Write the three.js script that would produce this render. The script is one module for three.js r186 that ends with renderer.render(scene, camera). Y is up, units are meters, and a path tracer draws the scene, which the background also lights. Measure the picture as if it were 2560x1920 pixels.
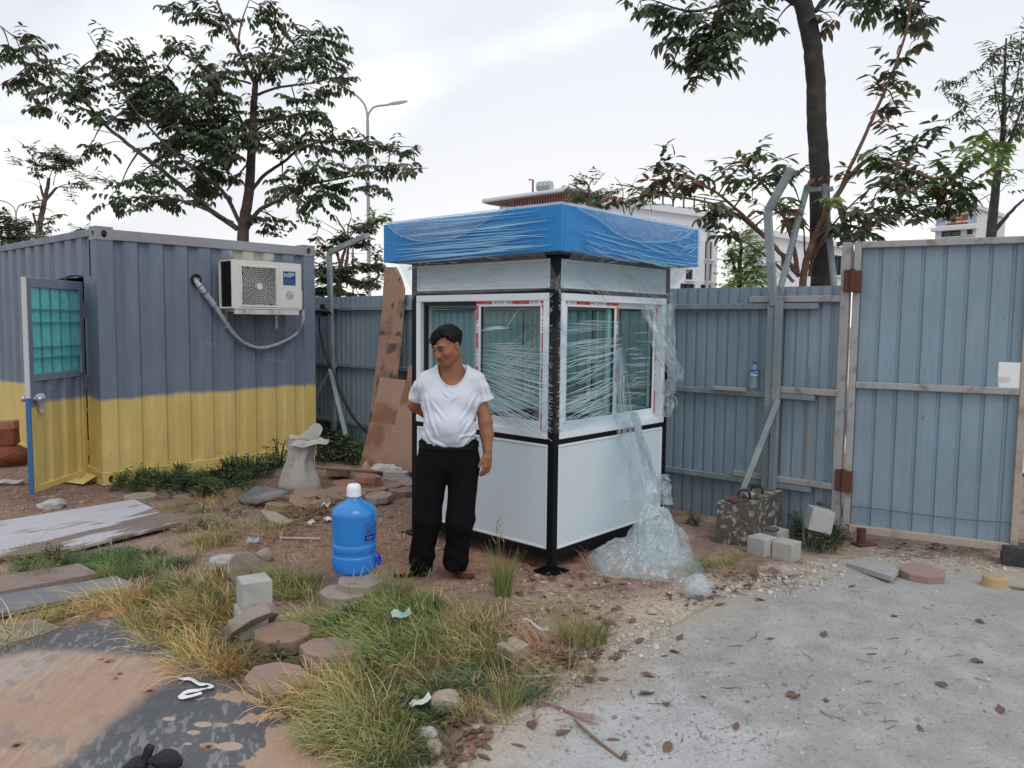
import * as THREE from 'three';
import { RoundedBoxGeometry } from 'three/addons/geometries/RoundedBoxGeometry.js';

// ---------------------------------------------------------------- camera, sky, sun, exposure
const scene = new THREE.Scene();
const PITCH = 0.0795, ROLL = 0.0105, EYE = 1.65, FOCAL = 1945.84;
const camera = new THREE.PerspectiveCamera(2 * Math.atan(960 / FOCAL) * 180 / Math.PI, 4 / 3, 0.1, 2000);
camera.position.set(0, EYE, 0);
camera.rotation.set(-PITCH, 0, ROLL, 'YXZ');
const renderer = new THREE.WebGLRenderer({ antialias: true });
renderer.setSize(1024, 768);
renderer.toneMapping = THREE.LinearToneMapping;
renderer.toneMappingExposure = 1.14;
renderer.shadowMap.enabled = true;

const V = (x, y, z) => new THREE.Vector3(x, y, z);
const clamp = (x, a = 0, b = 1) => Math.min(b, Math.max(a, x));
const lerp = (a, b, t) => a + (b - a) * t;
const sstep = (a, b, x) => { const t = clamp((x - a) / (b - a)); return t * t * (3 - 2 * t); };
function rng(seed) { let a = seed >>> 0; return () => { a = (a + 0x6D2B79F5) | 0; let t = Math.imul(a ^ (a >>> 15), 1 | a); t = (t + Math.imul(t ^ (t >>> 7), 61 | t)) ^ t; return ((t ^ (t >>> 14)) >>> 0) / 4294967296; }; }
const hash3 = (x, y, z) => { let h = (Math.imul(x, 374761393) + Math.imul(y, 668265263) + Math.imul(z, 2147483647 ^ 0x5bd1e995)) | 0; h = Math.imul(h ^ (h >>> 13), 1274126177); h ^= h >>> 16; return (h >>> 0) / 4294967296; };
function noise(x, y, z = 0) {   // value noise, 0..1
  const xi = Math.floor(x), yi = Math.floor(y), zi = Math.floor(z);
  let u = x - xi, v = y - yi, w = z - zi;
  u = u * u * (3 - 2 * u); v = v * v * (3 - 2 * v); w = w * w * (3 - 2 * w);
  const g = (a, b, c) => hash3(xi + a, yi + b, zi + c);
  const l = (a, b, t) => a + (b - a) * t;
  const lo = l(l(g(0, 0, 0), g(1, 0, 0), u), l(g(0, 1, 0), g(1, 1, 0), u), v);
  if (w === 0) return lo;
  return l(lo, l(l(g(0, 0, 1), g(1, 0, 1), u), l(g(0, 1, 1), g(1, 1, 1), u), v), w);
}
function fbm(x, y, z = 0, oct = 4) { let s = 0, a = 0.5, n = 0; for (let i = 0; i < oct; i++) { s += a * noise(x, y, z + i * 17 * (z !== 0)); n += a; a *= 0.5; x = x * 2.03 + 11.3; y = y * 2.03 + 7.7; z *= 2.03; } return s / n; }

{ // the overcast evening sky: pale cloud sheets, bluish aloft at the left, warm and bright low ahead
  const w = 1024, h = 512, d = new Float32Array(w * h * 4);
  for (let j = 0; j < h; j++) for (let i = 0; i < w; i++) {
    const el = ((j + 0.5) / h - 0.5) * Math.PI, az = ((i + 0.5) / w - 0.5) * 2 * Math.PI;   // az = 0 is +x
    const x = Math.cos(el) * Math.cos(az), y = Math.sin(el), z = Math.cos(el) * Math.sin(az);
    const k = 1 / (Math.max(y, 0) + 0.22), cx = x * k, cz = z * k;
    const p1 = cx * 0.8 + cz * 0.6, p2 = cz * 0.8 - cx * 0.6, c1 = fbm(p1 * 0.75 + 3.1, p2 * 1.9 + 8.2, 0, 4), c2 = fbm(p1 * 2.1 + 20, p2 * 4.2 + 5, 0, 4);
    let cloud = sstep(0.40, 0.66, c1 * 0.66 + c2 * 0.34);
    const ahead = clamp(0.5 - 0.5 * z), low = Math.exp(-Math.max(y, 0) * 6.0);
    const grey = [0.585, 0.63, 0.72], white = [0.95, 0.96, 0.975], warm = [1.02, 0.965, 0.89];
    const right = sstep(-0.55, 0.15, x) * ahead;
    cloud = clamp(cloud * 0.9 + right * 0.3 * (1 - 0.9 * y) + 0.0);
    const gl = low * (0.25 + 0.75 * ahead * Math.exp(-Math.pow((x - 0.12) / 0.75, 2)));
    for (let c = 0; c < 3; c++) {
      let v = lerp(grey[c], white[c], cloud);
      v = lerp(v, warm[c], clamp(gl * 0.95));
      if (y < 0) v *= 0.8;
      d[(j * w + i) * 4 + c] = v * 1.07;
    }
    d[(j * w + i) * 4 + 3] = 1;
  }
  const t = new THREE.DataTexture(d, w, h, THREE.RGBAFormat, THREE.FloatType);
  t.mapping = THREE.EquirectangularReflectionMapping; t.magFilter = THREE.LinearFilter; t.needsUpdate = true;
  scene.background = t; scene.environment = t;
}
const sun = new THREE.DirectionalLight(new THREE.Color(1.0, 0.95, 0.88), 0.75);
sun.position.set(4, 12, 3); sun.target.position.set(0, 0, -6);
sun.castShadow = true; sun.shadow.radius = 60; sun.shadow.mapSize.set(2048, 2048);
Object.assign(sun.shadow.camera, { left: -20, right: 20, top: 20, bottom: -20, near: 0.5, far: 80 });
scene.add(sun, sun.target);
// ---------------------------------------------------------------- places: from a photo position (2560 x 1920) to the ground or a plane
const cP = Math.cos(PITCH), sP = Math.sin(PITCH), cR = Math.cos(ROLL), sR = Math.sin(ROLL);
function ray(u, v) { const a = u - 1280, b = v - 960, p = cR * a + sR * b, q = -sR * a + cR * b; return V(p / FOCAL, -sP - cP * q / FOCAL, -cP + sP * q / FOCAL); }
const at = (u, v, depth) => V(0, EYE, 0).addScaledVector(ray(u, v), depth);
const KT = 0.7323, KP = V(0.2764, 0, -5.0221), CT = 0.7364, CP = V(-4.1073, 0, -7.7389), FT = 0.7032, FP = V(1.5, 0, -7.1818);
function gh(x, z) {   // height of the ground: flat, sinking a little towards the fence and the container, with small bumps
  const d = (x - FP.x) * -Math.sin(FT) + (z - FP.z) * Math.cos(FT);
  let y = -0.085 * (1 - sstep(0.25, 1.25, d));
  y = Math.min(y, -0.05 * sstep(-1.9, -3.2, x) * sstep(-5.8, -7.0, z));
  const lx = (x - CP.x) * Math.cos(CT) + (z - CP.z) * Math.sin(CT), lz = -(x - CP.x) * Math.sin(CT) + (z - CP.z) * Math.cos(CT); if (lx < 0.6 && lz < 0) y -= 0.10 * sstep(0.6, 0.05, lx) * sstep(-0.5, -1.3, lz);
  const pile = Math.exp(-(Math.pow((x + 1.65) / 0.7, 2) + Math.pow((z + 7.2) / 0.5, 2)));
  return y + 0.05 * pile + (fbm(x * 1.7 + 40, z * 1.7 + 12, 0, 3) - 0.5) * 0.035 + (fbm(x * 9 + 4, z * 9, 0, 2) - 0.5) * 0.012;
}
function gp(u, v, up = 0) { let p, y = 0; const r = ray(u, v); for (let i = 0; i < 6; i++) { p = V(0, EYE, 0).addScaledVector(r, (y + up - EYE) / r.y); y = gh(p.x, p.z); } return p; }
const zp = (u, v, z) => { const r = ray(u, v); return V(0, EYE, 0).addScaledVector(r, z / r.z); };
const onGround = (p, up = 0) => V(p.x, gh(p.x, p.z) + up, p.z);

// ---------------------------------------------------------------- naming
const taken = new Map();
function numbered(name, parent) { if (parent && parent !== scene) return name; const n = taken.get(name) ?? 0; taken.set(name, n + 1); return n ? name + '_' + String(n).padStart(3, '0') : name; }
function tag(o, label, category, group, kind) { if (label) o.userData.label = label; if (category) o.userData.category = category; if (group) o.userData.group = group; if (kind) o.userData.kind = kind; return o; }
function thing(name, label, category, pos = V(0, 0, 0), turn = 0, group) { const o = new THREE.Group(); o.name = numbered(name); o.position.copy(pos); o.rotation.y = turn; scene.add(o); return tag(o, label, category, group); }
function part(name, geo, mat, parent = scene, extra) { const m = new THREE.Mesh(geo, mat); m.name = numbered(name, parent); m.castShadow = m.receiveShadow = true; parent.add(m); if (extra) Object.assign(m.userData, extra); return m; }
function copyOf(root, label, pos, turn, group) { const c = root.clone(); c.name = numbered(root.name.replace(/_\d+$/, '')); scene.add(c); if (pos) c.position.copy(pos); if (turn !== undefined) c.rotation.y = turn; c.userData = { ...root.userData }; return tag(c, label, null, group); }

// ---------------------------------------------------------------- geometry
class MB {   // collects pieces into one geometry
  constructor() { this.g = []; }
  add(geo, m) { let g = geo.index ? geo.toNonIndexed() : geo.clone(); if (m) g.applyMatrix4(m); if (!g.attributes.normal) g.computeVertexNormals(); this.g.push(g); return this; }
  box(w, h, d, x = 0, y = 0, z = 0, rx = 0, ry = 0, rz = 0) { return this.add(boxUV(w, h, d), mat4(x, y, z, rx, ry, rz)); }
  bar(a, b, w, h, roll = 0) { return this.add(barGeo(a, b, w, h, roll)); }
  tube(pts, r, seg = 6, smooth = 0) { return this.add(tubeGeo(pts, r, seg, smooth)); }
  cyl(r0, r1, h, x, y, z, seg = 16) { return this.add(new THREE.CylinderGeometry(r0, r1, h, seg), mat4(x, y, z)); }
  quad(a, b, c, d, uv) { const g = new THREE.BufferGeometry(); g.setAttribute('position', new THREE.BufferAttribute(new Float32Array([a, b, c, a, c, d].flatMap(p => [p.x, p.y, p.z])), 3)); g.setAttribute('uv', new THREE.BufferAttribute(new Float32Array(uv ?? [0, 0, 1, 0, 1, 1, 0, 0, 1, 1, 0, 1]), 2)); g.computeVertexNormals(); this.g.push(g); return this; }
  get geo() {
    let n = 0; for (const g of this.g) n += g.attributes.position.count;
    const col = this.g.some(g => g.attributes.color), p = new Float32Array(n * 3), q = new Float32Array(n * 3), t = new Float32Array(n * 2), c = col ? new Float32Array(n * 3).fill(1) : null; let o = 0;
    for (const g of this.g) { p.set(g.attributes.position.array, o * 3); q.set(g.attributes.normal.array, o * 3); if (g.attributes.uv) t.set(g.attributes.uv.array, o * 2); if (col && g.attributes.color) c.set(g.attributes.color.array, o * 3); o += g.attributes.position.count; }
    const r = new THREE.BufferGeometry(); r.setAttribute('position', new THREE.BufferAttribute(p, 3)); r.setAttribute('normal', new THREE.BufferAttribute(q, 3)); r.setAttribute('uv', new THREE.BufferAttribute(t, 2)); if (col) r.setAttribute('color', new THREE.BufferAttribute(c, 3)); return r;
  }
  build(name, mat, parent, extra) { return part(name, this.geo, mat, parent, extra); }
}
function mat4(x, y, z, rx = 0, ry = 0, rz = 0, s = 1) { return new THREE.Matrix4().compose(V(x, y, z), new THREE.Quaternion().setFromEuler(new THREE.Euler(rx, ry, rz, 'YXZ')), s.isVector3 ? s : V(s, s, s)); }
function boxUV(w, h, d) {   // a box with small chamfers and uv in metres
  const m = Math.min(w, h, d), g = m > 0.012 ? new RoundedBoxGeometry(w, h, d, 1, Math.min(0.006, m * 0.18)) : new THREE.BoxGeometry(w, h, d);
  return boxMap(g.index ? g.toNonIndexed() : g);
}
function boxMap(g, ox = 0, oy = 0) { const p = g.attributes.position, n = g.attributes.normal, t = new Float32Array(p.count * 2); for (let i = 0; i < p.count; i++) { const ax = Math.abs(n.getX(i)), ay = Math.abs(n.getY(i)), az = Math.abs(n.getZ(i)); let u, v; if (ay > ax && ay > az) { u = p.getX(i); v = p.getZ(i); } else if (ax > az) { u = p.getZ(i); v = p.getY(i); } else { u = p.getX(i); v = p.getY(i); } t[i * 2] = u + ox; t[i * 2 + 1] = v + oy; } g.setAttribute('uv', new THREE.BufferAttribute(t, 2)); return g; }
function barGeo(a, b, w, h, roll = 0) { const d = b.clone().sub(a), L = d.length(), g = boxUV(w, L, h); const m = new THREE.Matrix4().makeRotationY(roll); g.applyMatrix4(m); g.applyQuaternion(new THREE.Quaternion().setFromUnitVectors(V(0, 1, 0), d.normalize())); g.translate((a.x + b.x) / 2, (a.y + b.y) / 2, (a.z + b.z) / 2); return g; }
function tubeGeo(pts, r, seg = 6, smooth = 0, caps = true) {   // a tube through points, radius a number or one per point
  if (smooth) { const c = new THREE.CatmullRomCurve3(pts, false, 'centripetal'), n = smooth, rr = Array.isArray(r) ? r : null; const np = [], nr = []; for (let i = 0; i <= n; i++) { const t = i / n; np.push(c.getPoint(t)); if (rr) { const f = t * (rr.length - 1), k = Math.min(rr.length - 2, Math.floor(f)); nr.push(lerp(rr[k], rr[k + 1], f - k)); } } pts = np; if (rr) r = nr; }
  const n = pts.length, pos = [], nor = [], uv = [], idx = []; let T = V(), N = V(), B = V(), len = 0;
  for (let i = 0; i < n; i++) {
    T = pts[Math.min(n - 1, i + 1)].clone().sub(pts[Math.max(0, i - 1)]).normalize();
    if (i === 0) N = Math.abs(T.y) > 0.9 ? V(1, 0, 0) : V(0, 1, 0);
    N = N.clone().addScaledVector(T, -N.dot(T)).normalize(); B = T.clone().cross(N);
    const R = Array.isArray(r) ? r[i] : r; if (i) len += pts[i].distanceTo(pts[i - 1]);
    for (let k = 0; k <= seg; k++) { const a = k / seg * 2 * Math.PI, d = N.clone().multiplyScalar(Math.cos(a)).addScaledVector(B, Math.sin(a)); pos.push(pts[i].x + d.x * R, pts[i].y + d.y * R, pts[i].z + d.z * R); nor.push(d.x, d.y, d.z); uv.push(a * R, len); }
  }
  for (let i = 0; i < n - 1; i++) for (let k = 0; k < seg; k++) { const a = i * (seg + 1) + k, b = a + seg + 1; idx.push(a, a + 1, b, b, a + 1, b + 1); }
  if (caps) for (const e of [0, n - 1]) { const s = pos.length / 3; const t = (e ? pts[n - 1].clone().sub(pts[n - 2]) : pts[0].clone().sub(pts[1])).normalize(); pos.push(pts[e].x, pts[e].y, pts[e].z); nor.push(t.x, t.y, t.z); uv.push(0, 0); for (let k = 0; k <= seg; k++) { const o = (e * (seg + 1) + k); pos.push(pos[o * 3], pos[o * 3 + 1], pos[o * 3 + 2]); nor.push(t.x, t.y, t.z); uv.push(0, 0); } for (let k = 0; k < seg; k++) e ? idx.push(s, s + 1 + k, s + 2 + k) : idx.push(s, s + 2 + k, s + 1 + k); }
  const g = new THREE.BufferGeometry(); g.setAttribute('position', new THREE.BufferAttribute(new Float32Array(pos), 3)); g.setAttribute('normal', new THREE.BufferAttribute(new Float32Array(nor), 3)); g.setAttribute('uv', new THREE.BufferAttribute(new Float32Array(uv), 2)); g.setIndex(idx); return g;
}
function sheet(nu, nv, f, closed = false) {   // a grid surface from f(s, t) -> Vector3 (or [Vector3, u, v])
  const pos = [], uv = [], idx = [];
  for (let j = 0; j <= nv; j++) for (let i = 0; i <= nu; i++) { let p = f(i / nu, j / nv), a = i / nu, b = j / nv; if (Array.isArray(p)) { [p, a, b] = p; } pos.push(p.x, p.y, p.z); uv.push(a, b); }
  for (let j = 0; j < nv; j++) for (let i = 0; i < nu; i++) { const a = j * (nu + 1) + i, b = a + nu + 1; idx.push(a, a + 1, b + 1, a, b + 1, b); }
  const g = new THREE.BufferGeometry(); g.setAttribute('position', new THREE.BufferAttribute(new Float32Array(pos), 3)); g.setAttribute('uv', new THREE.BufferAttribute(new Float32Array(uv), 2)); g.setIndex(idx); g.computeVertexNormals(); return g;
}
function iso(f, lo, hi, cell, uvScale = 1) {   // surface of f = 0 (inside negative), surface nets
  const nx = Math.ceil((hi.x - lo.x) / cell) + 1, ny = Math.ceil((hi.y - lo.y) / cell) + 1, nz = Math.ceil((hi.z - lo.z) / cell) + 1;
  const F = new Float32Array(nx * ny * nz), I = (i, j, k) => (k * ny + j) * nx + i, vid = new Int32Array(nx * ny * nz).fill(-1), pos = [], idx = [];
  for (let k = 0; k < nz; k++) for (let j = 0; j < ny; j++) for (let i = 0; i < nx; i++) F[I(i, j, k)] = f(lo.x + i * cell, lo.y + j * cell, lo.z + k * cell);
  for (let k = 0; k < nz - 1; k++) for (let j = 0; j < ny - 1; j++) for (let i = 0; i < nx - 1; i++) {
    let m = 0; const c = []; for (let b = 0; b < 8; b++) { const v = F[I(i + (b & 1), j + (b >> 1 & 1), k + (b >> 2))]; c.push(v); if (v < 0) m |= 1 << b; }
    if (m === 0 || m === 255) continue;
    let sx = 0, sy = 0, sz = 0, n = 0;
    for (let a = 0; a < 8; a++) for (const e of [1, 2, 4]) { const b = a | e; if (a & e) continue; if ((c[a] < 0) !== (c[b] < 0)) { const t = c[a] / (c[a] - c[b]); sx += (a & 1) + (e === 1 ? t : 0); sy += (a >> 1 & 1) + (e === 2 ? t : 0); sz += (a >> 2) + (e === 4 ? t : 0); n++; } }
    vid[I(i, j, k)] = pos.length / 3; pos.push(lo.x + (i + sx / n) * cell, lo.y + (j + sy / n) * cell, lo.z + (k + sz / n) * cell);
  }
  const q = (a, b, c, d, s) => { if (a < 0 || b < 0 || c < 0 || d < 0) return; s ? idx.push(a, b, c, a, c, d) : idx.push(a, c, b, a, d, c); };
  for (let k = 1; k < nz - 1; k++) for (let j = 1; j < ny - 1; j++) for (let i = 1; i < nx - 1; i++) {
    const v = F[I(i, j, k)] < 0;
    if (v !== F[I(i + 1, j, k)] < 0) q(vid[I(i, j - 1, k - 1)], vid[I(i, j, k - 1)], vid[I(i, j, k)], vid[I(i, j - 1, k)], v);
    if (v !== F[I(i, j + 1, k)] < 0) q(vid[I(i - 1, j, k - 1)], vid[I(i - 1, j, k)], vid[I(i, j, k)], vid[I(i, j, k - 1)], v);
    if (v !== F[I(i, j, k + 1)] < 0) q(vid[I(i - 1, j - 1, k)], vid[I(i, j - 1, k)], vid[I(i, j, k)], vid[I(i - 1, j, k)], v);
  }
  const g = new THREE.BufferGeometry(), P = new Float32Array(pos), N = new Float32Array(pos.length), e = cell * 0.5, uv = new Float32Array(pos.length / 3 * 2);
  for (let i = 0; i < P.length; i += 3) { const [x, y, z] = [P[i], P[i + 1], P[i + 2]]; let a = f(x + e, y, z) - f(x - e, y, z), b = f(x, y + e, z) - f(x, y - e, z), c = f(x, y, z + e) - f(x, y, z - e); const l = Math.hypot(a, b, c) || 1; N[i] = a / l; N[i + 1] = b / l; N[i + 2] = c / l; uv[i / 3 * 2] = (x + z) * uvScale; uv[i / 3 * 2 + 1] = (y + z * 0.3) * uvScale; }
  g.setAttribute('position', new THREE.BufferAttribute(P, 3)); g.setAttribute('normal', new THREE.BufferAttribute(N, 3)); g.setAttribute('uv', new THREE.BufferAttribute(uv, 2)); g.setIndex(idx); return g;
}
const smin = (a, b, k) => { const h = Math.max(k - Math.abs(a - b), 0) / k; return Math.min(a, b) - h * h * k * 0.25; };
const smax = (a, b, k) => -smin(-a, -b, k);
function cap(a, b, ra, rb) {   // tapered capsule
  const dx = b.x - a.x, dy = b.y - a.y, dz = b.z - a.z, L = dx * dx + dy * dy + dz * dz || 1e-9;
  return (x, y, z) => { const t = clamp(((x - a.x) * dx + (y - a.y) * dy + (z - a.z) * dz) / L); return Math.hypot(x - a.x - dx * t, y - a.y - dy * t, z - a.z - dz * t) - (ra + (rb - ra) * t); };
}
function ell(c, rx, ry, rz, ry_ = 0) { const co = Math.cos(ry_), si = Math.sin(ry_), m = Math.min(rx, ry, rz); return (x, y, z) => { const px = x - c.x, pz = z - c.z, X = (co * px - si * pz) / rx, Y = (y - c.y) / ry, Z = (si * px + co * pz) / rz; const k = Math.hypot(X, Y, Z), k2 = Math.hypot(X / rx, Y / ry, Z / rz); return k2 > 1e-6 ? k * (k - 1) / k2 : -m; }; }
function stoneGeo(seed, sx, sy, sz, rough = 0.25, detail = 2) { const g = new THREE.IcosahedronGeometry(1, detail), p = g.attributes.position; for (let i = 0; i < p.count; i++) { const x = p.getX(i), y = p.getY(i), z = p.getZ(i), k = 1 + rough * (fbm(x * 1.3 + seed * 7.1, y * 1.3 + seed, z * 1.3 + 3, 2) - 0.5) * 2; p.setXYZ(i, x * k * sx, y * k * sy, z * k * sz); } g.computeVertexNormals(); return boxMap(g); }

// ---------------------------------------------------------------- textures and materials
const toS = c => c <= 0.0031308 ? c * 12.92 : 1.055 * Math.pow(c, 1 / 2.4) - 0.055;
function colorTex(w, h, f, repeat) { const d = new Uint8Array(w * h * 4); for (let j = 0; j < h; j++) for (let i = 0; i < w; i++) { const c = f(i / w, j / h, i, j), o = (j * w + i) * 4; for (let k = 0; k < 3; k++) d[o + k] = 255 * toS(clamp(c[k])); d[o + 3] = c.length > 3 ? 255 * clamp(c[3]) : 255; } const t = new THREE.DataTexture(d, w, h); t.colorSpace = THREE.SRGBColorSpace; return fin(t, repeat); }
function greyTex(w, h, f, repeat) { const d = new Uint8Array(w * h * 4); for (let j = 0; j < h; j++) for (let i = 0; i < w; i++) { const c = 255 * clamp(f(i / w, j / h, i, j)), o = (j * w + i) * 4; d[o] = d[o + 1] = d[o + 2] = c; d[o + 3] = 255; } return fin(new THREE.DataTexture(d, w, h), repeat); }
function fin(t, repeat) { t.magFilter = THREE.LinearFilter; t.minFilter = THREE.LinearMipmapLinearFilter; t.wrapS = t.wrapT = THREE.RepeatWrapping; if (repeat) t.repeat.set(repeat[0], repeat[1]); t.needsUpdate = true; return t; }
const rgb = (r, g, b) => new THREE.Color().setRGB(r, g, b);
const mix3 = (a, b, t) => [a[0] + (b[0] - a[0]) * t, a[1] + (b[1] - a[1]) * t, a[2] + (b[2] - a[2]) * t];
function std(c, rough = 0.8, o = {}) { return new THREE.MeshStandardMaterial({ color: rgb(...c), roughness: rough, side: THREE.DoubleSide, ...o }); }
function tileNoise(n, s, oct, seed = 0) { return (u, v) => { const a = fbm(u * s + seed, v * s + seed, 0, oct), b = fbm((u - 1) * s + seed, v * s + seed, 0, oct), c = fbm(u * s + seed, (v - 1) * s + seed, 0, oct), d = fbm((u - 1) * s + seed, (v - 1) * s + seed, 0, oct); return lerp(lerp(a, b, u), lerp(c, d, u), v); }; }
const fineGrain = (() => { const n = tileNoise(0, 24, 4, 3); return greyTex(256, 256, (u, v) => n(u, v)); })();
const worn = (base, spot, amt, s = 9, seed = 1, n = 512, lo = 0.5, hi = 0.72) => { const f = tileNoise(0, s, 6, seed), g = tileNoise(0, s * 5, 3, seed + 9); return colorTex(n, n, (u, v) => { const k = sstep(lo, hi, f(u, v) * 0.75 + g(u, v) * 0.25) * amt, t = 0.88 + 0.24 * g(u, v); const c = mix3(base, spot, k); return [c[0] * t, c[1] * t, c[2] * t]; }); };
class Frame {   // a turned frame of reference: x along, z outward
  constructor(p, t) { this.p = p; this.t = t; this.ex = V(Math.cos(t), 0, Math.sin(t)); this.ez = V(-Math.sin(t), 0, Math.cos(t)); }
  world(x, y, z) { return this.p.clone().addScaledVector(this.ex, x).addScaledVector(this.ez, z).setY(y + this.p.y); }
  local(q) { const d = q.clone().sub(this.p); return V(d.dot(this.ex), d.y, d.dot(this.ez)); }
  hit(u, v, n, k) { const r = ray(u, v), c = V(0, EYE, 0).sub(this.p); return this.local(V(0, EYE, 0).addScaledVector(r, (k - c.dot(n)) / r.dot(n))); }
  onX(u, v, x = 0) { return this.hit(u, v, this.ex, x); }
  onZ(u, v, z = 0) { return this.hit(u, v, this.ez, z); }
}
const FK = new Frame(KP, KT), FC = new Frame(CP, CT), FF = new Frame(FP, FT);
const hitPlane = (u, v, p, n) => { const r = ray(u, v), c = p.clone().sub(V(0, EYE, 0)); return V(0, EYE, 0).addScaledVector(r, c.dot(n) / r.dot(n)); };
function corrugated(a0, a1, y0, y1, pitch, outer, slope, depth, phase, toP, uvS = 1) {   // trapezoid sheet: along a, out by toP(a, y, out)
  const k = []; for (let n = Math.floor((a0 - phase) / pitch) - 1; phase + n * pitch < a1 + pitch; n++) { const o = phase + n * pitch; k.push([o, 0], [o + outer, 0], [o + outer + slope, -depth], [o + pitch - slope, -depth]); }
  const at_ = a => { for (let i = 0; i < k.length - 1; i++) if (a >= k[i][0] && a <= k[i + 1][0]) return lerp(k[i][1], k[i + 1][1], (a - k[i][0]) / (k[i + 1][0] - k[i][0] || 1)); return 0; };
  const ks = [[a0, at_(a0)], ...k.filter(q => q[0] > a0 + 1e-5 && q[0] < a1 - 1e-5), [a1, at_(a1)]], mb = new MB();
  for (let i = 0; i < ks.length - 1; i++) { const [s, o] = ks[i], [e, q] = ks[i + 1]; mb.quad(toP(s, y0, o), toP(e, y0, q), toP(e, y1, q), toP(s, y1, o), [s, y0, e, y0, e, y1, s, y0, e, y1, s, y1].map(w => w * uvS)); }
  return mb.geo;
}
// ---------------------------------------------------------------- ground and concrete pavement
const EDGE = (() => {   // the broken edge of the concrete, from behind the camera to the gate
  const px = [[1010, 1990], [1050, 1965], [1134, 1920], [1175, 1880], [1218, 1842], [1240, 1815], [1268, 1797], [1298, 1777], [1362, 1747], [1397, 1723], [1447, 1698], [1492, 1670], [1536, 1643], [1571, 1613], [1611, 1598], [1696, 1554], [1745, 1519], [1795, 1499], [1845, 1474], [1894, 1454], [1958, 1449], [2035, 1416], [2087, 1384], [2160, 1362], [2300, 1370], [2430, 1388], [2560, 1408], [2700, 1432]];
  const pts = px.map(([u, v]) => { const r = ray(u, v), p = V(0, EYE, 0).addScaledVector(r, -EYE / r.y); return V(p.x, 0, p.z); });
  pts.unshift(V(-2.6, 0, 2.5), V(-1.2, 0, -1.2)); pts.push(V(6.0, 0, -3.2));
  return new THREE.CatmullRomCurve3(pts, false, 'centripetal').getSpacedPoints(420).map((p, i) => V(p.x + (noise(i * 0.35, 3) - 0.5) * 0.05 + (noise(i * 0.11, 9) - 0.5) * 0.05, 0, p.z + (noise(i * 0.35, 13) - 0.5) * 0.05));
})();
const EDGE_C = EDGE.filter((_, i) => i % 6 === 0);
function conc(x, z) {   // > 0 on the concrete: metres in from its edge
  let best = 1e9, s = 1;
  for (let i = 0; i < EDGE_C.length - 1; i++) { const a = EDGE_C[i], b = EDGE_C[i + 1], dx = b.x - a.x, dz = b.z - a.z, t = clamp(((x - a.x) * dx + (z - a.z) * dz) / (dx * dx + dz * dz)), ex = x - a.x - dx * t, ez = z - a.z - dz * t, d = ex * ex + ez * ez; if (d < best) { best = d; s = dx * (z - a.z) - dz * (x - a.x) > 0 ? 1 : -1; } }
  return s * Math.sqrt(best);
}
const gauss = (x, z, cx, cz, rx, rz) => Math.exp(-(Math.pow((x - cx) / rx, 2) + Math.pow((z - cz) / rz, 2)));
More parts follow.
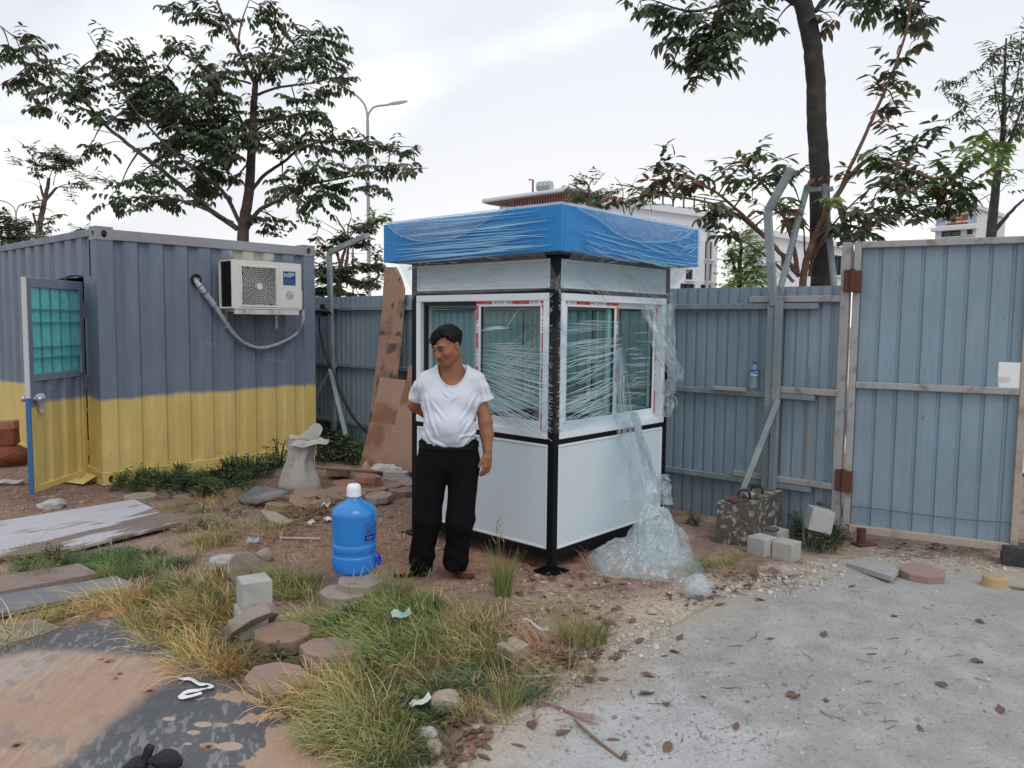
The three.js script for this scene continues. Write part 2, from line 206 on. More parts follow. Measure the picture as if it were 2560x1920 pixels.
{
  const X0 = -6, Z0 = -10, W = 11, H = 9;   // the part of the ground that the dirt map covers, metres
  const map = colorTex(2048, 1676, (u, v) => {
    const x = X0 + u * W, z = Z0 + v * H;
    const n1 = fbm(x * 1.1 + 3, z * 1.1 + 8, 0, 5), n2 = fbm(x * 5 + 1, z * 5 + 2, 0, 4), n3 = noise(x * 60, z * 60), n4 = noise(x * 140 + 9, z * 90), n5 = noise(x * 23 + 5, z * 31 + 2);
    const q = (n1 - 0.5) * 1.5 + (n2 - 0.5) * 0.9;
    let c = mix3([0.235, 0.155, 0.115], [0.345, 0.265, 0.205], sstep(0.3, 0.7, n1 * 0.6 + n2 * 0.4));
    c = mix3(c, [0.31, 0.155, 0.112], clamp(gauss(x, z, -0.65, -5.4, 1.3, 1.1) * 1.25 + q * 0.5) * 0.9);
    c = mix3(c, [0.205, 0.12, 0.095], clamp(gauss(x, z, -4.6, -7.2, 1.6, 1.2) + q * 0.4) * 0.8);
    c = mix3(c, [0.13, 0.078, 0.058], clamp(gauss(x, z, -2.0, -7.4, 1.5, 1.2) * 0.9 + q * 0.6 - 0.1));
    c = mix3(c, [0.17, 0.125, 0.08], clamp(gauss(x, z, -1.5, -4.3, 1.3, 1.2) * 0.8 + q * 0.4));
    c = mix3(c, [0.46, 0.395, 0.325], sstep(-0.75, 0.0, conc(x, z) + q * 0.35) * sstep(-6.0, -5.0, z + q) * 0.85);
    c = mix3(c, [0.40, 0.30, 0.22], clamp(gauss(x, z, 0.25, -4.45, 0.7, 0.5) * 0.9 + q * 0.5 - 0.15));
    const speck = n3 > 0.78 ? 1.28 : n3 < 0.2 ? 0.68 : 1;
    const chip = n5 > 0.74 ? 0.74 : 1;
    const k = speck * chip * (0.84 + 0.32 * n4) * (0.8 + 0.4 * n2);
    return [c[0] * k, c[1] * k, c[2] * k];
  });
  map.wrapS = map.wrapT = THREE.MirroredRepeatWrapping;
  const bump = greyTex(512, 512, (() => { const a = tileNoise(0, 20, 5, 2), b = tileNoise(0, 60, 2, 5); return (u, v) => { const k = b(u, v); return a(u, v) * 0.7 + (k > 0.7 ? 0.3 : 0) + k * 0.1; }; })(), [1.0 * W, 1.0 * H]);
  const axis = (a, b, step) => { const r = []; for (let x = a; x <= b + 1e-6; x += step) r.push(x); let s = step; while (r[r.length - 1] < 700) { s *= 1.25; r.push(r[r.length - 1] + s); } s = step; while (r[0] > -700) { s *= 1.25; r.unshift(r[0] - s); } return r; };
  const xs = axis(-5.6, 5.0, 0.045), zs = axis(-9.6, -1.6, 0.045), pos = [], uv = [], idx = [];
  for (const z of zs) for (const x of xs) { const near = x > -7 && x < 6 && z > -11 && z < 2; const y = near ? gh(x, z) - 0.04 * sstep(0.0, 0.09, conc(x, z)) : -0.12; pos.push(x, y, z); uv.push((x - X0) / W, (z - Z0) / H); }
  for (let j = 0; j < zs.length - 1; j++) for (let i = 0; i < xs.length - 1; i++) { const a = j * xs.length + i, b = a + xs.length; idx.push(a, b, a + 1, a + 1, b, b + 1); }
  const g = new THREE.BufferGeometry(); g.setAttribute('position', new THREE.BufferAttribute(new Float32Array(pos), 3)); g.setAttribute('uv', new THREE.BufferAttribute(new Float32Array(uv), 2)); g.setIndex(idx); g.computeVertexNormals();
  tag(part('ground', g, std([1, 1, 1], 0.95, { map, bumpMap: bump, bumpScale: 0.012 })), 'bare reddish brown earth with tan dust between the grass', 'ground', null, 'structure');
}
{
  const X0 = -1.2, Z0 = -6.6, W = 6.2, H = 5.2;
  const lime = [[1300, 1850, 0.4, 0.16], [1560, 1800, 0.35, 0.25], [1700, 1700, 0.3, 0.2], [1400, 1900, 0.4, 0.2], [1750, 1880, 0.35, 0.15], [2300, 1330, 0.5, 0.2], [1900, 1560, 0.25, 0.15]].map(([u, v, a, b]) => { const p = gp(u, v); return [p.x, p.z, a, b]; });
  const dark = [[1480, 1720, 0.35, 0.12], [1650, 1640, 0.5, 0.14], [2480, 1500, 0.35, 0.2], [1900, 1700, 0.5, 0.12], [1650, 1800, 0.3, 0.08]].map(([u, v, a, b]) => { const p = gp(u, v); return [p.x, p.z, a, b]; });
  const map = colorTex(2048, 1718, (u, v) => {
    const x = X0 + u * W, z = Z0 + v * H, e = conc(x, z);
    const n1 = fbm(x * 1.4 + 31, z * 1.4 + 5, 0, 5), n2 = fbm(x * 7 + 2, z * 7 + 2, 0, 4), g1 = noise(x * 85, z * 85), g2 = noise(x * 190 + 3, z * 190), g3 = noise(x * 38 + 7, z * 52);
    const q = (n1 - 0.5) + (n2 - 0.5) * 0.8;
    let c = mix3([0.30, 0.296, 0.288], [0.355, 0.348, 0.336], sstep(0.3, 0.7, n1 * 0.5 + n2 * 0.5));
    let L = 0; for (const [a, b, r, s] of lime) L += gauss(x, z, a, b, r * 1.5, s * 1.6);
    c = mix3(c, [0.43, 0.428, 0.425], sstep(0.45, 1.0, L * 0.6 + q * 0.8 + 0.0) * 0.7);
    let D = 0; for (const [a, b, r, s] of dark) D += gauss(x, z, a, b, r, s);
    const grit = g3 > 0.6 && g1 > 0.35 ? 1 : 0;
    c = mix3(c, [0.20, 0.2, 0.195], clamp(D * 0.75 + q * 0.5 - 0.05) * (0.2 + 0.6 * grit) * 0.75);
    c = mix3(c, [0.40, 0.335, 0.265], sstep(0.32, -0.03, e + q * 0.28) * 0.8);
    c = mix3(c, [0.40, 0.36, 0.29], sstep(-5.0, -5.5, z + q * 0.5) * 0.55);
    const k = (g1 > 0.84 ? 1.16 : g1 < 0.14 ? 0.72 : 1) * (0.9 + 0.2 * g2) * (0.88 + 0.24 * n2);
    return [c[0] * k, c[1] * k, c[2] * k];
  });
  map.wrapS = map.wrapT = THREE.MirroredRepeatWrapping;
  const bump = greyTex(512, 512, (() => { const a = tileNoise(0, 26, 4, 12), b = tileNoise(0, 70, 2, 25); return (u, v) => { const k = b(u, v); return a(u, v) * 0.5 + (k > 0.68 ? 0.4 : 0) + k * 0.1; }; })(), [W, H]);
  const nt = EDGE.length - 1, ns = 90;
  const g = sheet(ns, nt, (s, t) => { const e = EDGE[Math.round(t * nt)], R = V(lerp(2.2, 7.5, clamp(t * 1.5)), 0, lerp(3.2, -3.0, clamp(t * 1.1))); const k = s * s * 0.6 + s * 0.4, x = lerp(e.x, R.x, k), z = lerp(e.z, R.z, k); const lip = s === 0 ? -0.03 : 0.008; return [V(x, gh(x, z) + lip, z), (x - X0) / W, (z - Z0) / H]; });
  tag(part('pavement', g, std([1, 1, 1], 0.9, { map, bumpMap: bump, bumpScale: 0.004 })), 'pale dusty concrete pavement with a broken edge', 'pavement', null, 'structure');
}
// ---------------------------------------------------------------- guard booth (its frame: near corner at the origin, left face on z = 0, right face on x = 0)
const MK = {
  black: new THREE.MeshPhysicalMaterial({ color: rgb(0.007, 0.0075, 0.009), roughness: 0.4, specularIntensity: 0.3 }),
  white: std([0.74, 0.79, 0.82], 0.35),
  panel: std([0.60, 0.685, 0.73], 0.42),
  blue: new THREE.MeshPhysicalMaterial({ color: rgb(0.002, 0.225, 0.56), roughness: 0.35, specularIntensity: 0.5 }),
  glass: new THREE.MeshPhysicalMaterial({ color: rgb(0.62, 0.84, 0.80), roughness: 0.02, transmission: 1, thickness: 0, ior: 1.5, side: THREE.DoubleSide }),
  gasket: std([0.015, 0.015, 0.015], 0.6), dark: std([0.05, 0.05, 0.055], 0.6), floor: std([0.25, 0.25, 0.25], 0.7),
};
const tape = (() => {   // protective tape with red bars and small dark print on white
  const c = document.createElement('canvas'); c.width = 1024; c.height = 64; const x = c.getContext('2d'); x.fillStyle = '#dfe3e6'; x.fillRect(0, 0, 1024, 64);
  x.fillStyle = '#c8231f'; x.fillRect(0, 4, 250, 56); x.fillRect(560, 4, 250, 56); x.fillStyle = '#e9b9b5'; x.font = 'bold 22px sans-serif'; x.fillText('PROFILE', 120, 40); x.fillText('PROFILE', 660, 40);
  x.fillStyle = '#22262b'; x.font = 'bold 44px sans-serif'; x.fillText('AXVA', 275, 48); x.fillRect(405, 10, 18, 44); x.fillText('BA', 470, 48); x.fillText('ICD', 850, 48); x.fillRect(830, 8, 8, 48);
  x.fillStyle = '#b3202a'; x.beginPath(); x.arc(990, 32, 20, 0, 7); x.fill(); x.beginPath(); x.arc(540, 32, 14, 0, 7); x.fill();
  x.fillStyle = '#dfe3e6'; for (let i = 0; i < 30; i++) x.fillRect(270 + i * 9.7, 28, 3, 5);
  const t = new THREE.CanvasTexture(c); t.colorSpace = THREE.SRGBColorSpace; t.wrapS = t.wrapT = THREE.RepeatWrapping; return new THREE.MeshStandardMaterial({ map: t, roughness: 0.4 });
})();
const KS = 1.41, KH = 2.08;
const booth = thing('guard_booth', 'new white guard booth with black frame and blue roof band behind the standing man', 'guard booth', KP, -KT);
{
  const P = 0.054, in0 = P, in1 = KS - P;
  for (const [x, z] of [[0, 0], [1, 0], [0, 1], [1, 1]]) {
    const cx = -(x ? KS - P / 2 : P / 2), cz = -(z ? KS - P / 2 : P / 2);
    const post = new MB().box(P, KH, P, cx, KH / 2, cz).build('corner_post', MK.black, booth);
    const pl = new MB().box(0.17, 0.008, 0.17, cx, 0.006, cz); for (const [a, b] of [[-1, -1], [1, -1], [-1, 1], [1, 1]]) pl.cyl(0.009, 0.009, 0.014, cx + a * 0.06, 0.015, cz + b * 0.06, 6); pl.build('foot_plate', MK.black, post);
  }
  // one wall in its own coordinates: s runs from 0 (near corner) to KS along the wall, n is outward; face(s, y, n) -> local
  const walls = [[0, 'left'], [1, 'right'], [2, 'back'], [3, 'far']];
  const frameOf = (k) => k === 0 ? (w) => w.rotateY(0) : null;
  for (const [k] of walls) {
    // wall transform: wall x axis is s, wall z axis is outward
    const M = new THREE.Matrix4();
    if (k === 0) M.makeBasis(V(-1, 0, 0), V(0, 1, 0), V(0, 0, 1));            // s = -x, out = +z (mirrored; only boxes use it)
    if (k === 1) M.makeBasis(V(0, 0, -1), V(0, 1, 0), V(1, 0, 0));
    if (k === 2) M.makeBasis(V(0, 0, -1), V(0, 1, 0), V(-1, 0, 0)).setPosition(-KS, 0, 0);
    if (k === 3) M.makeBasis(V(-1, 0, 0), V(0, 1, 0), V(0, 0, -1)).setPosition(0, 0, -KS);
    const B = (mb, s0, s1, y0, y1, n0, n1) => { const a = V(s0, y0, n0).applyMatrix4(M), b = V(s1, y1, n1).applyMatrix4(M); mb.box(Math.abs(a.x - b.x), Math.abs(a.y - b.y), Math.abs(a.z - b.z), (a.x + b.x) / 2, (a.y + b.y) / 2, (a.z + b.z) / 2); return mb; };
    for (const [a, b] of [[0.085, 0.146], [0.848, 0.882], [1.842, 1.872], [2.062, 2.085]]) B(new MB(), in0, in1, a, b, -0.05, -0.003).build('crossbar', MK.black, booth);
    for (const [name, y0, y1] of [['lower_panel', 0.146, 0.848], ['upper_panel', 1.872, 2.062]]) {
      const p = B(new MB(), in0 + 0.018, in1 - 0.018, y0 + 0.018, y1 - 0.018, -0.035, -0.012).build(name, MK.panel, booth);
      const t = new MB(); B(t, in0 + 0.001, in1 - 0.001, y1 - 0.018, y1, -0.03, -0.006); B(t, in0 + 0.001, in1 - 0.001, y0, y0 + 0.018, -0.03, -0.006); B(t, in0 + 0.001, in0 + 0.018, y0 + 0.018, y1 - 0.018, -0.03, -0.006); B(t, in1 - 0.018, in1 - 0.001, y0 + 0.018, y1 - 0.018, -0.03, -0.006);
      t.build('panel_trim', MK.white, p);
    }
    // sliding window: outer frame, outer sash near the corner pane s 0.10..0.74, inner sash behind
    const w = new THREE.Group(); w.name = 'window'; booth.add(w);
    const y0 = 0.884, y1 = 1.842, F = 0.05; const fr = new MB();
    B(fr, in0 + 0.001, in1 - 0.001, y1 - F, y1, -0.07, 0.004); B(fr, in0 + 0.001, in1 - 0.001, y0, y0 + F, -0.07, 0.006); B(fr, in0 + 0.001, in0 + F, y0 + F, y1 - F, -0.07, 0.004); B(fr, in1 - F, in1 - 0.001, y0 + F, y1 - F, -0.07, 0.004);
    fr.build('frame', MK.white, w);
    const open = k === 0;
    const sashes = k < 2 ? [[0.106, 0.735, -0.018], [open ? 0.74 : 0.66, 1.306, -0.05]] : [[0.106, 0.735, -0.05], [0.66, 1.306, -0.018]];
    sashes.forEach(([s0, s1, n], i) => {
      const S = 0.042, sy0 = y0 + F - 0.004, sy1 = y1 - F + 0.004, sh = new MB();
      const ghost = open && i === 1;   // the half behind is pushed open: only a dark track and the jamb remain
      if (!ghost) { B(sh, s0, s1, sy1 - S, sy1, n - 0.028, n); B(sh, s0, s1, sy0, sy0 + S + 0.025, n - 0.028, n); B(sh, s0, s0 + S, sy0 + S, sy1 - S, n - 0.028, n); B(sh, s1 - S, s1, sy0 + S, sy1 - S, n - 0.028, n); sh.build('sash', MK.white, w);
        const gk = new MB(), a = s0 + S, b = s1 - S, c = sy0 + S + 0.025, d = sy1 - S; B(gk, a, b, d - 0.007, d, n - 0.02, n - 0.006); B(gk, a, b, c, c + 0.007, n - 0.02, n - 0.006); B(gk, a, a + 0.007, c, d, n - 0.02, n - 0.006); B(gk, b - 0.007, b, c, d, n - 0.02, n - 0.006); gk.build('gasket', MK.gasket, w);
        const corners = [[a, c], [b, c], [b, d], [a, d]].map(([s, y]) => V(s, y, n - 0.014).applyMatrix4(M)); new MB().quad(...corners).build('glass_pane', MK.glass, w);
        if (k < 2) {   // protective tape still on the sash
          const tp = new MB(), T = (sa, sb, ya, yb, len, along) => { const q = [[sa, ya], [sb, ya], [sb, yb], [sa, yb]].map(([s, y]) => V(s, y, n + 0.002).applyMatrix4(M)); const L = len; tp.quad(...q, along ? [0, 0, 0, 1, L, 1, 0, 0, L, 1, L, 0].map(v => v) : [L, 0, 0, 0, 0, 1, L, 0, 0, 1, L, 1]); };
          if (i === 0) { T(s0 + 0.002, s1 - 0.002, sy1 - 0.026, sy1 - 0.004, 1.0, false); T(s1 - 0.024, s1 - 0.003, sy0 + 0.3, sy1 - 0.03, 1.25, true); if (k === 0) T(s0 + 0.003, s0 + 0.024, sy0 + 0.0, sy1 - 0.03, 1.6, true); }
          else T(s1 - 0.02, s1 - 0.004, sy0 + 0.02, sy1 - 0.03, 1.1, true);
          tp.build('tape', tape, w);
        }
      } else {
        const tr = new MB(); B(tr, s0, s1, sy1 - 0.03, sy1 + 0.002, -0.066, -0.03); B(tr, s1 - 0.02, s1, sy0, sy1 - 0.03, -0.066, -0.03); B(tr, s0 - 0.004, s0 + 0.012, sy0, sy1 - 0.03, -0.066, -0.03); tr.build('window_track', MK.gasket, w);
      }
    });
  }
  new MB().box(KS - 0.12, 0.02, KS - 0.12, -KS / 2, 0.15, -KS / 2).build('floor', MK.floor, booth);
  const o = 0.15, R = KS + 2 * o, c = -KS / 2, T = 2.372, Bm = 2.088, roof = new THREE.Group(); roof.name = 'roof'; booth.add(roof);
  const fas = (w, d, x, z) => new MB().box(w, T - Bm, d, x, (T + Bm) / 2, z).build('fascia', MK.blue, roof);
  fas(R, 0.035, c, o - 0.0175); fas(R, 0.035, c, -KS - o + 0.0175); fas(0.035, R - 0.07, o - 0.0175, c); fas(0.035, R - 0.07, -KS - o + 0.0175, c);
  new MB().box(R - 0.08, 0.03, R - 0.08, c, Bm + 0.02, c).build('ceiling', MK.black, roof);
  new MB().box(R - 0.08, 0.02, R - 0.08, c, T - 0.04, c).build('roof_sheet', MK.white, roof);
}
// ---------------------------------------------------------------- stretch film round the booth (booth frame)
{
  const ridges = greyTex(512, 512, (() => { const a = tileNoise(0, 5, 3, 4); return (u, v) => { const w = a(u, v), y = v * 26 + w * 3.0 + Math.sin(u * 6.283) * 0.4; return 0.5 * noise((u * 7) | 0 ? 3 : 3, y * 1.0) + 0.3 * noise(9, y * 3.1) + 0.2 * w; }; })());
  const crumple = greyTex(512, 512, (u, v) => { let s = 0; for (const [f, a] of [[5, 0.55], [11, 0.3], [23, 0.15]]) { const q = fbm(u * f + 3, v * f + a * 50, 0, 2); s += a * (1 - Math.abs(2 * q - 1) * 1.6); } return clamp(s); });
  const film = (tr, rough, bump, map, ior = 1.4) => new THREE.MeshPhysicalMaterial({ color: rgb(0.9, 0.95, 0.97), transmission: tr, thickness: 0, ior, roughness: rough, side: THREE.DoubleSide, bumpMap: map, bumpScale: bump });
  const F1 = film(0.985, 0.1, 0.012, ridges, 1.2), F2 = film(0.92, 0.15, 0.02, crumple, 1.35), F3 = film(0.86, 0.14, 0.012, crumple, 1.5), F4 = film(0.78, 0.16, 0.012, crumple, 1.5), FS = film(0.89, 0.15, 0.03, crumple, 1.2);
  const MCr = new THREE.MeshPhysicalMaterial({ color: rgb(0.80, 0.88, 0.92), transmission: 0.45, thickness: 0, roughness: 0.3, side: THREE.DoubleSide });  // pale film folds, with the sky glints put into the colour
  const MCb = new THREE.MeshPhysicalMaterial({ color: rgb(0.45, 0.78, 0.96), transmission: 0.3, thickness: 0, roughness: 0.25, side: THREE.DoubleSide });  // the same painted glints, tinted for the blue roof band
  const R = rng(77);
  const wrap = thing('stretch_film', 'clear plastic stretch film wrapped round the booth and hanging torn to the ground', 'plastic film', KP, -KT);
  // faces: left face (out = z), right face (out = x); s runs from the near corner
  const left = (s, y, o) => V(-s, y, o), right = (s, y, o) => V(o, y, -s);
  const sl = (u, v, o) => { const p = FK.onZ(u, v, o); return [-p.x, p.y]; }, sr = (u, v, o) => { const p = FK.onX(u, v, o); return [-p.z, p.y]; };
  function crease(mb, face, s0, y0, s1, y1, w, o, bow = 0) {   // a raised fold of film, tapering at both ends; its pale colour paints highlights
    const n = 7, L = [], a = R() * 10; for (let i = 0; i <= n; i++) { const t = i / n, k = Math.sin(Math.PI * clamp(t * 0.94 + 0.03)) ** 0.5 * w, s = lerp(s0, s1, t), y = lerp(y0, y1, t) + bow * Math.sin(Math.PI * t) + (noise(a + t * 3, 2) - 0.5) * 0.012; L.push([face(s, y - k / 2, o), face(s, y, o + 0.004), face(s, y + k / 2, o)]); }
    for (let i = 0; i < n; i++) { mb.quad(L[i][0], L[i + 1][0], L[i + 1][1], L[i][1]); mb.quad(L[i][1], L[i + 1][1], L[i + 1][2], L[i][2]); }
  }
  const ov = 0.15, T = 2.372, Bm = 2.088, S1 = KS + ov;
  // band wound round the roof
  const wind = (face, nm) => part('roof_wrap', sheet(30, 14, (a, b) => { const s = lerp(-ov - 0.006, S1 + 0.006, a), y = lerp(Bm - 0.02, T + 0.012, b); return [face(s, y, ov + 0.009 + 0.004 * noise(s * 3, y * 30)), s * 0.35, y * 2]; }), F1, wrap);
  wind(left); wind(right);
  part('roof_wrap', sheet(20, 20, (a, b) => { const x = lerp(-S1 - 0.008, ov + 0.008, a), z = lerp(-S1 - 0.008, ov + 0.008, b), m = Math.sin(a * Math.PI) * Math.sin(b * Math.PI); return [V(x, T + 0.012 + 0.035 * m ** 0.4 * fbm(x * 3 + 4, z * 3, 0, 3), z), x, z]; }), F3, wrap);
  const cb = new MB();
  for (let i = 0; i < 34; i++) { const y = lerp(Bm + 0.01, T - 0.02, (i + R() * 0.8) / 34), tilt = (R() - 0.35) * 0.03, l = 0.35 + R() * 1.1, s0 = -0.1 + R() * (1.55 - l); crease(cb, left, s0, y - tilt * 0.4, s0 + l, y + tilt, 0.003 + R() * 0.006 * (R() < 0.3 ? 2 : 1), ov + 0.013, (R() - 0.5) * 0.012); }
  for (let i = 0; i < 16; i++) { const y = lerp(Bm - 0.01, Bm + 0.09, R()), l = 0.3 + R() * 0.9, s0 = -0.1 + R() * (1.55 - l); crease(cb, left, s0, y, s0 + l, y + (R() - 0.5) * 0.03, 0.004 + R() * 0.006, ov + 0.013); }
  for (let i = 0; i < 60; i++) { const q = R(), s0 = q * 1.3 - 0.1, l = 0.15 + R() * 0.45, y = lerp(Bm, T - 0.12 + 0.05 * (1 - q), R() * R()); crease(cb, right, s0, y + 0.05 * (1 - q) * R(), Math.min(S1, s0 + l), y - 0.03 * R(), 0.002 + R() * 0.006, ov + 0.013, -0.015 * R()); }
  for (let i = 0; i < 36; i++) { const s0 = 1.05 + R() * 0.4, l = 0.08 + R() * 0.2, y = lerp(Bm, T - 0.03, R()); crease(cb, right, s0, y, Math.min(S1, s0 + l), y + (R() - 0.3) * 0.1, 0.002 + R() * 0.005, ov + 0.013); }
  cb.build('film_glint_creases', MCb, wrap, { kind: 'stuff' });
  // second layer sagging over the roof edge
  const sag = (face, pick, pts, o) => { const q = pts.map(([u, v]) => pick(u / 2.212 + 800, v / 2.212 + 450, o)); const s0 = q[0][0], s1 = q[q.length - 1][0], low = s => { for (let i = 0; i < q.length - 1; i++) { const [a, b] = [q[i][0], q[i + 1][0]]; if ((s - a) * (s - b) <= 0) return lerp(q[i][1], q[i + 1][1], (s - a) / (b - a || 1)); } return T; };
    part('sagging_layer', sheet(60, 14, (a, b) => { const s = lerp(s0, s1, a), y = lerp(Math.min(low(s), T), T + 0.012, b); return [face(s, y, o + 0.006 + 0.022 * fbm(s * 9, y * 14 + 3, 0, 3) * Math.sin(Math.PI * b)), s, y]; }), FS, wrap);
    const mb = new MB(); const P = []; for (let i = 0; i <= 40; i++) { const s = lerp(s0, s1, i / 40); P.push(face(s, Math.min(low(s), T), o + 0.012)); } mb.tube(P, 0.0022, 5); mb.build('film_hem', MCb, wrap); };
  sag(left, sl, [[385, 252], [430, 300], [530, 335], [640, 340], [720, 330], [800, 305], [860, 270], [920, 228], [1000, 180], [1090, 150], [1180, 128]], ov + 0.014);
  sag(right, sr, [[1375, 118], [1430, 165], [1500, 200], [1560, 240], [1620, 290], [1700, 330], [1780, 345], [1900, 345], [1990, 330], [2040, 292], [2070, 272], [2092, 264]], ov + 0.014);
  // skirt from the roof band in to the wall tops
  const skirt = (face, sA, sB, lowf, m, seed) => part('skirt', sheet(60, 16, (a, b) => { const s = lerp(sA, sB, a), y0 = lowf(s), t = 1 - b, y = lerp(y0, Bm - 0.004, b); const o = lerp(ov + 0.006, 0.012, Math.min(1, t * 1.5) ** 0.8) + 0.02 * (fbm(s * 6 + seed, y * 9, 0, 3) - 0.4) * Math.sin(Math.PI * Math.min(1, t)); return [face(s, y, Math.max(o, 0.010)), s, y]; }), m, wrap);
  skirt(left, -0.02, 1.40, s => 1.855 - 0.02 * noise(s * 4, 2) + 0.02 * sstep(0.9, 0.1, s) - 0.07 * sstep(1.34, 1.42, s), F2, 3);
  skirt(right, -0.02, 1.43, s => 1.83 + 0.03 * noise(s * 5, 8) - 0.05 * sstep(0.5, 1.3, s), F2, 8);
  // film stretched past the posts at both ends
  const tri = (face, pick, pts, o) => { const q = pts.map(([u, v, d = 0]) => { const [s, y] = pick(u, v, o); return face(s, y, o + d); }); const mb = new MB(); for (let i = 1; i < q.length - 1; i++) { const g = sheet(8, 8, (a, b) => { const p = q[0].clone().lerp(q[i].clone().lerp(q[i + 1], b), a); p.addScaledVector(face(0, 0, 1), 0.012 * (noise(p.y * 20 + i, p.x * 20 + p.z * 20) - 0.5)); return [p, p.x + p.z, p.y]; }); mb.add(g); } return mb.build('corner_film', F3, wrap); };
  tri(left, sl, [[1029, 664], [983, 664], [1012, 712], [1022, 742], [1029, 748]], 0.02);
  tri(right, sr, [[1677, 672], [1732, 673], [1700, 700], [1678, 716]], 0.03);
  // creases of the right skirt, fanning from the near corner
  const cs = new MB();
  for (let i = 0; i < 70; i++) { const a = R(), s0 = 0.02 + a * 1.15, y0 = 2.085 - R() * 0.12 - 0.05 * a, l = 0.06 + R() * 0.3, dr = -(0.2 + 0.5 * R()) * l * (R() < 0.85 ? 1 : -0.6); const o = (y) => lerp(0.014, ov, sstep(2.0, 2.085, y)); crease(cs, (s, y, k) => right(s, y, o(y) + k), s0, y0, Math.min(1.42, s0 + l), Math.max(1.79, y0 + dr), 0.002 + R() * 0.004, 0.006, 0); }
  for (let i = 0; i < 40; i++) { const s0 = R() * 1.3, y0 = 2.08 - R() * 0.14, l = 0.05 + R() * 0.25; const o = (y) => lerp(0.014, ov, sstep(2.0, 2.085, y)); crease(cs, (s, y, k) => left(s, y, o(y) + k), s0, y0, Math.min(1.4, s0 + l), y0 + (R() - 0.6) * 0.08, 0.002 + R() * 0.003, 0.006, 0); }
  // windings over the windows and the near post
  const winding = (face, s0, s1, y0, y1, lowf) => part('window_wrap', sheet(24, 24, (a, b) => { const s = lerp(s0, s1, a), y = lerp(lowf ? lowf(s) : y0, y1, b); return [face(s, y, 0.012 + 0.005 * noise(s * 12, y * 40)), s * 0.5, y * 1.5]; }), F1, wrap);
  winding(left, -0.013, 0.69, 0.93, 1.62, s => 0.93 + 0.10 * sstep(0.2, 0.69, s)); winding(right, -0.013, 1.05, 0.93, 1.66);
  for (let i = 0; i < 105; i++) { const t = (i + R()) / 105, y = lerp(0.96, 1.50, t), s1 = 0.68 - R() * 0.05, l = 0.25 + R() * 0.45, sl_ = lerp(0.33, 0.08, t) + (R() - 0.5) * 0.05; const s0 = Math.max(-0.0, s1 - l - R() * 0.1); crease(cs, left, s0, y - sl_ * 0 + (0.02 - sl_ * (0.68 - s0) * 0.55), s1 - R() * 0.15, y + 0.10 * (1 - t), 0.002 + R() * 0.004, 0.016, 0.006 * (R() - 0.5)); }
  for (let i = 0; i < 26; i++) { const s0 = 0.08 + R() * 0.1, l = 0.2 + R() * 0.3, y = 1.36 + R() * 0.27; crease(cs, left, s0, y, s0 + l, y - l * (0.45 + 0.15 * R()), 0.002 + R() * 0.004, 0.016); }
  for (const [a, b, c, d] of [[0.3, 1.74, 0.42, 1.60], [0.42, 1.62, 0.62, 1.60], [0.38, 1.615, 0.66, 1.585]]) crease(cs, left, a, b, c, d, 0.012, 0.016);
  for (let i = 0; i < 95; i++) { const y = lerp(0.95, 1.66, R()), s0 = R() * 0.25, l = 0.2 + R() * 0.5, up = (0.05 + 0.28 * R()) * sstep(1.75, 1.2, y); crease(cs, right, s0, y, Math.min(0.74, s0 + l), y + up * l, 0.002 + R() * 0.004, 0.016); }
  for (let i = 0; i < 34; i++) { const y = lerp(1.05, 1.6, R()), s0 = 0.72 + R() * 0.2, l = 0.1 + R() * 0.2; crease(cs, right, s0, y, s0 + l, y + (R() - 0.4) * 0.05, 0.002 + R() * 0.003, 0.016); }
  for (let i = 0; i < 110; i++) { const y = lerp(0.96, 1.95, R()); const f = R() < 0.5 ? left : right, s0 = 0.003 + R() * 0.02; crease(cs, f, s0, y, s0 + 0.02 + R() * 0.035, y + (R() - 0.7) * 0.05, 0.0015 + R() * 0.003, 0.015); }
  cs.build('film_glint_creases', MCr, wrap, { kind: 'stuff' });
  // torn strips that hang in front of the right face: centre line with widths, crumpled
  const strip = (name, rows, o, m, nu = 10, seed = 1) => { const q = rows.map(([ul, ur, v, d = 0]) => { const a = sr(ul, v, o + d), b = sr(ur, v, o + d); return [right(a[0], a[1], o + d), right(b[0], b[1], o + d)]; }); const at2 = (k, t) => { const f = t * (q.length - 1), i = Math.min(q.length - 2, Math.floor(f)); return q[i][k].clone().lerp(q[i + 1][k], f - i); };
    const nv = q.length * 7, P = (a, b) => { const p = at2(0, b).lerp(at2(1, b), a), w = fbm(a * 5 + seed, b * 4, 0, 3) - 0.5, pl = Math.sin(a * 22 + w * 6 + seed) * 0.5; return p.add(V(0.05 * pl + 0.06 * w, 0.02 * w, 0.03 * w)); };
    part(name, sheet(nu * 3, nv, (a, b) => { const p = P(a, b); return [p, a * 0.5 + seed, b * 1.2]; }), m, wrap);
    const mb = new MB(); for (let i = 0; i < nu * 2; i++) { const a = R(), t0 = R() * 0.7, t1 = t0 + 0.12 + R() * 0.3, pts = []; for (let k = 0; k <= 8; k++) { const t = Math.min(1, lerp(t0, t1, k / 8)); pts.push(P(clamp(a + (R() - 0.5) * 0.02), t)); } mb.tube(pts, pts.map((_, k) => 0.0008 + 0.0018 * Math.sin(Math.PI * k / 8)), 3); } mb.build('film_glint_creases', MCr, wrap, { kind: 'stuff' }); };
  const c3 = (rows) => rows.map(([a, b, v, d]) => [a / 2.212 + 800, b / 2.212 + 800, v / 2.212 + 450, d]);
  strip('torn_strip', c3([[1785, 1835, 690, 0], [1800, 1870, 760, 0.03], [1822, 1895, 830, 0.07], [1850, 1925, 920, 0.1], [1880, 1985, 1000, 0.12], [1925, 2026, 1055, 0.12], [1965, 2000, 1105, 0.12]]), 0.02, F3, 9, 4);
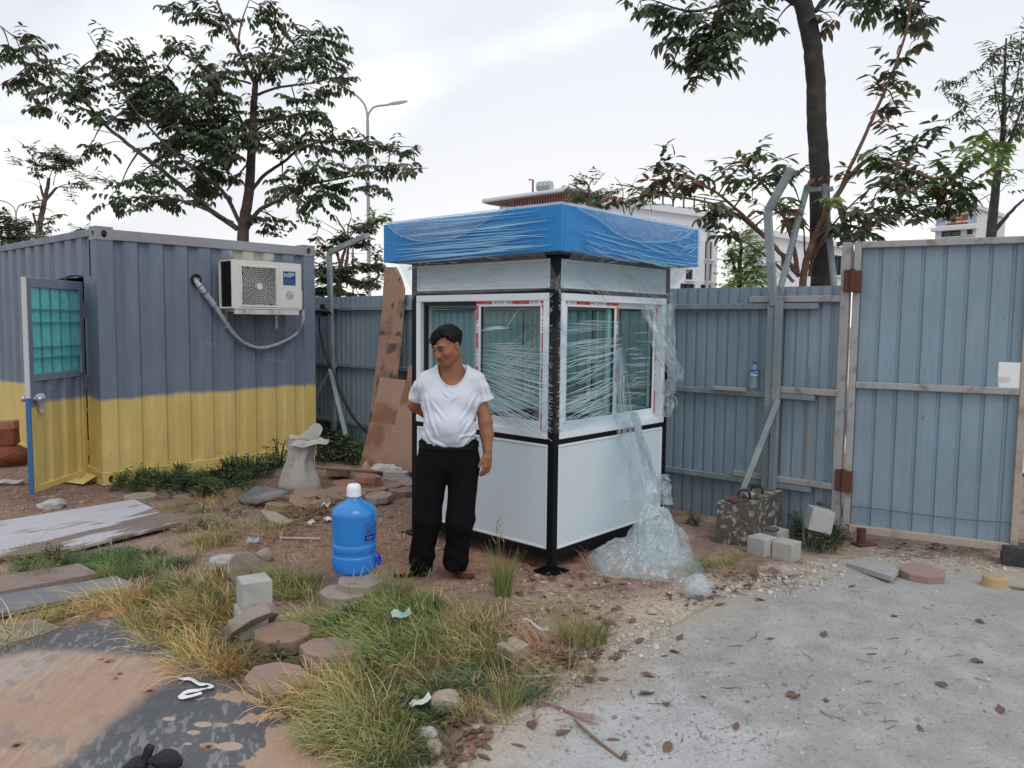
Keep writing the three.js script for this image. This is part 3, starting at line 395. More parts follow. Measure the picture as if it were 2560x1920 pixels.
  strip('torn_strip', c3([[1915, 1945, 685, 0.0], [1905, 1962, 790, 0.01], [1918, 1965, 900, 0.02], [1935, 1960, 1050, 0.03], [1940, 1955, 1180, 0.03]]), 0.03, F3, 6, 9);
  strip('torn_strip', c3([[1905, 1930, 1105, 0.0], [1895, 1950, 1170, 0.02], [1890, 1970, 1240, 0.03], [1895, 1930, 1310, 0.03]]), 0.02, F2, 5, 13);
  const c8 = ([a, b, v, d]) => [a / 2.764 + 1340, b / 2.764 + 1340, v / 2.764 + 900, d];
  strip('torn_strip', [...c3([[1648, 1662, 925, 0.0], [1635, 1690, 1020, 0.02], [1625, 1708, 1120, 0.03], [1622, 1722, 1220, 0.04]]), ...[[555, 690, 430, 0.05], [562, 712, 520, 0.06], [552, 745, 620, 0.07], [545, 785, 740, 0.08], [548, 822, 850, 0.1], [560, 850, 960, 0.14]].map(c8)], 0.02, F2, 13, 21);
  strip('torn_strip', [[660, 690, 360, 0.06], [690, 728, 480, 0.08], [722, 760, 600, 0.09], [752, 800, 730, 0.1], [775, 830, 830, 0.12], [770, 850, 920, 0.15]].map(c8), 0.03, F4, 7, 41);
  strip('torn_strip', [[870, 905, 790, 0.0], [860, 918, 840, 0.02], [858, 930, 930, 0.06], [870, 935, 1000, 0.08]].map(c8), 0.03, F3, 5, 33);
  // heap of loose film on the ground beside the booth
  const base = FK.local(gp(1618, 1412));
  const worley = (x, y, k) => { const xi = Math.floor(x), yi = Math.floor(y); let a = 9; for (let q = -1; q < 2; q++) for (let r = -1; r < 2; r++) { const px = xi + q + hash3(xi + q, yi + r, k), py = yi + r + hash3(xi + q, yi + r, k + 5), d = Math.hypot(x - px, y - py); if (d < a) a = d; } return a; };
  const fold2 = (x, y, k) => { const wx = x + 0.3 * (noise(x * 2, y * 2, k + 0.5) - 0.5), wy = y + 0.3 * (noise(x * 2 + 5, y * 2, k + 0.5) - 0.5); return 0.6 * (worley(wx * 3.2, wy * 2.2, k) - 0.45) + 0.36 * (worley(wx * 7.5 + 3, wy * 5, k + 11) - 0.45) + 0.16 * (worley(wx * 17, wy * 13, k + 17) - 0.45); };
  const heapAt = (cx, cz, rx, rz, h, seed, m) => { const sd = Math.round(seed * 10); const f = (r, a) => { const x = Math.cos(a) * r, z = Math.sin(a) * r, e = 0.8 + 0.4 * noise(Math.cos(a) * 1.7 + seed, Math.sin(a) * 1.7 + 5), q = fold2(x * 1.1, z * 1.1, sd), w = fold2(z * 1.3 + 7, x * 1.3, sd + 2); const bell = Math.pow(clamp(1 - Math.pow(r, 2.4)), 0.6); return V(cx + x * rx * e + 0.09 * w * rx, 0.006 + Math.max(0.0, h * bell * 0.85 + (0.05 + 0.16 * h) * q * Math.min(1, (1 - r) * 3 + 0.25)), cz + z * rz * e + 0.09 * q * rz); };
    part('film_heap', sheet(150, 60, (a, b) => { const p = f(b, a * 2 * Math.PI); return [p, p.x * 1.4, p.z * 1.4 + p.y * 1.4]; }), m, wrap);
    const mb = new MB(); for (let i = 0; i < 34; i++) { let r = 0.05 + R() * 0.9, a = R() * 6.283; const dr = (R() - 0.5) * 0.16, da = (R() - 0.5) * 0.14, pts = []; for (let k = 0; k < 7; k++) { pts.push(f(clamp(r, 0, 1), a).add(V(0, 0.003, 0))); r += dr / 2; a += da + (R() - 0.5) * 0.08; } mb.tube(pts, pts.map((_, k) => 0.0004 + (0.0008 + 0.0012 * R()) * Math.sin(Math.PI * k / 6)), 3); } mb.build('film_glint_creases', MCr, wrap, { kind: 'stuff' }); };
  heapAt(base.x + 0.0, base.z - 0.02, 0.37, 0.42, 0.15, 3.1, F3); heapAt(base.x - 0.04, base.z + 0.02, 0.31, 0.36, 0.2, 6.2, F3); heapAt(base.x - 0.0, base.z - 0.13, 0.23, 0.25, 0.33, 11.7, F3); heapAt(base.x - 0.01, base.z - 0.12, 0.17, 0.19, 0.44, 15.7, F4);
}
// ---------------------------------------------------------------- site container (near corner at the origin; door wall on z = 0 along -x, end wall on x = 0 along -z)
const paint = (extra) => { const n = 1024; return colorTex(n, n, (u, v) => {
  const a = u * 3, y = v * 3, w = fbm(a * 2.2 + 3, y * 2 + 1, 0, 4), f = fbm(a * 14, y * 3, 0, 4), s = noise(a * 60, y * 8), g = noise(a * 150, y * 150);
  const line = 0.845 + (fbm(a * 3.1 + 9, 2.5, 0, 3) - 0.5) * 0.07;
  let c = mix3([0.62, 0.475, 0.155], [0.69, 0.535, 0.20], f); c = mix3(c, mix3([0.14, 0.18, 0.24], [0.17, 0.21, 0.275], f), sstep(line - 0.022 - 0.02 * w, line + 0.03 * w + 0.006, y + (g - 0.5) * 0.022));
  const run = noise(a * 34 + 4, 7.7), rl = noise(a * 34 + 90, 3.3) * 2.6; if (run > 0.83 && y < rl && y > rl - 0.5 * run && g > 0.3) c = mix3(c, [0.20, 0.12, 0.07], 0.4 * sstep(0.83, 0.95, run)); if (g > 0.9 && w > 0.58) c = mix3(c, [0.16, 0.085, 0.05], 0.6); const scr = noise(a * 9 + y * 60, y * 3 - a * 5); if (scr > 0.9 && w > 0.5) c = mix3(c, [0.4, 0.4, 0.4], 0.3);
  if (extra) c = extra(c, a, y, w, f, s, g);
  const k = 0.93 + 0.14 * s * f + 0.05 * (g - 0.5) + (w - 0.5) * 0.12; return [c[0] * k, c[1] * k, c[2] * k]; }, [1 / 3, 1 / 3]); };
const MC = {
  end: std([1, 1, 1], 0.6, { map: paint((c, a, y, w, f, s, g) => { c = mix3(c, [0.46, 0.43, 0.37], sstep(0.55, 0.75, gauss(a, y, 1.68, 2.4, 0.42, 0.2) + (w - 0.5) * 0.35)); return y > 0.8 && y < 0.9 && a > 2.4 && w > 0.47 ? [0.05, 0.16, 0.3] : c; }) }),
  side: std([1, 1, 1], 0.6, { map: paint() }),
  rail: std([1, 1, 1], 0.65, { map: worn([0.265, 0.275, 0.295], [0.2, 0.155, 0.11], 0.75, 5, 4) }), railBlue: std([1, 1, 1], 0.65, { map: worn([0.165, 0.205, 0.275], [0.3, 0.3, 0.3], 0.5, 6, 3) }),
  yellow: std([0.66, 0.505, 0.175], 0.6), dark: std([0.02, 0.02, 0.022], 0.9), grey: std([0.27, 0.285, 0.3], 0.6), blue: std([0.03, 0.13, 0.3], 0.5), white: std([0.52, 0.53, 0.54], 0.6), metal: std([0.45, 0.45, 0.44], 0.35, { metalness: 0.6 }), rust: std([0.13, 0.06, 0.035], 0.9),
  roof: std([0.16, 0.19, 0.24], 0.7),
};
const CW = 2.504, CLn = 6.06, CB = -0.04, CTp = 2.534;
const cont = thing('site_container', 'grey and yellow corrugated steel site container with its door ajar', 'shipping container', CP, -CT);
{
  const end = (a, y, o) => V(-0.004 + o, y, -a), side = (a, y, o) => V(-a, y, -0.004 + o), far = (a, y, o) => V(-CLn + 0.004 - o, y, -a), rear = (a, y, o) => V(-a, y, -CW + 0.004 - o);
  const walls = [];
  part('end_wall', corrugated(0.16, CW - 0.16, CB + 0.13, 2.42, 0.26, 0.12, 0.032, 0.036, 0.013, end), MC.end, cont);
  part('end_wall', corrugated(0.16, CW - 0.16, CB + 0.13, 2.42, 0.26, 0.12, 0.032, 0.036, 0.013, far), MC.end, cont);
  part('side_wall', corrugated(1.38, CLn - 0.16, CB + 0.15, 2.455, 0.325, 0.15, 0.045, 0.036, 0.075, side), MC.side, cont);
  part('side_wall', corrugated(0.2, 1.38, 2.06, 2.455, 0.325, 0.15, 0.045, 0.036, 0.075, side), MC.side, cont);
  part('side_wall', corrugated(0.16, CLn - 0.16, CB + 0.15, 2.455, 0.325, 0.15, 0.045, 0.036, 0.075, rear), MC.side, cont);
  for (const [x, z] of [[0, 0], [0, CW - 0.16], [CLn - 0.16, 0], [CLn - 0.16, CW - 0.16]]) { const g = boxUV(0.16, 2.42 - CB - 0.12, 0.16); g.translate(-x - 0.08, (2.42 + CB + 0.12) / 2, -z - 0.08); boxMap(g, 0.3, 0); part('corner_post', g, MC.side, cont); }
  { const g = boxUV(0.22, 1.98, 0.03); g.translate(-0.27, 1.07, -0.022); boxMap(g, 0.9, 0); part('door_jamb', g, MC.side, cont); }
  new MB().box(0.05, 0.105, CW - 0.32, -0.015, 2.475, -CW / 2).build('top_rail', MC.rail, cont); new MB().box(CLn - 0.32, 0.075, 0.05, -CLn / 2, 2.495, -0.018).build('top_rail', MC.railBlue, cont);
  new MB().box(CLn - 0.32, 0.075, 0.05, -CLn / 2, 2.495, -CW + 0.018).build('top_rail', MC.railBlue, cont); new MB().box(0.05, 0.105, CW - 0.32, -CLn + 0.015, 2.475, -CW / 2).build('top_rail', MC.rail, cont);
  new MB().box(0.06, 0.13, CW - 0.2, -0.028, CB + 0.065, -CW / 2).build('bottom_rail', MC.yellow, cont); new MB().box(CLn - 0.2, 0.15, 0.06, -CLn / 2, CB + 0.075, -0.028).build('bottom_rail', MC.yellow, cont); new MB().box(CLn - 0.2, 0.15, 0.06, -CLn / 2, CB + 0.075, -CW + 0.028).build('bottom_rail', MC.yellow, cont);
  new MB().box(CLn - 0.1, 0.03, CW - 0.1, -CLn / 2, 2.49, -CW / 2).build('roof_sheet', MC.roof, cont); new MB().box(CLn - 0.1, 0.03, CW - 0.1, -CLn / 2, CB + 0.1, -CW / 2).build('floor', MC.dark, cont);
  const plate = (w, h, hx, hy, rx, ry) => { const s = new THREE.Shape(); s.moveTo(-w / 2, -h / 2); s.lineTo(w / 2, -h / 2); s.lineTo(w / 2, h / 2); s.lineTo(-w / 2, h / 2); s.closePath(); const p = new THREE.Path(); p.absellipse(hx, hy, rx, ry, 0, Math.PI * 2, true); s.holes.push(p); return new THREE.ExtrudeGeometry(s, { depth: 0.022, bevelEnabled: false, curveSegments: 10 }); };
  for (const [x, z] of [[0, 0], [0, 1], [1, 0], [1, 1]]) for (const y of [2.48, CB + 0.06]) {   // corner castings with their oval holes
    const mb = new MB(), sx = x ? -1 : 1, sz = z ? -1 : 1, m = new THREE.Matrix4();
    mb.add(plate(0.17, 0.12, 0.012, 0, 0.036, 0.03), m.makeTranslation(0, 0, sz > 0 ? 0.061 : -0.083)); mb.add(plate(0.17, 0.12, 0, 0, 0.03, 0.038), new THREE.Matrix4().makeRotationY(Math.PI / 2).setPosition(sx > 0 ? 0.061 : -0.083, 0, 0));
    mb.box(0.17, 0.018, 0.17, 0, 0.062, 0); mb.box(0.165, 0.014, 0.165, 0, -0.056, 0); mb.box(0.02, 0.1, 0.165, -sx * 0.07, 0, 0);
    mb.g.forEach(g => g.translate(x ? -CLn + 0.083 : -0.077, y, z ? -CW + 0.083 : -0.077)); mb.build('corner_casting', y > 1 ? MC.rail : MC.yellow, cont);
  }
  // the lintel sheet bent up over the doorway
  part('lintel_flap', sheet(8, 2, (s, t) => V(lerp(-1.33, -0.385, s), 2.055 + 0.03 * s * s - 0.01 * t, 0.0 + t * (0.02 + 0.09 * s))), MC.railBlue, cont);
  // door, hinged at the jamb and swung out
  const door = new THREE.Group(); door.name = 'door'; door.position.set(-0.388, 0, 0.012); door.rotation.y = 2.30 ; cont.add(door);   // door's own x is -along its width
  const W = 0.94, T = 0.04, b = (n, w, h, x, y, m, t = T, z = 0) => { const g = boxUV(w, h, t); g.translate(-x, y, z); boxMap(g, 1.2, 0); return part(n, g, m, door); };
  b('stile', 0.07, 1.98, 0.045, 1.02, MC.side); b('stile', 0.07, 1.98, W - 0.05, 1.02, MC.side); b('door_rail', W - 0.16, 0.09, W / 2, 1.965, MC.railBlue); b('door_rail', W - 0.16, 0.07, W / 2, 1.09, MC.railBlue); b('door_rail', W - 0.16, 0.06, W / 2, 0.06, MC.yellow);
  b('edge_strip', 0.012, 1.1, W - 0.008, 1.46, MC.white, T + 0.004); b('edge_strip', 0.012, 0.88, W - 0.008, 0.465, MC.blue, T + 0.004);
  { const g = corrugated(0.08, W - 0.085, 0.09, 1.055, 0.24, 0.1, 0.04, 0.02, 0.02, (a, y, o) => V(-a, y, 0.012 + o)); const uv = g.attributes.uv; for (let i = 0; i < uv.count; i++) uv.setX(i, uv.getX(i) + 1.2); part('lower_panel', g, MC.side, door); }
  const glass = colorTex(64, 64, (u, v) => { const k = 0.85 + 0.3 * noise(u * 40, v * 40); return [0.15 * k, 0.56 * k, 0.57 * k]; });
  { const g = boxUV(W - 0.16, 0.79, 0.008); g.translate(-W / 2, 1.522, -0.006); part('glass_pane', g, new THREE.MeshPhysicalMaterial({ map: glass, roughness: 0.28, clearcoat: 0.4, clearcoatRoughness: 0.3 }), door); }
  const bar = std([0.07, 0.26, 0.27], 0.5);
  for (let i = 1; i < 5; i++) b('grille_bar', 0.011, 0.79, 0.08 + (W - 0.16) * i / 5, 1.522, bar, 0.012, 0.006);
  for (const y of [1.27, 1.37, 1.6, 1.72]) b('grille_bar', W - 0.16, 0.012, W / 2, y, bar, 0.012, 0.014);
  for (const s of [1, -1]) { const k = new MB(); k.add(new THREE.SphereGeometry(0.03, 14, 10), mat4(-(W - 0.065), 0.9, s * 0.075)); k.add(new THREE.CylinderGeometry(0.012, 0.02, 0.05, 10), mat4(-(W - 0.065), 0.9, s * 0.04, Math.PI / 2)); k.build('door_knob', MC.metal, door); }
  part('rag', iso((x, y, z) => smin(ell(V(-W + 0.11, 0.9, 0.05), 0.06, 0.045, 0.035)(x, y, z), cap(V(-W + 0.12, 0.9, 0.05), V(-W + 0.13, 0.76, 0.045), 0.028, 0.016)(x, y, z), 0.03) + (fbm(x * 30, y * 30, z * 30, 2) - 0.5) * 0.03, V(-W, 0.7, -0.02), V(-W + 0.24, 1.0, 0.12), 0.012), std([0.42, 0.43, 0.47], 0.9), door);
  for (const y of [1.72, 0.98, 0.3]) { const h = new MB(); h.cyl(0.014, 0.014, 0.075, 0.004, y + 0.04, 0.006, 8); h.cyl(0.014, 0.014, 0.07, 0.004, y - 0.04, 0.006, 8); h.build('hinge', y < 0.5 ? MC.yellow : MC.metal, door); }
  b('latch', 0.03, 0.2, 0.1, 1.19, MC.railBlue, 0.02, 0.03);
  // small blocks under the container
  for (const [x, z] of [[-0.2, -2.2], [-0.3, -0.3], [-4, -0.3], [-4, -2.2]]) new MB().box(0.3, 0.12, 0.3, x, CB - 0.06, z).build('support_block', MC.grey, cont);
  // bent yellow sill plate at the foot of the doorway
  part('sill_plate', sheet(4, 3, (s, t) => V(lerp(-0.5, -0.12, s), 0.05 - 0.07 * t, 0.02 + 0.26 * t * (1 - 0.5 * s))), MC.yellow, cont);
}
// ---------------------------------------------------------------- outdoor unit of an air conditioner, on the end wall
{
  const L = (u, v, x) => FC.onX(440 + u / 5.53, 600 + v / 5.53, x), X0 = 0.06, X1 = 0.345;
  const p0 = L(770, 285, X1), p1 = L(1732, 975, X1), z0 = p0.z, z1 = p1.z, y0 = 1.765, y1 = 2.285, cz = (z0 + z1) / 2, w = Math.abs(z1 - z0);
  const cream = std([0.66, 0.66, 0.63], 0.45), darkc = new THREE.MeshPhysicalMaterial({ color: rgb(0.012, 0.012, 0.014), roughness: 0.8, specularIntensity: 0.3, side: THREE.DoubleSide }), rawW = std([1, 1, 1], 0.6, { map: worn([0.6, 0.59, 0.55], [0.15, 0.1, 0.07], 0.8, 7, 6, 256) });
  const MF0 = std([0.2, 0.2, 0.2], 0.7); const ac = thing('air_conditioner', 'cream outdoor air conditioner unit with round fan grille on container wall', 'air conditioner', CP, -CT);
  const gr0 = L(888, 345, X1), gr1 = L(1400, 925, X1), gz = (gr0.z + gr1.z) / 2, gy = (gr0.y + gr1.y) / 2, gr = Math.abs(gr0.z - gr1.z) / 2;
  const front = new THREE.Shape(), R = 0.02, hw = w / 2, hh = (y1 - y0) / 2; front.moveTo(-hw + R, -hh); front.lineTo(hw - R, -hh); front.quadraticCurveTo(hw, -hh, hw, -hh + R); front.lineTo(hw, hh - R); front.quadraticCurveTo(hw, hh, hw - R, hh); front.lineTo(-hw + R, hh); front.quadraticCurveTo(-hw, hh, -hw, hh - R); front.lineTo(-hw, -hh + R); front.quadraticCurveTo(-hw, -hh, -hw + R, -hh);
  const hole = new THREE.Path(), hx = -(gz - cz), hy = gy - (y0 + y1) / 2, q = gr * 0.95, hq = Math.min(q, hh - 0.03); hole.moveTo(hx - q, hy - hq); hole.lineTo(hx - q, hy + hq); hole.lineTo(hx + q, hy + hq); hole.lineTo(hx + q, hy - hq); hole.closePath(); front.holes.push(hole);
  const turn = new THREE.Matrix4().makeRotationY(Math.PI / 2).setPosition(X1 - 0.012, (y0 + y1) / 2, cz);
  const fg = new THREE.ExtrudeGeometry(front, { depth: 0.01, bevelEnabled: true, bevelSize: 0.004, bevelThickness: 0.004, bevelSegments: 2, curveSegments: 6 }); fg.applyMatrix4(turn); part('front_panel', boxMap(fg), cream, ac);
  new MB().box(X1 - X0 - 0.01, 0.012, w, (X0 + X1) / 2, y1 - 0.002, cz).build('top_cover', cream, ac); new MB().box(X1 - X0 - 0.01, 0.02, w, (X0 + X1) / 2, y0 + 0.008, cz).build('base_pan', cream, ac); new MB().box(X1 - X0 - 0.02, y1 - y0 - 0.02, 0.012, (X0 + X1) / 2 - 0.005, (y0 + y1) / 2, z1 + 0.008).build('side_panel', cream, ac);
  new MB().box(0.02, y1 - y0 - 0.02, 0.035, X0, (y0 + y1) / 2, z0 - 0.017).build('coil_frame', cream, ac);
  { const mb = new MB(); mb.box(X1 - X0 - 0.05, y1 - y0 - 0.03, 0.008, (X0 + X1) / 2, (y0 + y1) / 2, z0 - 0.018); for (let i = 0; i < 14; i++) mb.box(X1 - X0 - 0.05, 0.003, 0.006, (X0 + X1) / 2, y0 + 0.035 + i * 0.034, z0 - 0.012); mb.build('coil', darkc, ac); }
  new MB().box(0.01, y1 - y0 - 0.03, w - 0.03, X0 + 0.05, (y0 + y1) / 2, cz).build('inner_back', MF0, ac);
  { const mb = new MB(), c = V(X1 + 0.006, gy, gz); for (let i = 0; i < 15; i++) { const r = 0.047 + i * 0.0196, pts = []; const n = 48; let run = []; for (let k = 0; k <= n; k++) { const a = k / n * 2 * Math.PI, z = Math.cos(a) * r, y = Math.sin(a) * r; if (Math.abs(z) < q && Math.abs(y) < hq) run.push(V(c.x, c.y + y, c.z + z)); else { if (run.length > 1) mb.tube(run, 0.0034, 4); run = []; } } if (run.length > 1) mb.tube(run, 0.0034, 4); }
    for (let k = 0; k < 18; k++) { const a = k / 18 * 2 * Math.PI + 0.04, e = Math.min(q / Math.abs(Math.cos(a)), hq / Math.abs(Math.sin(a))); mb.tube([V(c.x - 0.002, c.y + Math.sin(a) * 0.04, c.z + Math.cos(a) * 0.04), V(c.x - 0.003, c.y + Math.sin(a) * e, c.z + Math.cos(a) * e)], 0.002, 3); }
    mb.build('fan_grille', cream, ac, { kind: 'stuff' }); part('grille_hub', new THREE.CylinderGeometry(0.036, 0.036, 0.012, 24).rotateZ(Math.PI / 2).translate(c.x + 0.002, c.y, c.z), cream, ac);
    const fr = new MB(); fr.box(0.014, 0.02, 2 * q + 0.04, c.x - 0.003, gy + hq + 0.008, gz); fr.box(0.014, 0.02, 2 * q + 0.04, c.x - 0.003, gy - hq - 0.008, gz); fr.box(0.014, 2 * hq, 0.02, c.x - 0.003, gy, gz + q + 0.008); fr.box(0.014, 2 * hq, 0.02, c.x - 0.003, gy, gz - q - 0.008); fr.build('grille_frame', cream, ac);
    new MB().add(new THREE.CylinderGeometry(0.05, 0.05, 0.06, 16).rotateZ(Math.PI / 2), mat4(c.x - 0.06, c.y, c.z)).build('fan_motor', darkc, ac); }
  { const a = L(1430, 375, X1), b = L(1700, 940, X1); new MB().box(0.008, Math.abs(a.y - b.y), Math.abs(a.z - b.z), X1 + 0.004, (a.y + b.y) / 2, (a.z + b.z) / 2).build('service_panel', cream, ac); }
  { const c = document.createElement('canvas'); c.width = 256; c.height = 300; const x = c.getContext('2d'); x.fillStyle = '#123a74'; x.fillRect(0, 0, 256, 300); x.fillStyle = '#f2f4f8'; x.font = 'bold 56px sans-serif'; x.fillText('Reetech', 12, 92); x.strokeStyle = '#f2f4f8'; x.lineWidth = 9; x.beginPath(); x.moveTo(10, 108); x.quadraticCurveTo(90, 140, 190, 100); x.stroke(); x.beginPath(); x.moveTo(90, 44); x.quadraticCurveTo(180, 20, 236, 52); x.stroke(); x.fillStyle = '#7f9bc4'; for (let i = 0; i < 6; i++) x.fillRect(20, 180 + i * 18, 216, 3);
    const t = new THREE.CanvasTexture(c); t.colorSpace = THREE.SRGBColorSpace; const a = L(1483, 430, X1 + 0.012), b = L(1655, 630, X1 + 0.012), X = X1 + 0.0105; new MB().quad(V(X, b.y, a.z), V(X, b.y, b.z), V(X, a.y, b.z), V(X, a.y, a.z)).build('name_label', new THREE.MeshStandardMaterial({ map: t, roughness: 0.35 }), ac); }
  { const a = L(1575, 762, X1 + 0.012); part('round_sticker', new THREE.CylinderGeometry(0.048, 0.048, 0.003, 28).rotateZ(Math.PI / 2).translate(X1 + 0.0105, a.y, a.z), std([1, 1, 1], 0.4, { map: worn([0.42, 0.42, 0.4], [0.12, 0.11, 0.08], 0.9, 4, 8, 128) }), ac); }
  { const a = L(1745, 845, 0.25); new MB().box(0.2, 0.2, 0.03, 0.24, y0 + 0.12, z1 - 0.006).build('valve_cover', cream, ac); }
  { const mb = new MB(); for (const z of [z0 - 0.1, z1 + 0.12]) new MB().box(0.33, 0.03, 0.035, 0.165, y0 - 0.02, z).build('bracket_arm', rawW, ac); new MB().box(0.04, 0.055, w - 0.06, 0.325, y0 - 0.035, cz).build('bracket_rail', rawW, ac); for (const z of [z0 - 0.1, z1 + 0.12]) new MB().box(0.012, 0.24, 0.03, 0.006, y0 - 0.1, z).build('bracket_arm', rawW, ac); }
  const wrap = std([1, 1, 1], 0.8, { map: worn([0.45, 0.455, 0.49], [0.16, 0.16, 0.18], 0.6, 30, 4, 256) });
  const pp = [[250, 550], [340, 650], [420, 760], [530, 900], [650, 1070], [800, 1290], [980, 1440], [1180, 1490], [1450, 1420], [1680, 1280], [1748, 1140], [1758, 960]].map(([u, v], i) => { const p = L(u, v, i === 0 ? -0.06 : i > 9 ? 0.16 : 0.05); return p; });
  const rad = pp.map((_, i) => i < 3 ? 0.03 : i < 5 ? 0.024 : 0.018);
  const pipe = thing('insulated_pipe', 'wrapped pale grey pipe sagging from a hole in the container to the air conditioner', 'pipe', CP, -CT);
  const cur = new THREE.CatmullRomCurve3(pp, false, 'centripetal'), N = 90, P = [], R2 = []; for (let i = 0; i <= N; i++) { P.push(cur.getPoint(i / N)); R2.push(rad[Math.min(11, Math.floor(i / N * 11))] * (0.92 + 0.2 * noise(i * 0.9, 2))); }
  part('wrapping', tubeGeo(P, R2, 10), wrap, pipe); part('hole_collar', new THREE.TorusGeometry(0.05, 0.012, 8, 20).rotateY(Math.PI / 2).translate(-0.01, pp[0].y, pp[0].z), darkc, pipe);
  for (const [i, k] of [[8, 1], [14, 1], [24, 0]]) new MB().add(new THREE.TorusGeometry(R2[i] + 0.002, 0.004, 5, 14), new THREE.Matrix4().makeRotationFromQuaternion(new THREE.Quaternion().setFromUnitVectors(V(0, 0, 1), P[i + 1].clone().sub(P[i]).normalize())).setPosition(P[i])).build('tape_band', k ? darkc : wrap, pipe);
}
// ---------------------------------------------------------------- sheet metal fence and gate (fence frame: x along the fence to the right, z towards the yard)
const sheetMap = (seed, b = [0.205, 0.275, 0.33]) => { const n = 1024; return colorTex(n, n, (u, v) => { const a = u * 2.5, y = v * 2.5, f = fbm(a * 3 + seed, y * 2, 0, 4), s = noise(a * 40 + seed, y * 4), g = noise(a * 130, y * 130), d = fbm(a * 9 + seed, y * 9 + 4, 0, 4); let c = mix3(b, [b[0] * 1.22, b[1] * 1.2, b[2] * 1.18], f); c = mix3(c, [0.29, 0.30, 0.30], sstep(0.6, 0.8, d) * 0.35); if (d < 0.26 && g > 0.86) c = [0.12, 0.1, 0.09]; const k = 0.9 + 0.1 * s + 0.06 * g + 0.14 * (f - 0.5); return [c[0] * k, c[1] * k, c[2] * k]; }, [0.4, 0.4]); };
const MF = {
  sheet: std([1, 1, 1], 0.55, { map: sheetMap(1) }), gate: std([1, 1, 1], 0.5, { map: sheetMap(4, [0.19, 0.268, 0.33]) }),
  steel: std([1, 1, 1], 0.6, { map: worn([0.2, 0.245, 0.265], [0.3, 0.31, 0.3], 0.7, 8, 5) }), old: std([1, 1, 1], 0.8, { map: worn([0.345, 0.34, 0.335], [0.19, 0.14, 0.11], 0.75, 14, 8, 512, 0.52, 0.7) }), tan: std([1, 1, 1], 0.8, { map: worn([0.4, 0.335, 0.275], [0.24, 0.15, 0.1], 0.8, 9, 12) }),
  rust: std([1, 1, 1], 0.95, { map: worn([0.11, 0.043, 0.03], [0.045, 0.02, 0.016], 0.8, 12, 3, 256), bumpMap: fineGrain, bumpScale: 0.004 }), black: std([0.012, 0.012, 0.014], 0.5), wire: std([0.12, 0.13, 0.13], 0.5, { metalness: 0.4 }),
};
const fence = thing('metal_fence', 'tall blue grey corrugated sheet fence running behind the booth', 'fence', FP, -FT);
{
  const fz = (a, y, o) => V(a, y, o);
  let i = 0; for (let x1 = 1.5; x1 > -11; x1 -= 1.05, i++) { const top = 1.966 + (noise(i * 1.7, 3) - 0.5) * 0.02, g = corrugated(x1 - 1.05, x1 + 0.03, -0.14, top, 0.1, 0.062, 0.012, 0.016, 0.02, fz); g.translate(0, 0, (i & 1) * -0.004); part('sheet_panel', g, MF.sheet, fence); }
  const rail = (x0, x1, y, h = 0.05, m = MF.steel, z = 0.03, d = 0.05) => new MB().box(x1 - x0, h, d, (x0 + x1) / 2, y, z).build('rail', m, fence);
  for (const y of [1.80, 1.055, 0.30]) for (const [a, b] of [[-11, -7.9], [-7.88, -5.05], [-5.04, -2.2], [-2.19, 0.66], [0.662, 1.3]]) rail(a, b, y + (y < 1 ? 0 : 0.004));
  rail(0.72, 1.47, 1.862, 0.052, MF.old, 0.032); rail(0.985, 1.49, 1.11, 0.052, MF.old, 0.034); rail(0.42, 0.72, 1.088, 0.035, MF.tan, 0.05, 0.06); rail(0.62, 1.48, 0.352, 0.05, MF.old, 0.034);
  const foot = { 0: V(0.97, 0.28, 0.14) };
  const post = (x, z, y0, top, m = MF.steel) => new MB().box(0.06, top - y0, 0.05, x, (top + y0) / 2, z).build('post', m, fence);
  // right post: stands on the concrete block, with a bent arm above and a stay to the block
  post(1.0, 0.10, 0.2, 1.84); post(0.935, 0.085, 0.2, 1.82);
  const W = (u, v, z) => FF.onZ(u, v, z);
  { const a = W(1934, 765, 0.1), b = W(1919, 528, 0.1), c = W(1980, 420, 0.14); const mb = new MB(); mb.bar(a, b, 0.062, 0.05); mb.bar(b, c, 0.062, 0.05, 0); mb.build('bent_arm', MF.steel, fence); }
  { const a = W(1944, 1000, 0.14), b = W(1842, 1262, 0.45); new MB().bar(a, b, 0.055, 0.05).build('stay', MF.steel, fence); }
  // left post with its arm and two stays
  { const b = W(835, 1075, 0.12), a = W(823, 631, 0.1), c = W(915, 590, 0.1); const mb = new MB(); mb.bar(b, a, 0.07, 0.05); mb.bar(a.clone().add(V(0.02, 0.0, 0.002)), c, 0.07, 0.05); mb.build('post', MF.steel, fence); }
  new MB().bar(W(826, 925, 0.16), W(866, 1090, 0.75), 0.06, 0.05).build('stay', MF.steel, fence); new MB().bar(W(822, 932, 0.12), W(790, 990, 0.2), 0.04, 0.03).build('stay', MF.steel, fence); new MB().box(0.24, 0.06, 0.03, -5.1, 1.045, 0.075).build('rail', MF.steel, fence);
  // gate post
  { const p = W(2104, 1360, 0.02); new MB().box(0.066, 2.44, 0.07, 1.502, 1.08, 0.02).build('gate_post', MF.old, fence); }
  // rusty seam stain runs as real drip of rust on the seam
  const seam = new MB(); seam.box(0.006, 0.9, 0.003, 1.236, 0.86, 0.003); seam.build('rust_streak', std([0.3, 0.17, 0.08], 0.95), fence);
}
const GT = 0.48, G0 = FF.world(1.556, 0, 0.028), FG = new Frame(G0, GT);
const gate = thing('metal_gate', 'tall blue corrugated gate leaf with rusty hinges at the right', 'gate', G0, -GT);
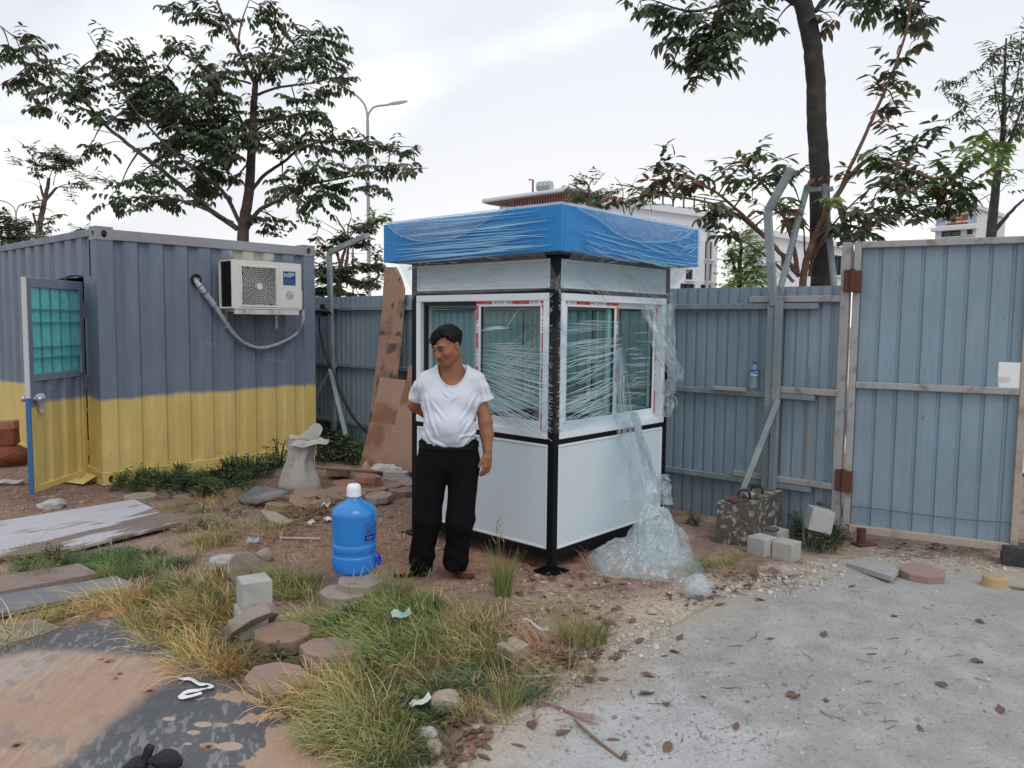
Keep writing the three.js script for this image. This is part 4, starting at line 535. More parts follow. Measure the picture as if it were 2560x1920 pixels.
{
  const H0 = 0.0, H1 = 2.302, W = 1.19, fz = (a, y, o) => V(a, y, o);
  const frame = (n, w, h, x, y, m, z = 0, d = 0.05) => new MB().box(w, h, d, x, y, z).build(n, m, gate);
  frame('stile', 0.052, H1 - H0, 0.026, (H0 + H1) / 2, MF.old); frame('stile', 0.05, H1 - H0, W - 0.025, (H0 + H1) / 2, MF.tan, 0); frame('top_rail', W - 0.104, 0.05, W / 2, H1 - 0.026, MF.old); frame('middle_rail', W - 0.104, 0.05, W / 2, 1.185, MF.old, 0.004); frame('bottom_rail', W - 0.1, 0.06, W / 2, 0.034, MF.tan, 0.004, 0.056);
  // sheeting, with the hand hole cut beside the far stile
  const a = FG.onZ(2497, 905, -0.02), b = FG.onZ(2556, 974, -0.02), hx0 = a.x, hx1 = b.x, hy0 = b.y, hy1 = a.y;
  const S = (x0, x1, y0, y1) => part('sheet_panel', corrugated(x0, x1, y0, y1, 0.146, 0.112, 0.01, 0.014, 0.06, (p, y, o) => V(p, y, -0.02 + o)), MF.gate, gate);
  S(0.05, hx0, H0 + 0.02, H1 - 0.03); S(hx0, hx1, H0 + 0.02, hy0); S(hx0, hx1, hy1, H1 - 0.03); S(hx1, W - 0.02, H0 + 0.02, H1 - 0.03);
  for (const y of [2.0, 0.42]) { const mb = new MB(); mb.box(0.062, 0.17, 0.075, -0.036, y, 0.012); mb.box(0.062, 0.17, 0.075, 0.03, y - 0.008, 0.014); mb.cyl(0.02, 0.02, 0.18, -0.004, y, 0.05, 10); mb.build('hinge', MF.rust, gate); }
  const w0 = FG.onZ(2128, 1265, 0.0), w1 = FG.onZ(2546, 1309, 0.0); part('wire', tubeGeo([w0, V(lerp(w0.x, w1.x, 0.3), w0.y - 0.004, 0.002), V(lerp(w0.x, w1.x, 0.65), lerp(w0.y, w1.y, 0.6) - 0.012, 0.002), w1], 0.0035, 5, 24), MF.wire, gate);
}
// ---------------------------------------------------------------- the standing man
{
  const Z = -4.90, gy = gh(-0.45, -4.88);
  const P = (u, v, d = 0) => zp(u, v, Z + d);   // joint seen at a photo position, d metres nearer than the body's plane
  const root = thing('person', 'man in white T-shirt and black trousers standing with one arm behind his back', 'person', V(0, 0, 0));
  const bump = (k) => ({ bumpMap: fineGrain, bumpScale: k });
  const skin = std([0.28, 0.118, 0.06], 0.6, { vertexColors: true }), cloth = std([0.60, 0.625, 0.70], 0.95), black = new THREE.MeshPhysicalMaterial({ color: rgb(0.008, 0.008, 0.009), roughness: 0.95, specularIntensity: 0.12 }), hairM = new THREE.MeshPhysicalMaterial({ color: rgb(0.006, 0.006, 0.007), roughness: 0.6, specularIntensity: 0.35 }), sole = std([0.07, 0.036, 0.026], 0.75), belt = new THREE.MeshPhysicalMaterial({ color: rgb(0.008, 0.008, 0.009), roughness: 0.5, specularIntensity: 0.25, side: THREE.DoubleSide });
  const all = (fs, k) => (x, y, z) => { let d = 1e9; for (const f of fs) d = d > 1e8 ? f(x, y, z) : smin(d, f(x, y, z), k); return d; };
  // joints
  const neck = P(1128, 922, -0.02), headC = P(1118, 866, 0.03), shR = P(1066, 964, -0.03), shL = P(1188, 962, -0.035), elR = P(1038, 1012, -0.16), wrR = P(1085, 1050, -0.22), elL = P(1214, 1052, 0.0), wrL = P(1219, 1136, 0.05);
  const chest = P(1124, 985, 0.0), belly = P(1115, 1068, 0.05), waist = P(1118, 1110, 0.02), hipR = P(1083, 1160, 0), hipL = P(1160, 1160, 0), knR = P(1068, 1300, 0.03), knL = P(1150, 1300, 0.04), anR = P(1050, 1420, 0.0), anL = P(1138, 1424, 0.02);
  // ---- skin: neck, upper chest, arms, hands, head, feet
  const torso = all([cap(P(1086, 966, -0.03), P(1168, 964, -0.035), 0.060, 0.060), cap(P(1100, 1000, -0.015), P(1152, 1000, -0.015), 0.10, 0.10), cap(P(1112, 1075, 0.02), P(1134, 1075, 0.02), 0.09, 0.09), cap(P(1128, 962, -0.045), neck, 0.066, 0.056)], 0.06);
  const arms = all([cap(shR, elR, 0.042, 0.042), cap(elR, wrR, 0.044, 0.030), cap(shL, elL, 0.042, 0.043), cap(P(1213, 1058, 0.0), P(1217, 1085, 0.01), 0.043, 0.042), cap(P(1217, 1085, 0.01), wrL, 0.041, 0.028)], 0.025);
  const neckF = all([cap(P(1128, 930, -0.03), P(1124, 890, 0.0), 0.06, 0.056), cap(P(1140, 925, -0.02), P(1142, 885, 0.0), 0.03, 0.022), cap(P(1146, 928, -0.05), P(1170, 945, -0.045), 0.032, 0.024), cap(P(1112, 928, -0.05), P(1090, 946, -0.045), 0.032, 0.024)], 0.04);
  const body = (x, y, z) => smin(smin(torso(x, y, z), arms(x, y, z), 0.03), neckF(x, y, z), 0.04);
  // ---- head, in its own frame: turned to his right (the photo's left) and bowed a little
  const HY = -0.70, HX = 0.32, HZ = 0.06, hq = new THREE.Quaternion().setFromEuler(new THREE.Euler(HX, HY, HZ, 'YXZ')), hqi = hq.clone().invert();
  const toHead = (x, y, z) => V(x, y, z).sub(headC).applyQuaternion(hqi), toWorld = p => p.clone().applyQuaternion(hq).add(headC);
  // head frame: +z face, +y crown, x to his left; metres, chin about -0.105, crown 0.11
  const H = (f) => f; const e = (x, y, z, a, b, c, r = 0) => ell(V(x, y, z), a, b, c, r);
  const skull = all([e(0, 0.035, -0.018, 0.076, 0.082, 0.094), e(0, -0.02, 0.022, 0.066, 0.078, 0.070), cap(V(0, -0.075, 0.058), V(0, -0.084, 0.05), 0.028, 0.03), cap(V(0.05, -0.05, 0.0), V(0.018, -0.086, 0.045), 0.022, 0.024), cap(V(-0.05, -0.05, 0.0), V(-0.018, -0.086, 0.045), 0.022, 0.024)], 0.035);
  const face = (x, y, z) => {
    let d = skull(x, y, z); const X = Math.abs(x);
    d = smin(d, cap(V(0.012, 0.022, 0.086), V(0.046, 0.02, 0.07), 0.011, 0.010)(X, y, z), 0.02);            // brow
    d = smax(d, -e(0.031, 0.003, 0.091, 0.019, 0.012, 0.016)(X, y, z), 0.015);                               // eye hollow
    d = smin(d, e(0.031, 0.001, 0.073, 0.016, 0.0125, 0.0125)(X, y, z), 0.006);                              // lids
    d = smin(d, cap(V(0.045, -0.026, 0.066), V(0.052, -0.02, 0.05), 0.017, 0.015)(X, y, z), 0.03);           // cheekbone
    d = smin(d, cap(V(0, 0.006, 0.086), V(0, -0.032, 0.103), 0.0085, 0.0135)(x, y, z), 0.016);               // nose
    d = smin(d, e(0.013, -0.037, 0.093, 0.0105, 0.009, 0.0105)(X, y, z), 0.008);                            // wings
    d = smax(d, -e(0.007, -0.046, 0.1, 0.004, 0.004, 0.005)(X, y, z), 0.003);
    d = smin(d, cap(V(0, -0.0535, 0.0905), V(0.019, -0.0605, 0.081), 0.0065, 0.004)(X, y, z), 0.008);         // lips
    d = smin(d, cap(V(0, -0.065, 0.0885), V(0.015, -0.0665, 0.081), 0.0072, 0.004)(X, y, z), 0.008);
    d = smax(d, -cap(V(0, -0.0588, 0.099), V(0.024, -0.066, 0.081), 0.0028, 0.0018)(X, y, z), 0.003);
    let ear = e(0.078, -0.004, -0.012, 0.010, 0.031, 0.019, 0.25)(X, y, z); ear = smax(ear, -e(0.088, -0.002, -0.006, 0.008, 0.019, 0.011)(X, y, z), 0.006); d = smin(d, ear, 0.008);
    return d;
  };
  const headW = (x, y, z) => { const p = toHead(x, y, z); return face(p.x, p.y, p.z); };
  const tint = (g, f) => { const p = g.attributes.position, c = new Float32Array(p.count * 3); for (let i = 0; i < p.count; i++) { const t = f(p.getX(i), p.getY(i), p.getZ(i)); c.set(t, i * 3); } g.setAttribute('color', new THREE.BufferAttribute(c, 3)); return g; };
  const blotch = (x, y, z) => { const k = 0.9 + 0.2 * fbm(x * 25, y * 25, z * 25, 3); return [k, k, k]; };
  const skinMB = new MB();
  skinMB.add(tint(iso((x, y, z) => smin(body(x, y, z), y > 1.2 ? headW(x, y, z) : 1, 0.025), V(-0.85, 0.75, -5.25), V(0.0, 1.44, -4.6), 0.0115), blotch));
  { // finer head over it, in the head frame
    const g = iso((x, y, z) => { const w = toWorld(V(x, y, z)); return smin(face(x, y, z), neckF(w.x, w.y, w.z), 0.025); }, V(-0.105, -0.15, -0.13), V(0.105, 0.13, 0.13), 0.0042);
    tint(g, (x, y, z) => { const X = Math.abs(x), b = fbm(x * 40, y * 40, z * 40, 3); let k = 0.88 + 0.24 * b, r = [k, k, k]; if (y < -0.050 - X * 0.15 && y > -0.070 - X * 0.15 && X < 0.019 && z > 0.078) r = [k * 0.62, k * 0.42, k * 0.5]; if (Math.abs(y + 0.0005) < 0.0045 && X > 0.014 && X < 0.047 && z > 0.065) r = [0.06, 0.06, 0.07]; if (y < -0.04 && y > -0.05 && X < 0.018 && z > 0.085) r = r.map(q => q * 0.55); if (y > -0.1 && y < -0.045 && z > 0.03 && (X > 0.03 || y < -0.075)) r = r.map(q => q * (0.84 + 0.16 * b)); return r; });
    g.applyMatrix4(new THREE.Matrix4().compose(headC, hq, V(1, 1, 1))); skinMB.add(g); }
  // hands: a palm and five fingers each
  const hand = (wr, dir, palmN, side, curl) => {   // dir along the hand, palmN the palm's normal, side +1: thumb on +cross
    const d = dir.clone().normalize(), n = palmN.clone().addScaledVector(d, -palmN.dot(d)).normalize(), s = d.clone().cross(n).multiplyScalar(side);
    const q = (a, b, c) => wr.clone().addScaledVector(d, a).addScaledVector(s, b).addScaledVector(n, c), fs = [];
    fs.push(cap(q(-0.03, 0, 0), q(0.02, 0, 0), 0.027, 0.026), cap(q(0.02, 0.018, 0), q(0.075, 0.024, 0), 0.017, 0.014), cap(q(0.02, 0.0, 0), q(0.078, 0.004, 0), 0.018, 0.014), cap(q(0.02, -0.016, 0), q(0.072, -0.026, 0), 0.017, 0.0125));
    const palm = all(fs, 0.014), ch = [];
    for (const [b, l, r] of [[0.027, 0.066, 0.0098], [0.0095, 0.074, 0.0102], [-0.0095, 0.068, 0.0096], [-0.027, 0.053, 0.0085]]) { let p = q(0.072, b, 0), ang = 0; const c = []; for (let i = 0; i < 3; i++) { ang += curl * (i ? 0.9 : 0.6); const L = l * [0.45, 0.31, 0.24][i], e2 = p.clone().addScaledVector(d, L * Math.cos(ang)).addScaledVector(n, L * Math.sin(ang)).addScaledVector(s, b * 0.08); c.push(cap(p, e2, r * (1 - 0.07 * i), r * (1 - 0.07 * (i + 1)))); p = e2; } ch.push(all(c, 0.004)); }
    ch.push(all([cap(q(0.015, 0.022, 0.004), q(0.045, 0.043, 0.012), 0.0145, 0.0115), cap(q(0.045, 0.043, 0.012), q(0.078, 0.05, 0.02), 0.0112, 0.0095)], 0.005));
    const f = (x, y, z) => { const p = palm(x, y, z); let m = 1; for (const c of ch) m = Math.min(m, c(x, y, z)); return smin(p, m, 0.006); };
    const c = q(0.06, 0, 0.01); return tint(iso(f, c.clone().add(V(-0.12, -0.13, -0.12)), c.clone().add(V(0.12, 0.13, 0.12)), 0.0034), blotch); };
  skinMB.add(hand(wrL, V(-0.04, -1, 0.09), V(-0.75, 0.0, -0.65), -1, 0.38));
  skinMB.add(hand(wrR, V(0.95, -0.2, -0.25), V(0, 0.15, -1), 1, 0.5));
  // feet: bare in sandals
  const foot = (ank, toe, side) => { const d = toe.clone().sub(ank).setY(0).normalize(), s = V(-d.z, 0, d.x), o = V(ank.x, gy + 0.026, ank.z), q = (a, b, c) => o.clone().addScaledVector(d, a).addScaledVector(s, b * side).add(V(0, c, 0)), fs = [cap(q(-0.045, 0, 0.02), q(0.05, 0, 0.03), 0.03, 0.033), cap(q(0, 0, 0.03), V(ank.x, gy + 0.16, ank.z), 0.034, 0.036), cap(q(0.05, 0.012, 0.022), q(0.125, 0.02, 0.012), 0.03, 0.02), cap(q(0.05, -0.012, 0.022), q(0.115, -0.026, 0.01), 0.026, 0.017)];
    const m = all(fs, 0.03), toes = [[0.03, 0.175, 0.0135], [0.009, 0.176, 0.0095], [-0.009, 0.169, 0.009], [-0.025, 0.159, 0.0085], [-0.039, 0.145, 0.008]].map(([b, l, r]) => cap(q(0.115 - Math.abs(b - 0.01) * 0.4, b * 0.9, 0.01), q(l, b, 0.004), r, r * 0.92));
    const f = (x, y, z) => { let t = 1; for (const c of toes) t = Math.min(t, c(x, y, z)); return smin(m(x, y, z), t, 0.008); };
    const c = q(0.06, 0, 0.06); skinMB.add(tint(iso(f, c.clone().add(V(-0.17, -0.1, -0.17)), c.clone().add(V(0.17, 0.14, 0.17)), 0.0055), blotch));
    const sh = new THREE.Shape(), pts = [[-0.07, -0.034], [-0.075, 0.0], [-0.07, 0.034], [0, 0.037], [0.09, 0.05], [0.15, 0.053], [0.188, 0.035], [0.196, 0.012], [0.185, -0.018], [0.16, -0.042], [0.1, -0.05], [0, -0.038]].map(([a, b]) => new THREE.Vector2(a, b)); sh.setFromPoints(new THREE.SplineCurve([...pts, pts[0]]).getPoints(48));
    const sg = new THREE.ExtrudeGeometry(sh, { depth: 0.014, bevelEnabled: true, bevelSize: 0.004, bevelThickness: 0.005, bevelSegments: 2 }); sg.applyMatrix4(new THREE.Matrix4().makeBasis(d, s.clone().multiplyScalar(side), V(0, 1, 0)).setPosition(o.x, gy + 0.006, o.z));
    const sandal = part('sandal', boxMap(sg.toNonIndexed()), sole, root);
    for (const [a0, b0, a1, b1] of [[0.12, 0.052, 0.02, -0.038], [0.11, -0.05, 0.03, 0.04]]) { const A = q(a0, b0, -0.006), B = q(a1, b1, 0.0), mid = q((a0 + a1) / 2, 0, 0.058), pp = new THREE.QuadraticBezierCurve3(A, mid.add(V(0, 0.035, 0)), B); part('strap', sheet(14, 1, (t, k) => pp.getPoint(t).addScaledVector(d, (k - 0.5) * 0.028).add(V(0, 0.004, 0))), sole, sandal); } };
  const fR = gp(1046, 1428), fL = gp(1140, 1428);
  foot(V(fR.x, 0, fR.z), V(fR.x - 0.09, 0, fR.z + 0.13), 1); foot(V(fL.x, 0, fL.z), V(fL.x + 0.085, 0, fL.z + 0.15), -1);
  skinMB.build('body', skin, root);
  // ---- T-shirt with a wide neckline
  const FL = [[1066, 985, 1090, 1075, 1], [1072, 1010, 1102, 1095, 1], [1080, 1000, 1120, 1045, 0.8], [1190, 985, 1168, 1030, 1], [1196, 1000, 1180, 1060, 1], [1186, 1040, 1150, 1098, 0.9], [1194, 1070, 1160, 1108, 1], [1064, 1060, 1092, 1108, 0.9], [1150, 1085, 1190, 1080, 0.8], [1110, 975, 1128, 992, 0.6], [1146, 985, 1128, 1000, 0.6], [1204, 955, 1208, 1000, 0.8], [1216, 960, 1224, 1000, 0.7], [1036, 950, 1034, 985, 0.7], [1048, 955, 1050, 985, 0.7], [1078, 1090, 1120, 1112, 0.9], [1182, 1010, 1150, 1050, 0.7]].map(([a, b, c, d, k]) => { const A = P(a, b), B = P(c, d); return [A.x, A.y, B.x - A.x, B.y - A.y, k]; });
  const folds = (x, y, z) => { let cr = 0; for (const [ax, ay, dx, dy, k] of FL) { const t = clamp(((x - ax) * dx + (y - ay) * dy) / (dx * dx + dy * dy)), e = Math.hypot(x - ax - dx * t, y - ay - dy * t); if (e < 0.05) cr += k * (0.010 * Math.exp(-Math.pow(e / 0.008, 2)) - 0.006 * Math.exp(-Math.pow((e - 0.018) / 0.009, 2))) * Math.sin(Math.PI * clamp(t * 0.9 + 0.05)); } const a = Math.sin((x * 30 + y * 42) + 3 * noise(x * 9, y * 9, z * 5)) , b = Math.sin(y * 75 - x * 26 + 4 * noise(x * 7 + 5, y * 11, z * 6)); const side = clamp(Math.abs(x + 0.40) * 4.5 - 0.15); const low = sstep(1.02, 0.86, y); return -cr + (a * 0.0026 * (0.3 + side)) + b * 0.003 * (side * 0.7 + low * 0.6) + (fbm(x * 14, y * 7, z * 14, 2) - 0.5) * 0.007; };
  const torsoS = all([cap(P(1080, 964, -0.02), P(1172, 962, -0.03), 0.080, 0.080), cap(P(1076, 950, -0.03), P(1112, 925, -0.045), 0.052, 0.06), cap(P(1184, 947, -0.04), P(1146, 923, -0.045), 0.052, 0.06), cap(P(1098, 1005, -0.01), P(1154, 1005, -0.01), 0.118, 0.12), cap(P(1108, 1062, 0.035), P(1136, 1066, 0.045), 0.125, 0.128), cap(P(1098, 1100, 0.02), P(1148, 1102, 0.02), 0.105, 0.105), cap(P(1128, 946, -0.045), P(1126, 920, -0.045), 0.07, 0.064)], 0.05);
  const slR = cap(P(1063, 957, -0.03), P(1043, 990, -0.085), 0.060, 0.062), slL = cap(P(1190, 953, -0.035), P(1215, 1006, -0.015), 0.060, 0.059);
  const cutR = P(1040, 988, -0.10), cutL = P(1217, 1003, -0.015), nR = V(-0.35, -0.72, -0.6).normalize(), nL = V(0.28, -0.96, 0.02).normalize();
  const hem = (x, y, z) => { const w = P(1115, 1117, 0).y + 0.036 * Math.pow(Math.abs(x - P(1115, 1110).x) / 0.17, 1.5) - 0.005 * Math.sin(x * 38); return w - y; };
  // scoop of the neckline, seen from the front
  const nk = [[1092, 905], [1097, 924], [1106, 945], [1123, 967], [1141, 955], [1154, 930], [1163, 904]].map(([u, v]) => P(u, v, 0.1));
  const scoop = (x, y, z) => { const c = P(1128, 915, 0.1), dx = (x - c.x) / 0.092, yb = c.y - (nk[3].y < c.y ? c.y - nk[3].y : 0.13) * Math.sqrt(Math.max(0, 1 - dx * dx)); const front = z > Z - 0.06 ? 1 : 0; const back = P(1128, 912, 0).y; const dF = Math.max((Math.abs(dx) - 1) * 0.09, yb - y), dB = Math.max((Math.abs(dx) - 0.85) * 0.09, back - y); return lerp(dB, dF, sstep(Z - 0.10, Z - 0.02, z)); };
  const hollowN = (x, y, z) => scoop(x, y, z);
  const shirtF = (x, y, z) => { const t = torsoS(x, y, z); let r = smax(slR(x, y, z), (x - cutR.x) * nR.x + (y - cutR.y) * nR.y + (z - cutR.z) * nR.z, 0.01), l = smax(slL(x, y, z), (x - cutL.x) * nL.x + (y - cutL.y) * nL.y + (z - cutL.z) * nL.z, 0.01); let d = smin(smin(t, r, 0.035), l, 0.035) + folds(x, y, z); d = smax(d, hem(x, y, z), 0.012); return smax(d, -scoop(x, y, z), 0.004); };
  const shirt = part('shirt', iso(shirtF, V(-0.78, 0.80, -5.14), V(-0.06, 1.42, -4.64), 0.0068), cloth, root);
  // ribbed band round the neckline
  { const pts = []; for (let i = 0; i <= 24; i++) { const a = Math.PI * i / 24, c = P(1128, 915, 0.1), x = c.x - Math.cos(a) * 0.095; const y = c.y - (c.y - nk[3].y) * Math.sin(a) - 0.002; let z = Z + 0.2; for (let k = 0; k < 60; k++) { if (torsoS(x, y, z) + folds(x, y, z) < 0.0) break; z -= 0.005; } pts.push(V(x, y, z + 0.002)); } part('neck_band', tubeGeo(pts, 0.006, 6, 40), cloth, shirt); }
  // ---- trousers: wide and straight
  const tf = (x, y, z) => { const k = sstep(0.95, 0.1, y), a = Math.sin(y * 60 + x * 40 + 5 * noise(x * 8, y * 6, z * 8)); return a * 0.003 * (sstep(0.35, 0.05, y) + 0.25) + (fbm(x * 14, y * 9, z * 14, 2) - 0.5) * 0.014; };
  const hips = all([cap(P(1092, 1112, 0.01), P(1152, 1112, 0.01), 0.112, 0.112), cap(P(1090, 1158, -0.01), P(1150, 1158, -0.01), 0.122, 0.122)], 0.06);
  const legs = [[cap(hipR, knR, 0.105, 0.086), cap(knR, P(1054, 1398, 0), 0.086, 0.074), cap(P(1054, 1390, 0), P(1049, 1436, 0), 0.073, 0.07)], [cap(hipL, knL, 0.103, 0.086), cap(knL, P(1140, 1398, 0.01), 0.086, 0.07), cap(P(1140, 1390, 0.01), P(1139, 1436, 0.01), 0.07, 0.068)]].map(c => all(c, 0.04));
  const legCut = [P(1048, 1420, 0).y, P(1140, 1420, 0.02).y];
  const trF = (x, y, z) => { let a = smax(legs[0](x, y, z), legCut[0] - 0.02 + (z - Z) * 0.25 - y, 0.01), b = smax(legs[1](x, y, z), legCut[1] - 0.022 + (z - Z) * 0.25 - y, 0.01); const lg = Math.min(a, b); let d = smin(hips(x, y, z), lg, 0.03) + tf(x, y, z); return smax(d, y - P(1120, 1108, 0).y - 0.04, 0.01); };
  part('trousers', iso(trF, V(-0.80, 0.0, -5.14), V(-0.05, 0.98, -4.66), 0.0098), black, root);
  { const pts = []; for (let i = 0; i <= 40; i++) { const a = i / 40 * 2 * Math.PI; const c = P(1122, 1108, 0.01), dx = Math.cos(a), dz = Math.sin(a); let r = 0.3; const y = c.y - 0.005 + 0.012 * dx * 0; for (let k = 0; k < 80; k++) { if (hips(c.x + dx * r, y, c.z + dz * r) < 0.004) break; r -= 0.003; } pts.push(V(c.x + dx * r, y, c.z + dz * r)); } part('belt', sheet(40, 1, (s, t) => { const p = pts[Math.round(s * 40)]; return V(p.x, p.y + (t - 0.5) * 0.034, p.z); }), belt, root); }
  // ---- hair: short and black, thinner at the sides
  { const line = (x, y, z) => { const X = Math.abs(x); let l = 0.064 + 0.006 * Math.sin(x * 110) + 0.024 * sstep(0.015, 0.04, x) * sstep(0.02, 0.05, z) - 0.012 * sstep(0.05, 0.07, x) - 0.034 * sstep(0.012, -0.05, x) * (z > 0.04 ? 1 : 0); if (z < 0.055) l = lerp(0.02, l, sstep(0.0, 0.055, z)); if (z < 0.0) l = lerp(-0.03, 0.02, sstep(-0.03, 0.0, z)); if (z < -0.04) l = lerp(-0.062, -0.03, sstep(-0.085, -0.04, z)); return l; };
    const thick = (x, y, z) => lerp(0.003, 0.017, sstep(0.0, 0.075, y)) + 0.007 * (fbm(x * 110, y * 45, z * 110, 2) - 0.4);
    const g = iso((x, y, z) => Math.max(skull(x, y, z) - thick(x, y, z), (line(x, y, z) + 0.026 * (noise(x * 190, z * 170) - 0.5)) - y), V(-0.11, -0.09, -0.14), V(0.11, 0.15, 0.12), 0.0042);
    g.applyMatrix4(new THREE.Matrix4().compose(headC, hq, V(1, 1, 1))); part('hair', g, hairM, root);
    const hs = new MB(), HR = rng(909); for (let i = 0; i < 420; i++) { const a = HR() * 6.283, el = Math.pow(HR(), 0.8) * 1.15, d = V(Math.cos(a) * Math.sin(el + 0.15), Math.cos(el + 0.15), Math.sin(a) * Math.sin(el + 0.15)); let r = 0.06; for (let k = 0; k < 60 && skull(d.x * r, 0.03 + d.y * r, -0.015 + d.z * r) < 0.006; k++) r += 0.002; const o = V(d.x * r, 0.03 + d.y * r, -0.015 + d.z * r); if (o.y < line(o.x, o.y, o.z) - 0.004) continue; const fl = V(-0.25 + HR() * 0.3, -0.1, 0.75 + HR() * 0.3).addScaledVector(d, -0.3).normalize(), L = 0.02 + 0.014 * HR(); hs.add(tubeGeo([o, o.clone().addScaledVector(d, 0.011).addScaledVector(fl, L * 0.4), o.clone().addScaledVector(d, 0.013 + 0.004 * HR()).addScaledVector(fl, L)], [0.0016, 0.0013, 0.0004], 3)); } const hg = hs.geo; hg.applyMatrix4(new THREE.Matrix4().compose(headC, hq, V(1, 1, 1))); part('hair_strands', hg, hairM, root, { kind: 'stuff' });
    const eb = new MB(); for (const s of [1, -1]) { const g2 = tubeGeo([V(s * 0.012, 0.024, 0.0965), V(s * 0.03, 0.029, 0.092), V(s * 0.05, 0.023, 0.077)], [0.003, 0.004, 0.002], 5, 10); g2.applyMatrix4(new THREE.Matrix4().compose(headC, hq, V(1, 1, 1))); part('eyebrow', g2, hairM, root); } }
}
// ---------------------------------------------------------------- things lying about the yard
const chips = (a, b, s = 12, seed = 2) => std([1, 1, 1], 0.92, { map: worn(a, b, 0.85, s, seed, 512, 0.45, 0.7), bumpMap: fineGrain, bumpScale: 0.004 });
const MP = {
  conc: chips([0.40, 0.40, 0.375], [0.27, 0.265, 0.25], 14, 3), concDark: std([1, 1, 1], 0.95, { map: worn([0.085, 0.076, 0.067], [0.38, 0.365, 0.34], 0.85, 26, 6, 512, 0.5, 0.64), bumpMap: fineGrain, bumpScale: 0.008 }), paver: chips([0.27, 0.175, 0.125], [0.20, 0.14, 0.11], 12, 5), paverRed: chips([0.30, 0.15, 0.115], [0.22, 0.12, 0.095], 12, 9), paverGrey: chips([0.31, 0.26, 0.22], [0.2, 0.16, 0.13], 12, 11), paverPink: chips([0.31, 0.205, 0.175], [0.24, 0.19, 0.17], 12, 15), brick: chips([0.36, 0.16, 0.085], [0.24, 0.11, 0.07], 14, 17), stone: chips([0.36, 0.29, 0.225], [0.25, 0.19, 0.14], 12, 19), slab: chips([0.37, 0.37, 0.36], [0.29, 0.285, 0.28], 14, 21),
  rustRed: chips([0.20, 0.065, 0.035], [0.08, 0.03, 0.02], 10, 23), white: std([0.72, 0.73, 0.75], 0.7), tanWood: chips([0.42, 0.34, 0.26], [0.26, 0.2, 0.15], 10, 25), stick: std([0.2, 0.14, 0.1], 0.9), paleStick: std([0.46, 0.38, 0.3], 0.9),
};
const octa = (r, h, seed) => { const s = new THREE.Shape(); for (let i = 0; i < 8; i++) { const a = (i + 0.5) * Math.PI / 4, k = r * (1 + (hash3(i, seed, 3) - 0.5) * 0.05); i ? s.lineTo(Math.cos(a) * k, Math.sin(a) * k) : s.moveTo(Math.cos(a) * k, Math.sin(a) * k); } s.closePath(); const g = new THREE.ExtrudeGeometry(s, { depth: h - 0.012, bevelEnabled: true, bevelSize: 0.007, bevelThickness: 0.006, bevelSegments: 2 }); g.rotateX(-Math.PI / 2); g.translate(0, 0.006, 0); return boxMap(g, seed * 0.37, seed * 0.21); };
function solo(name, label, cat, geo, mat, pos, rot = [0, 0, 0], group) { const m = part(name, geo, mat); m.position.copy(pos); m.rotation.set(rot[0], rot[1], rot[2], 'YXZ'); return tag(m, label, cat, group); }
function slabOf(name, label, cat, px, up, th, mat, o = {}) {   // a flat board or slab from the photo positions of its top corners
  const w = px.map(([u, v, h = 0]) => { const p = gp(u, v, up + h); return V(p.x, gh(p.x, p.z) + up + h, p.z); }), c = w.reduce((a, b) => a.add(b), V(0, 0, 0)).divideScalar(w.length), n = w.length;
  const g = new THREE.BufferGeometry(), pos = [], uv = [], q = w.map(p => p.clone().sub(c)), tri = (a, b, d) => { for (const p of [a, b, d]) { pos.push(p.x, p.y, p.z); } };
  const f = THREE.ShapeUtils.triangulateShape(q.map(p => new THREE.Vector2(p.x, -p.z)), []); const dn = p => V(p.x, p.y - th, p.z);
  for (const [a, b, d] of f) { tri(q[a], q[b], q[d]); tri(dn(q[a]), dn(q[d]), dn(q[b])); }
  for (let i = 0; i < n; i++) { const a = q[i], b = q[(i + 1) % n]; tri(a, dn(a), b); tri(b, dn(a), dn(b)); }
  g.setAttribute('position', new THREE.BufferAttribute(new Float32Array(pos), 3)); g.computeVertexNormals(); boxMap(g, c.x, c.z);
  const m = part(name, g, mat); m.position.copy(c); return tag(m, label, cat, o.group);
}
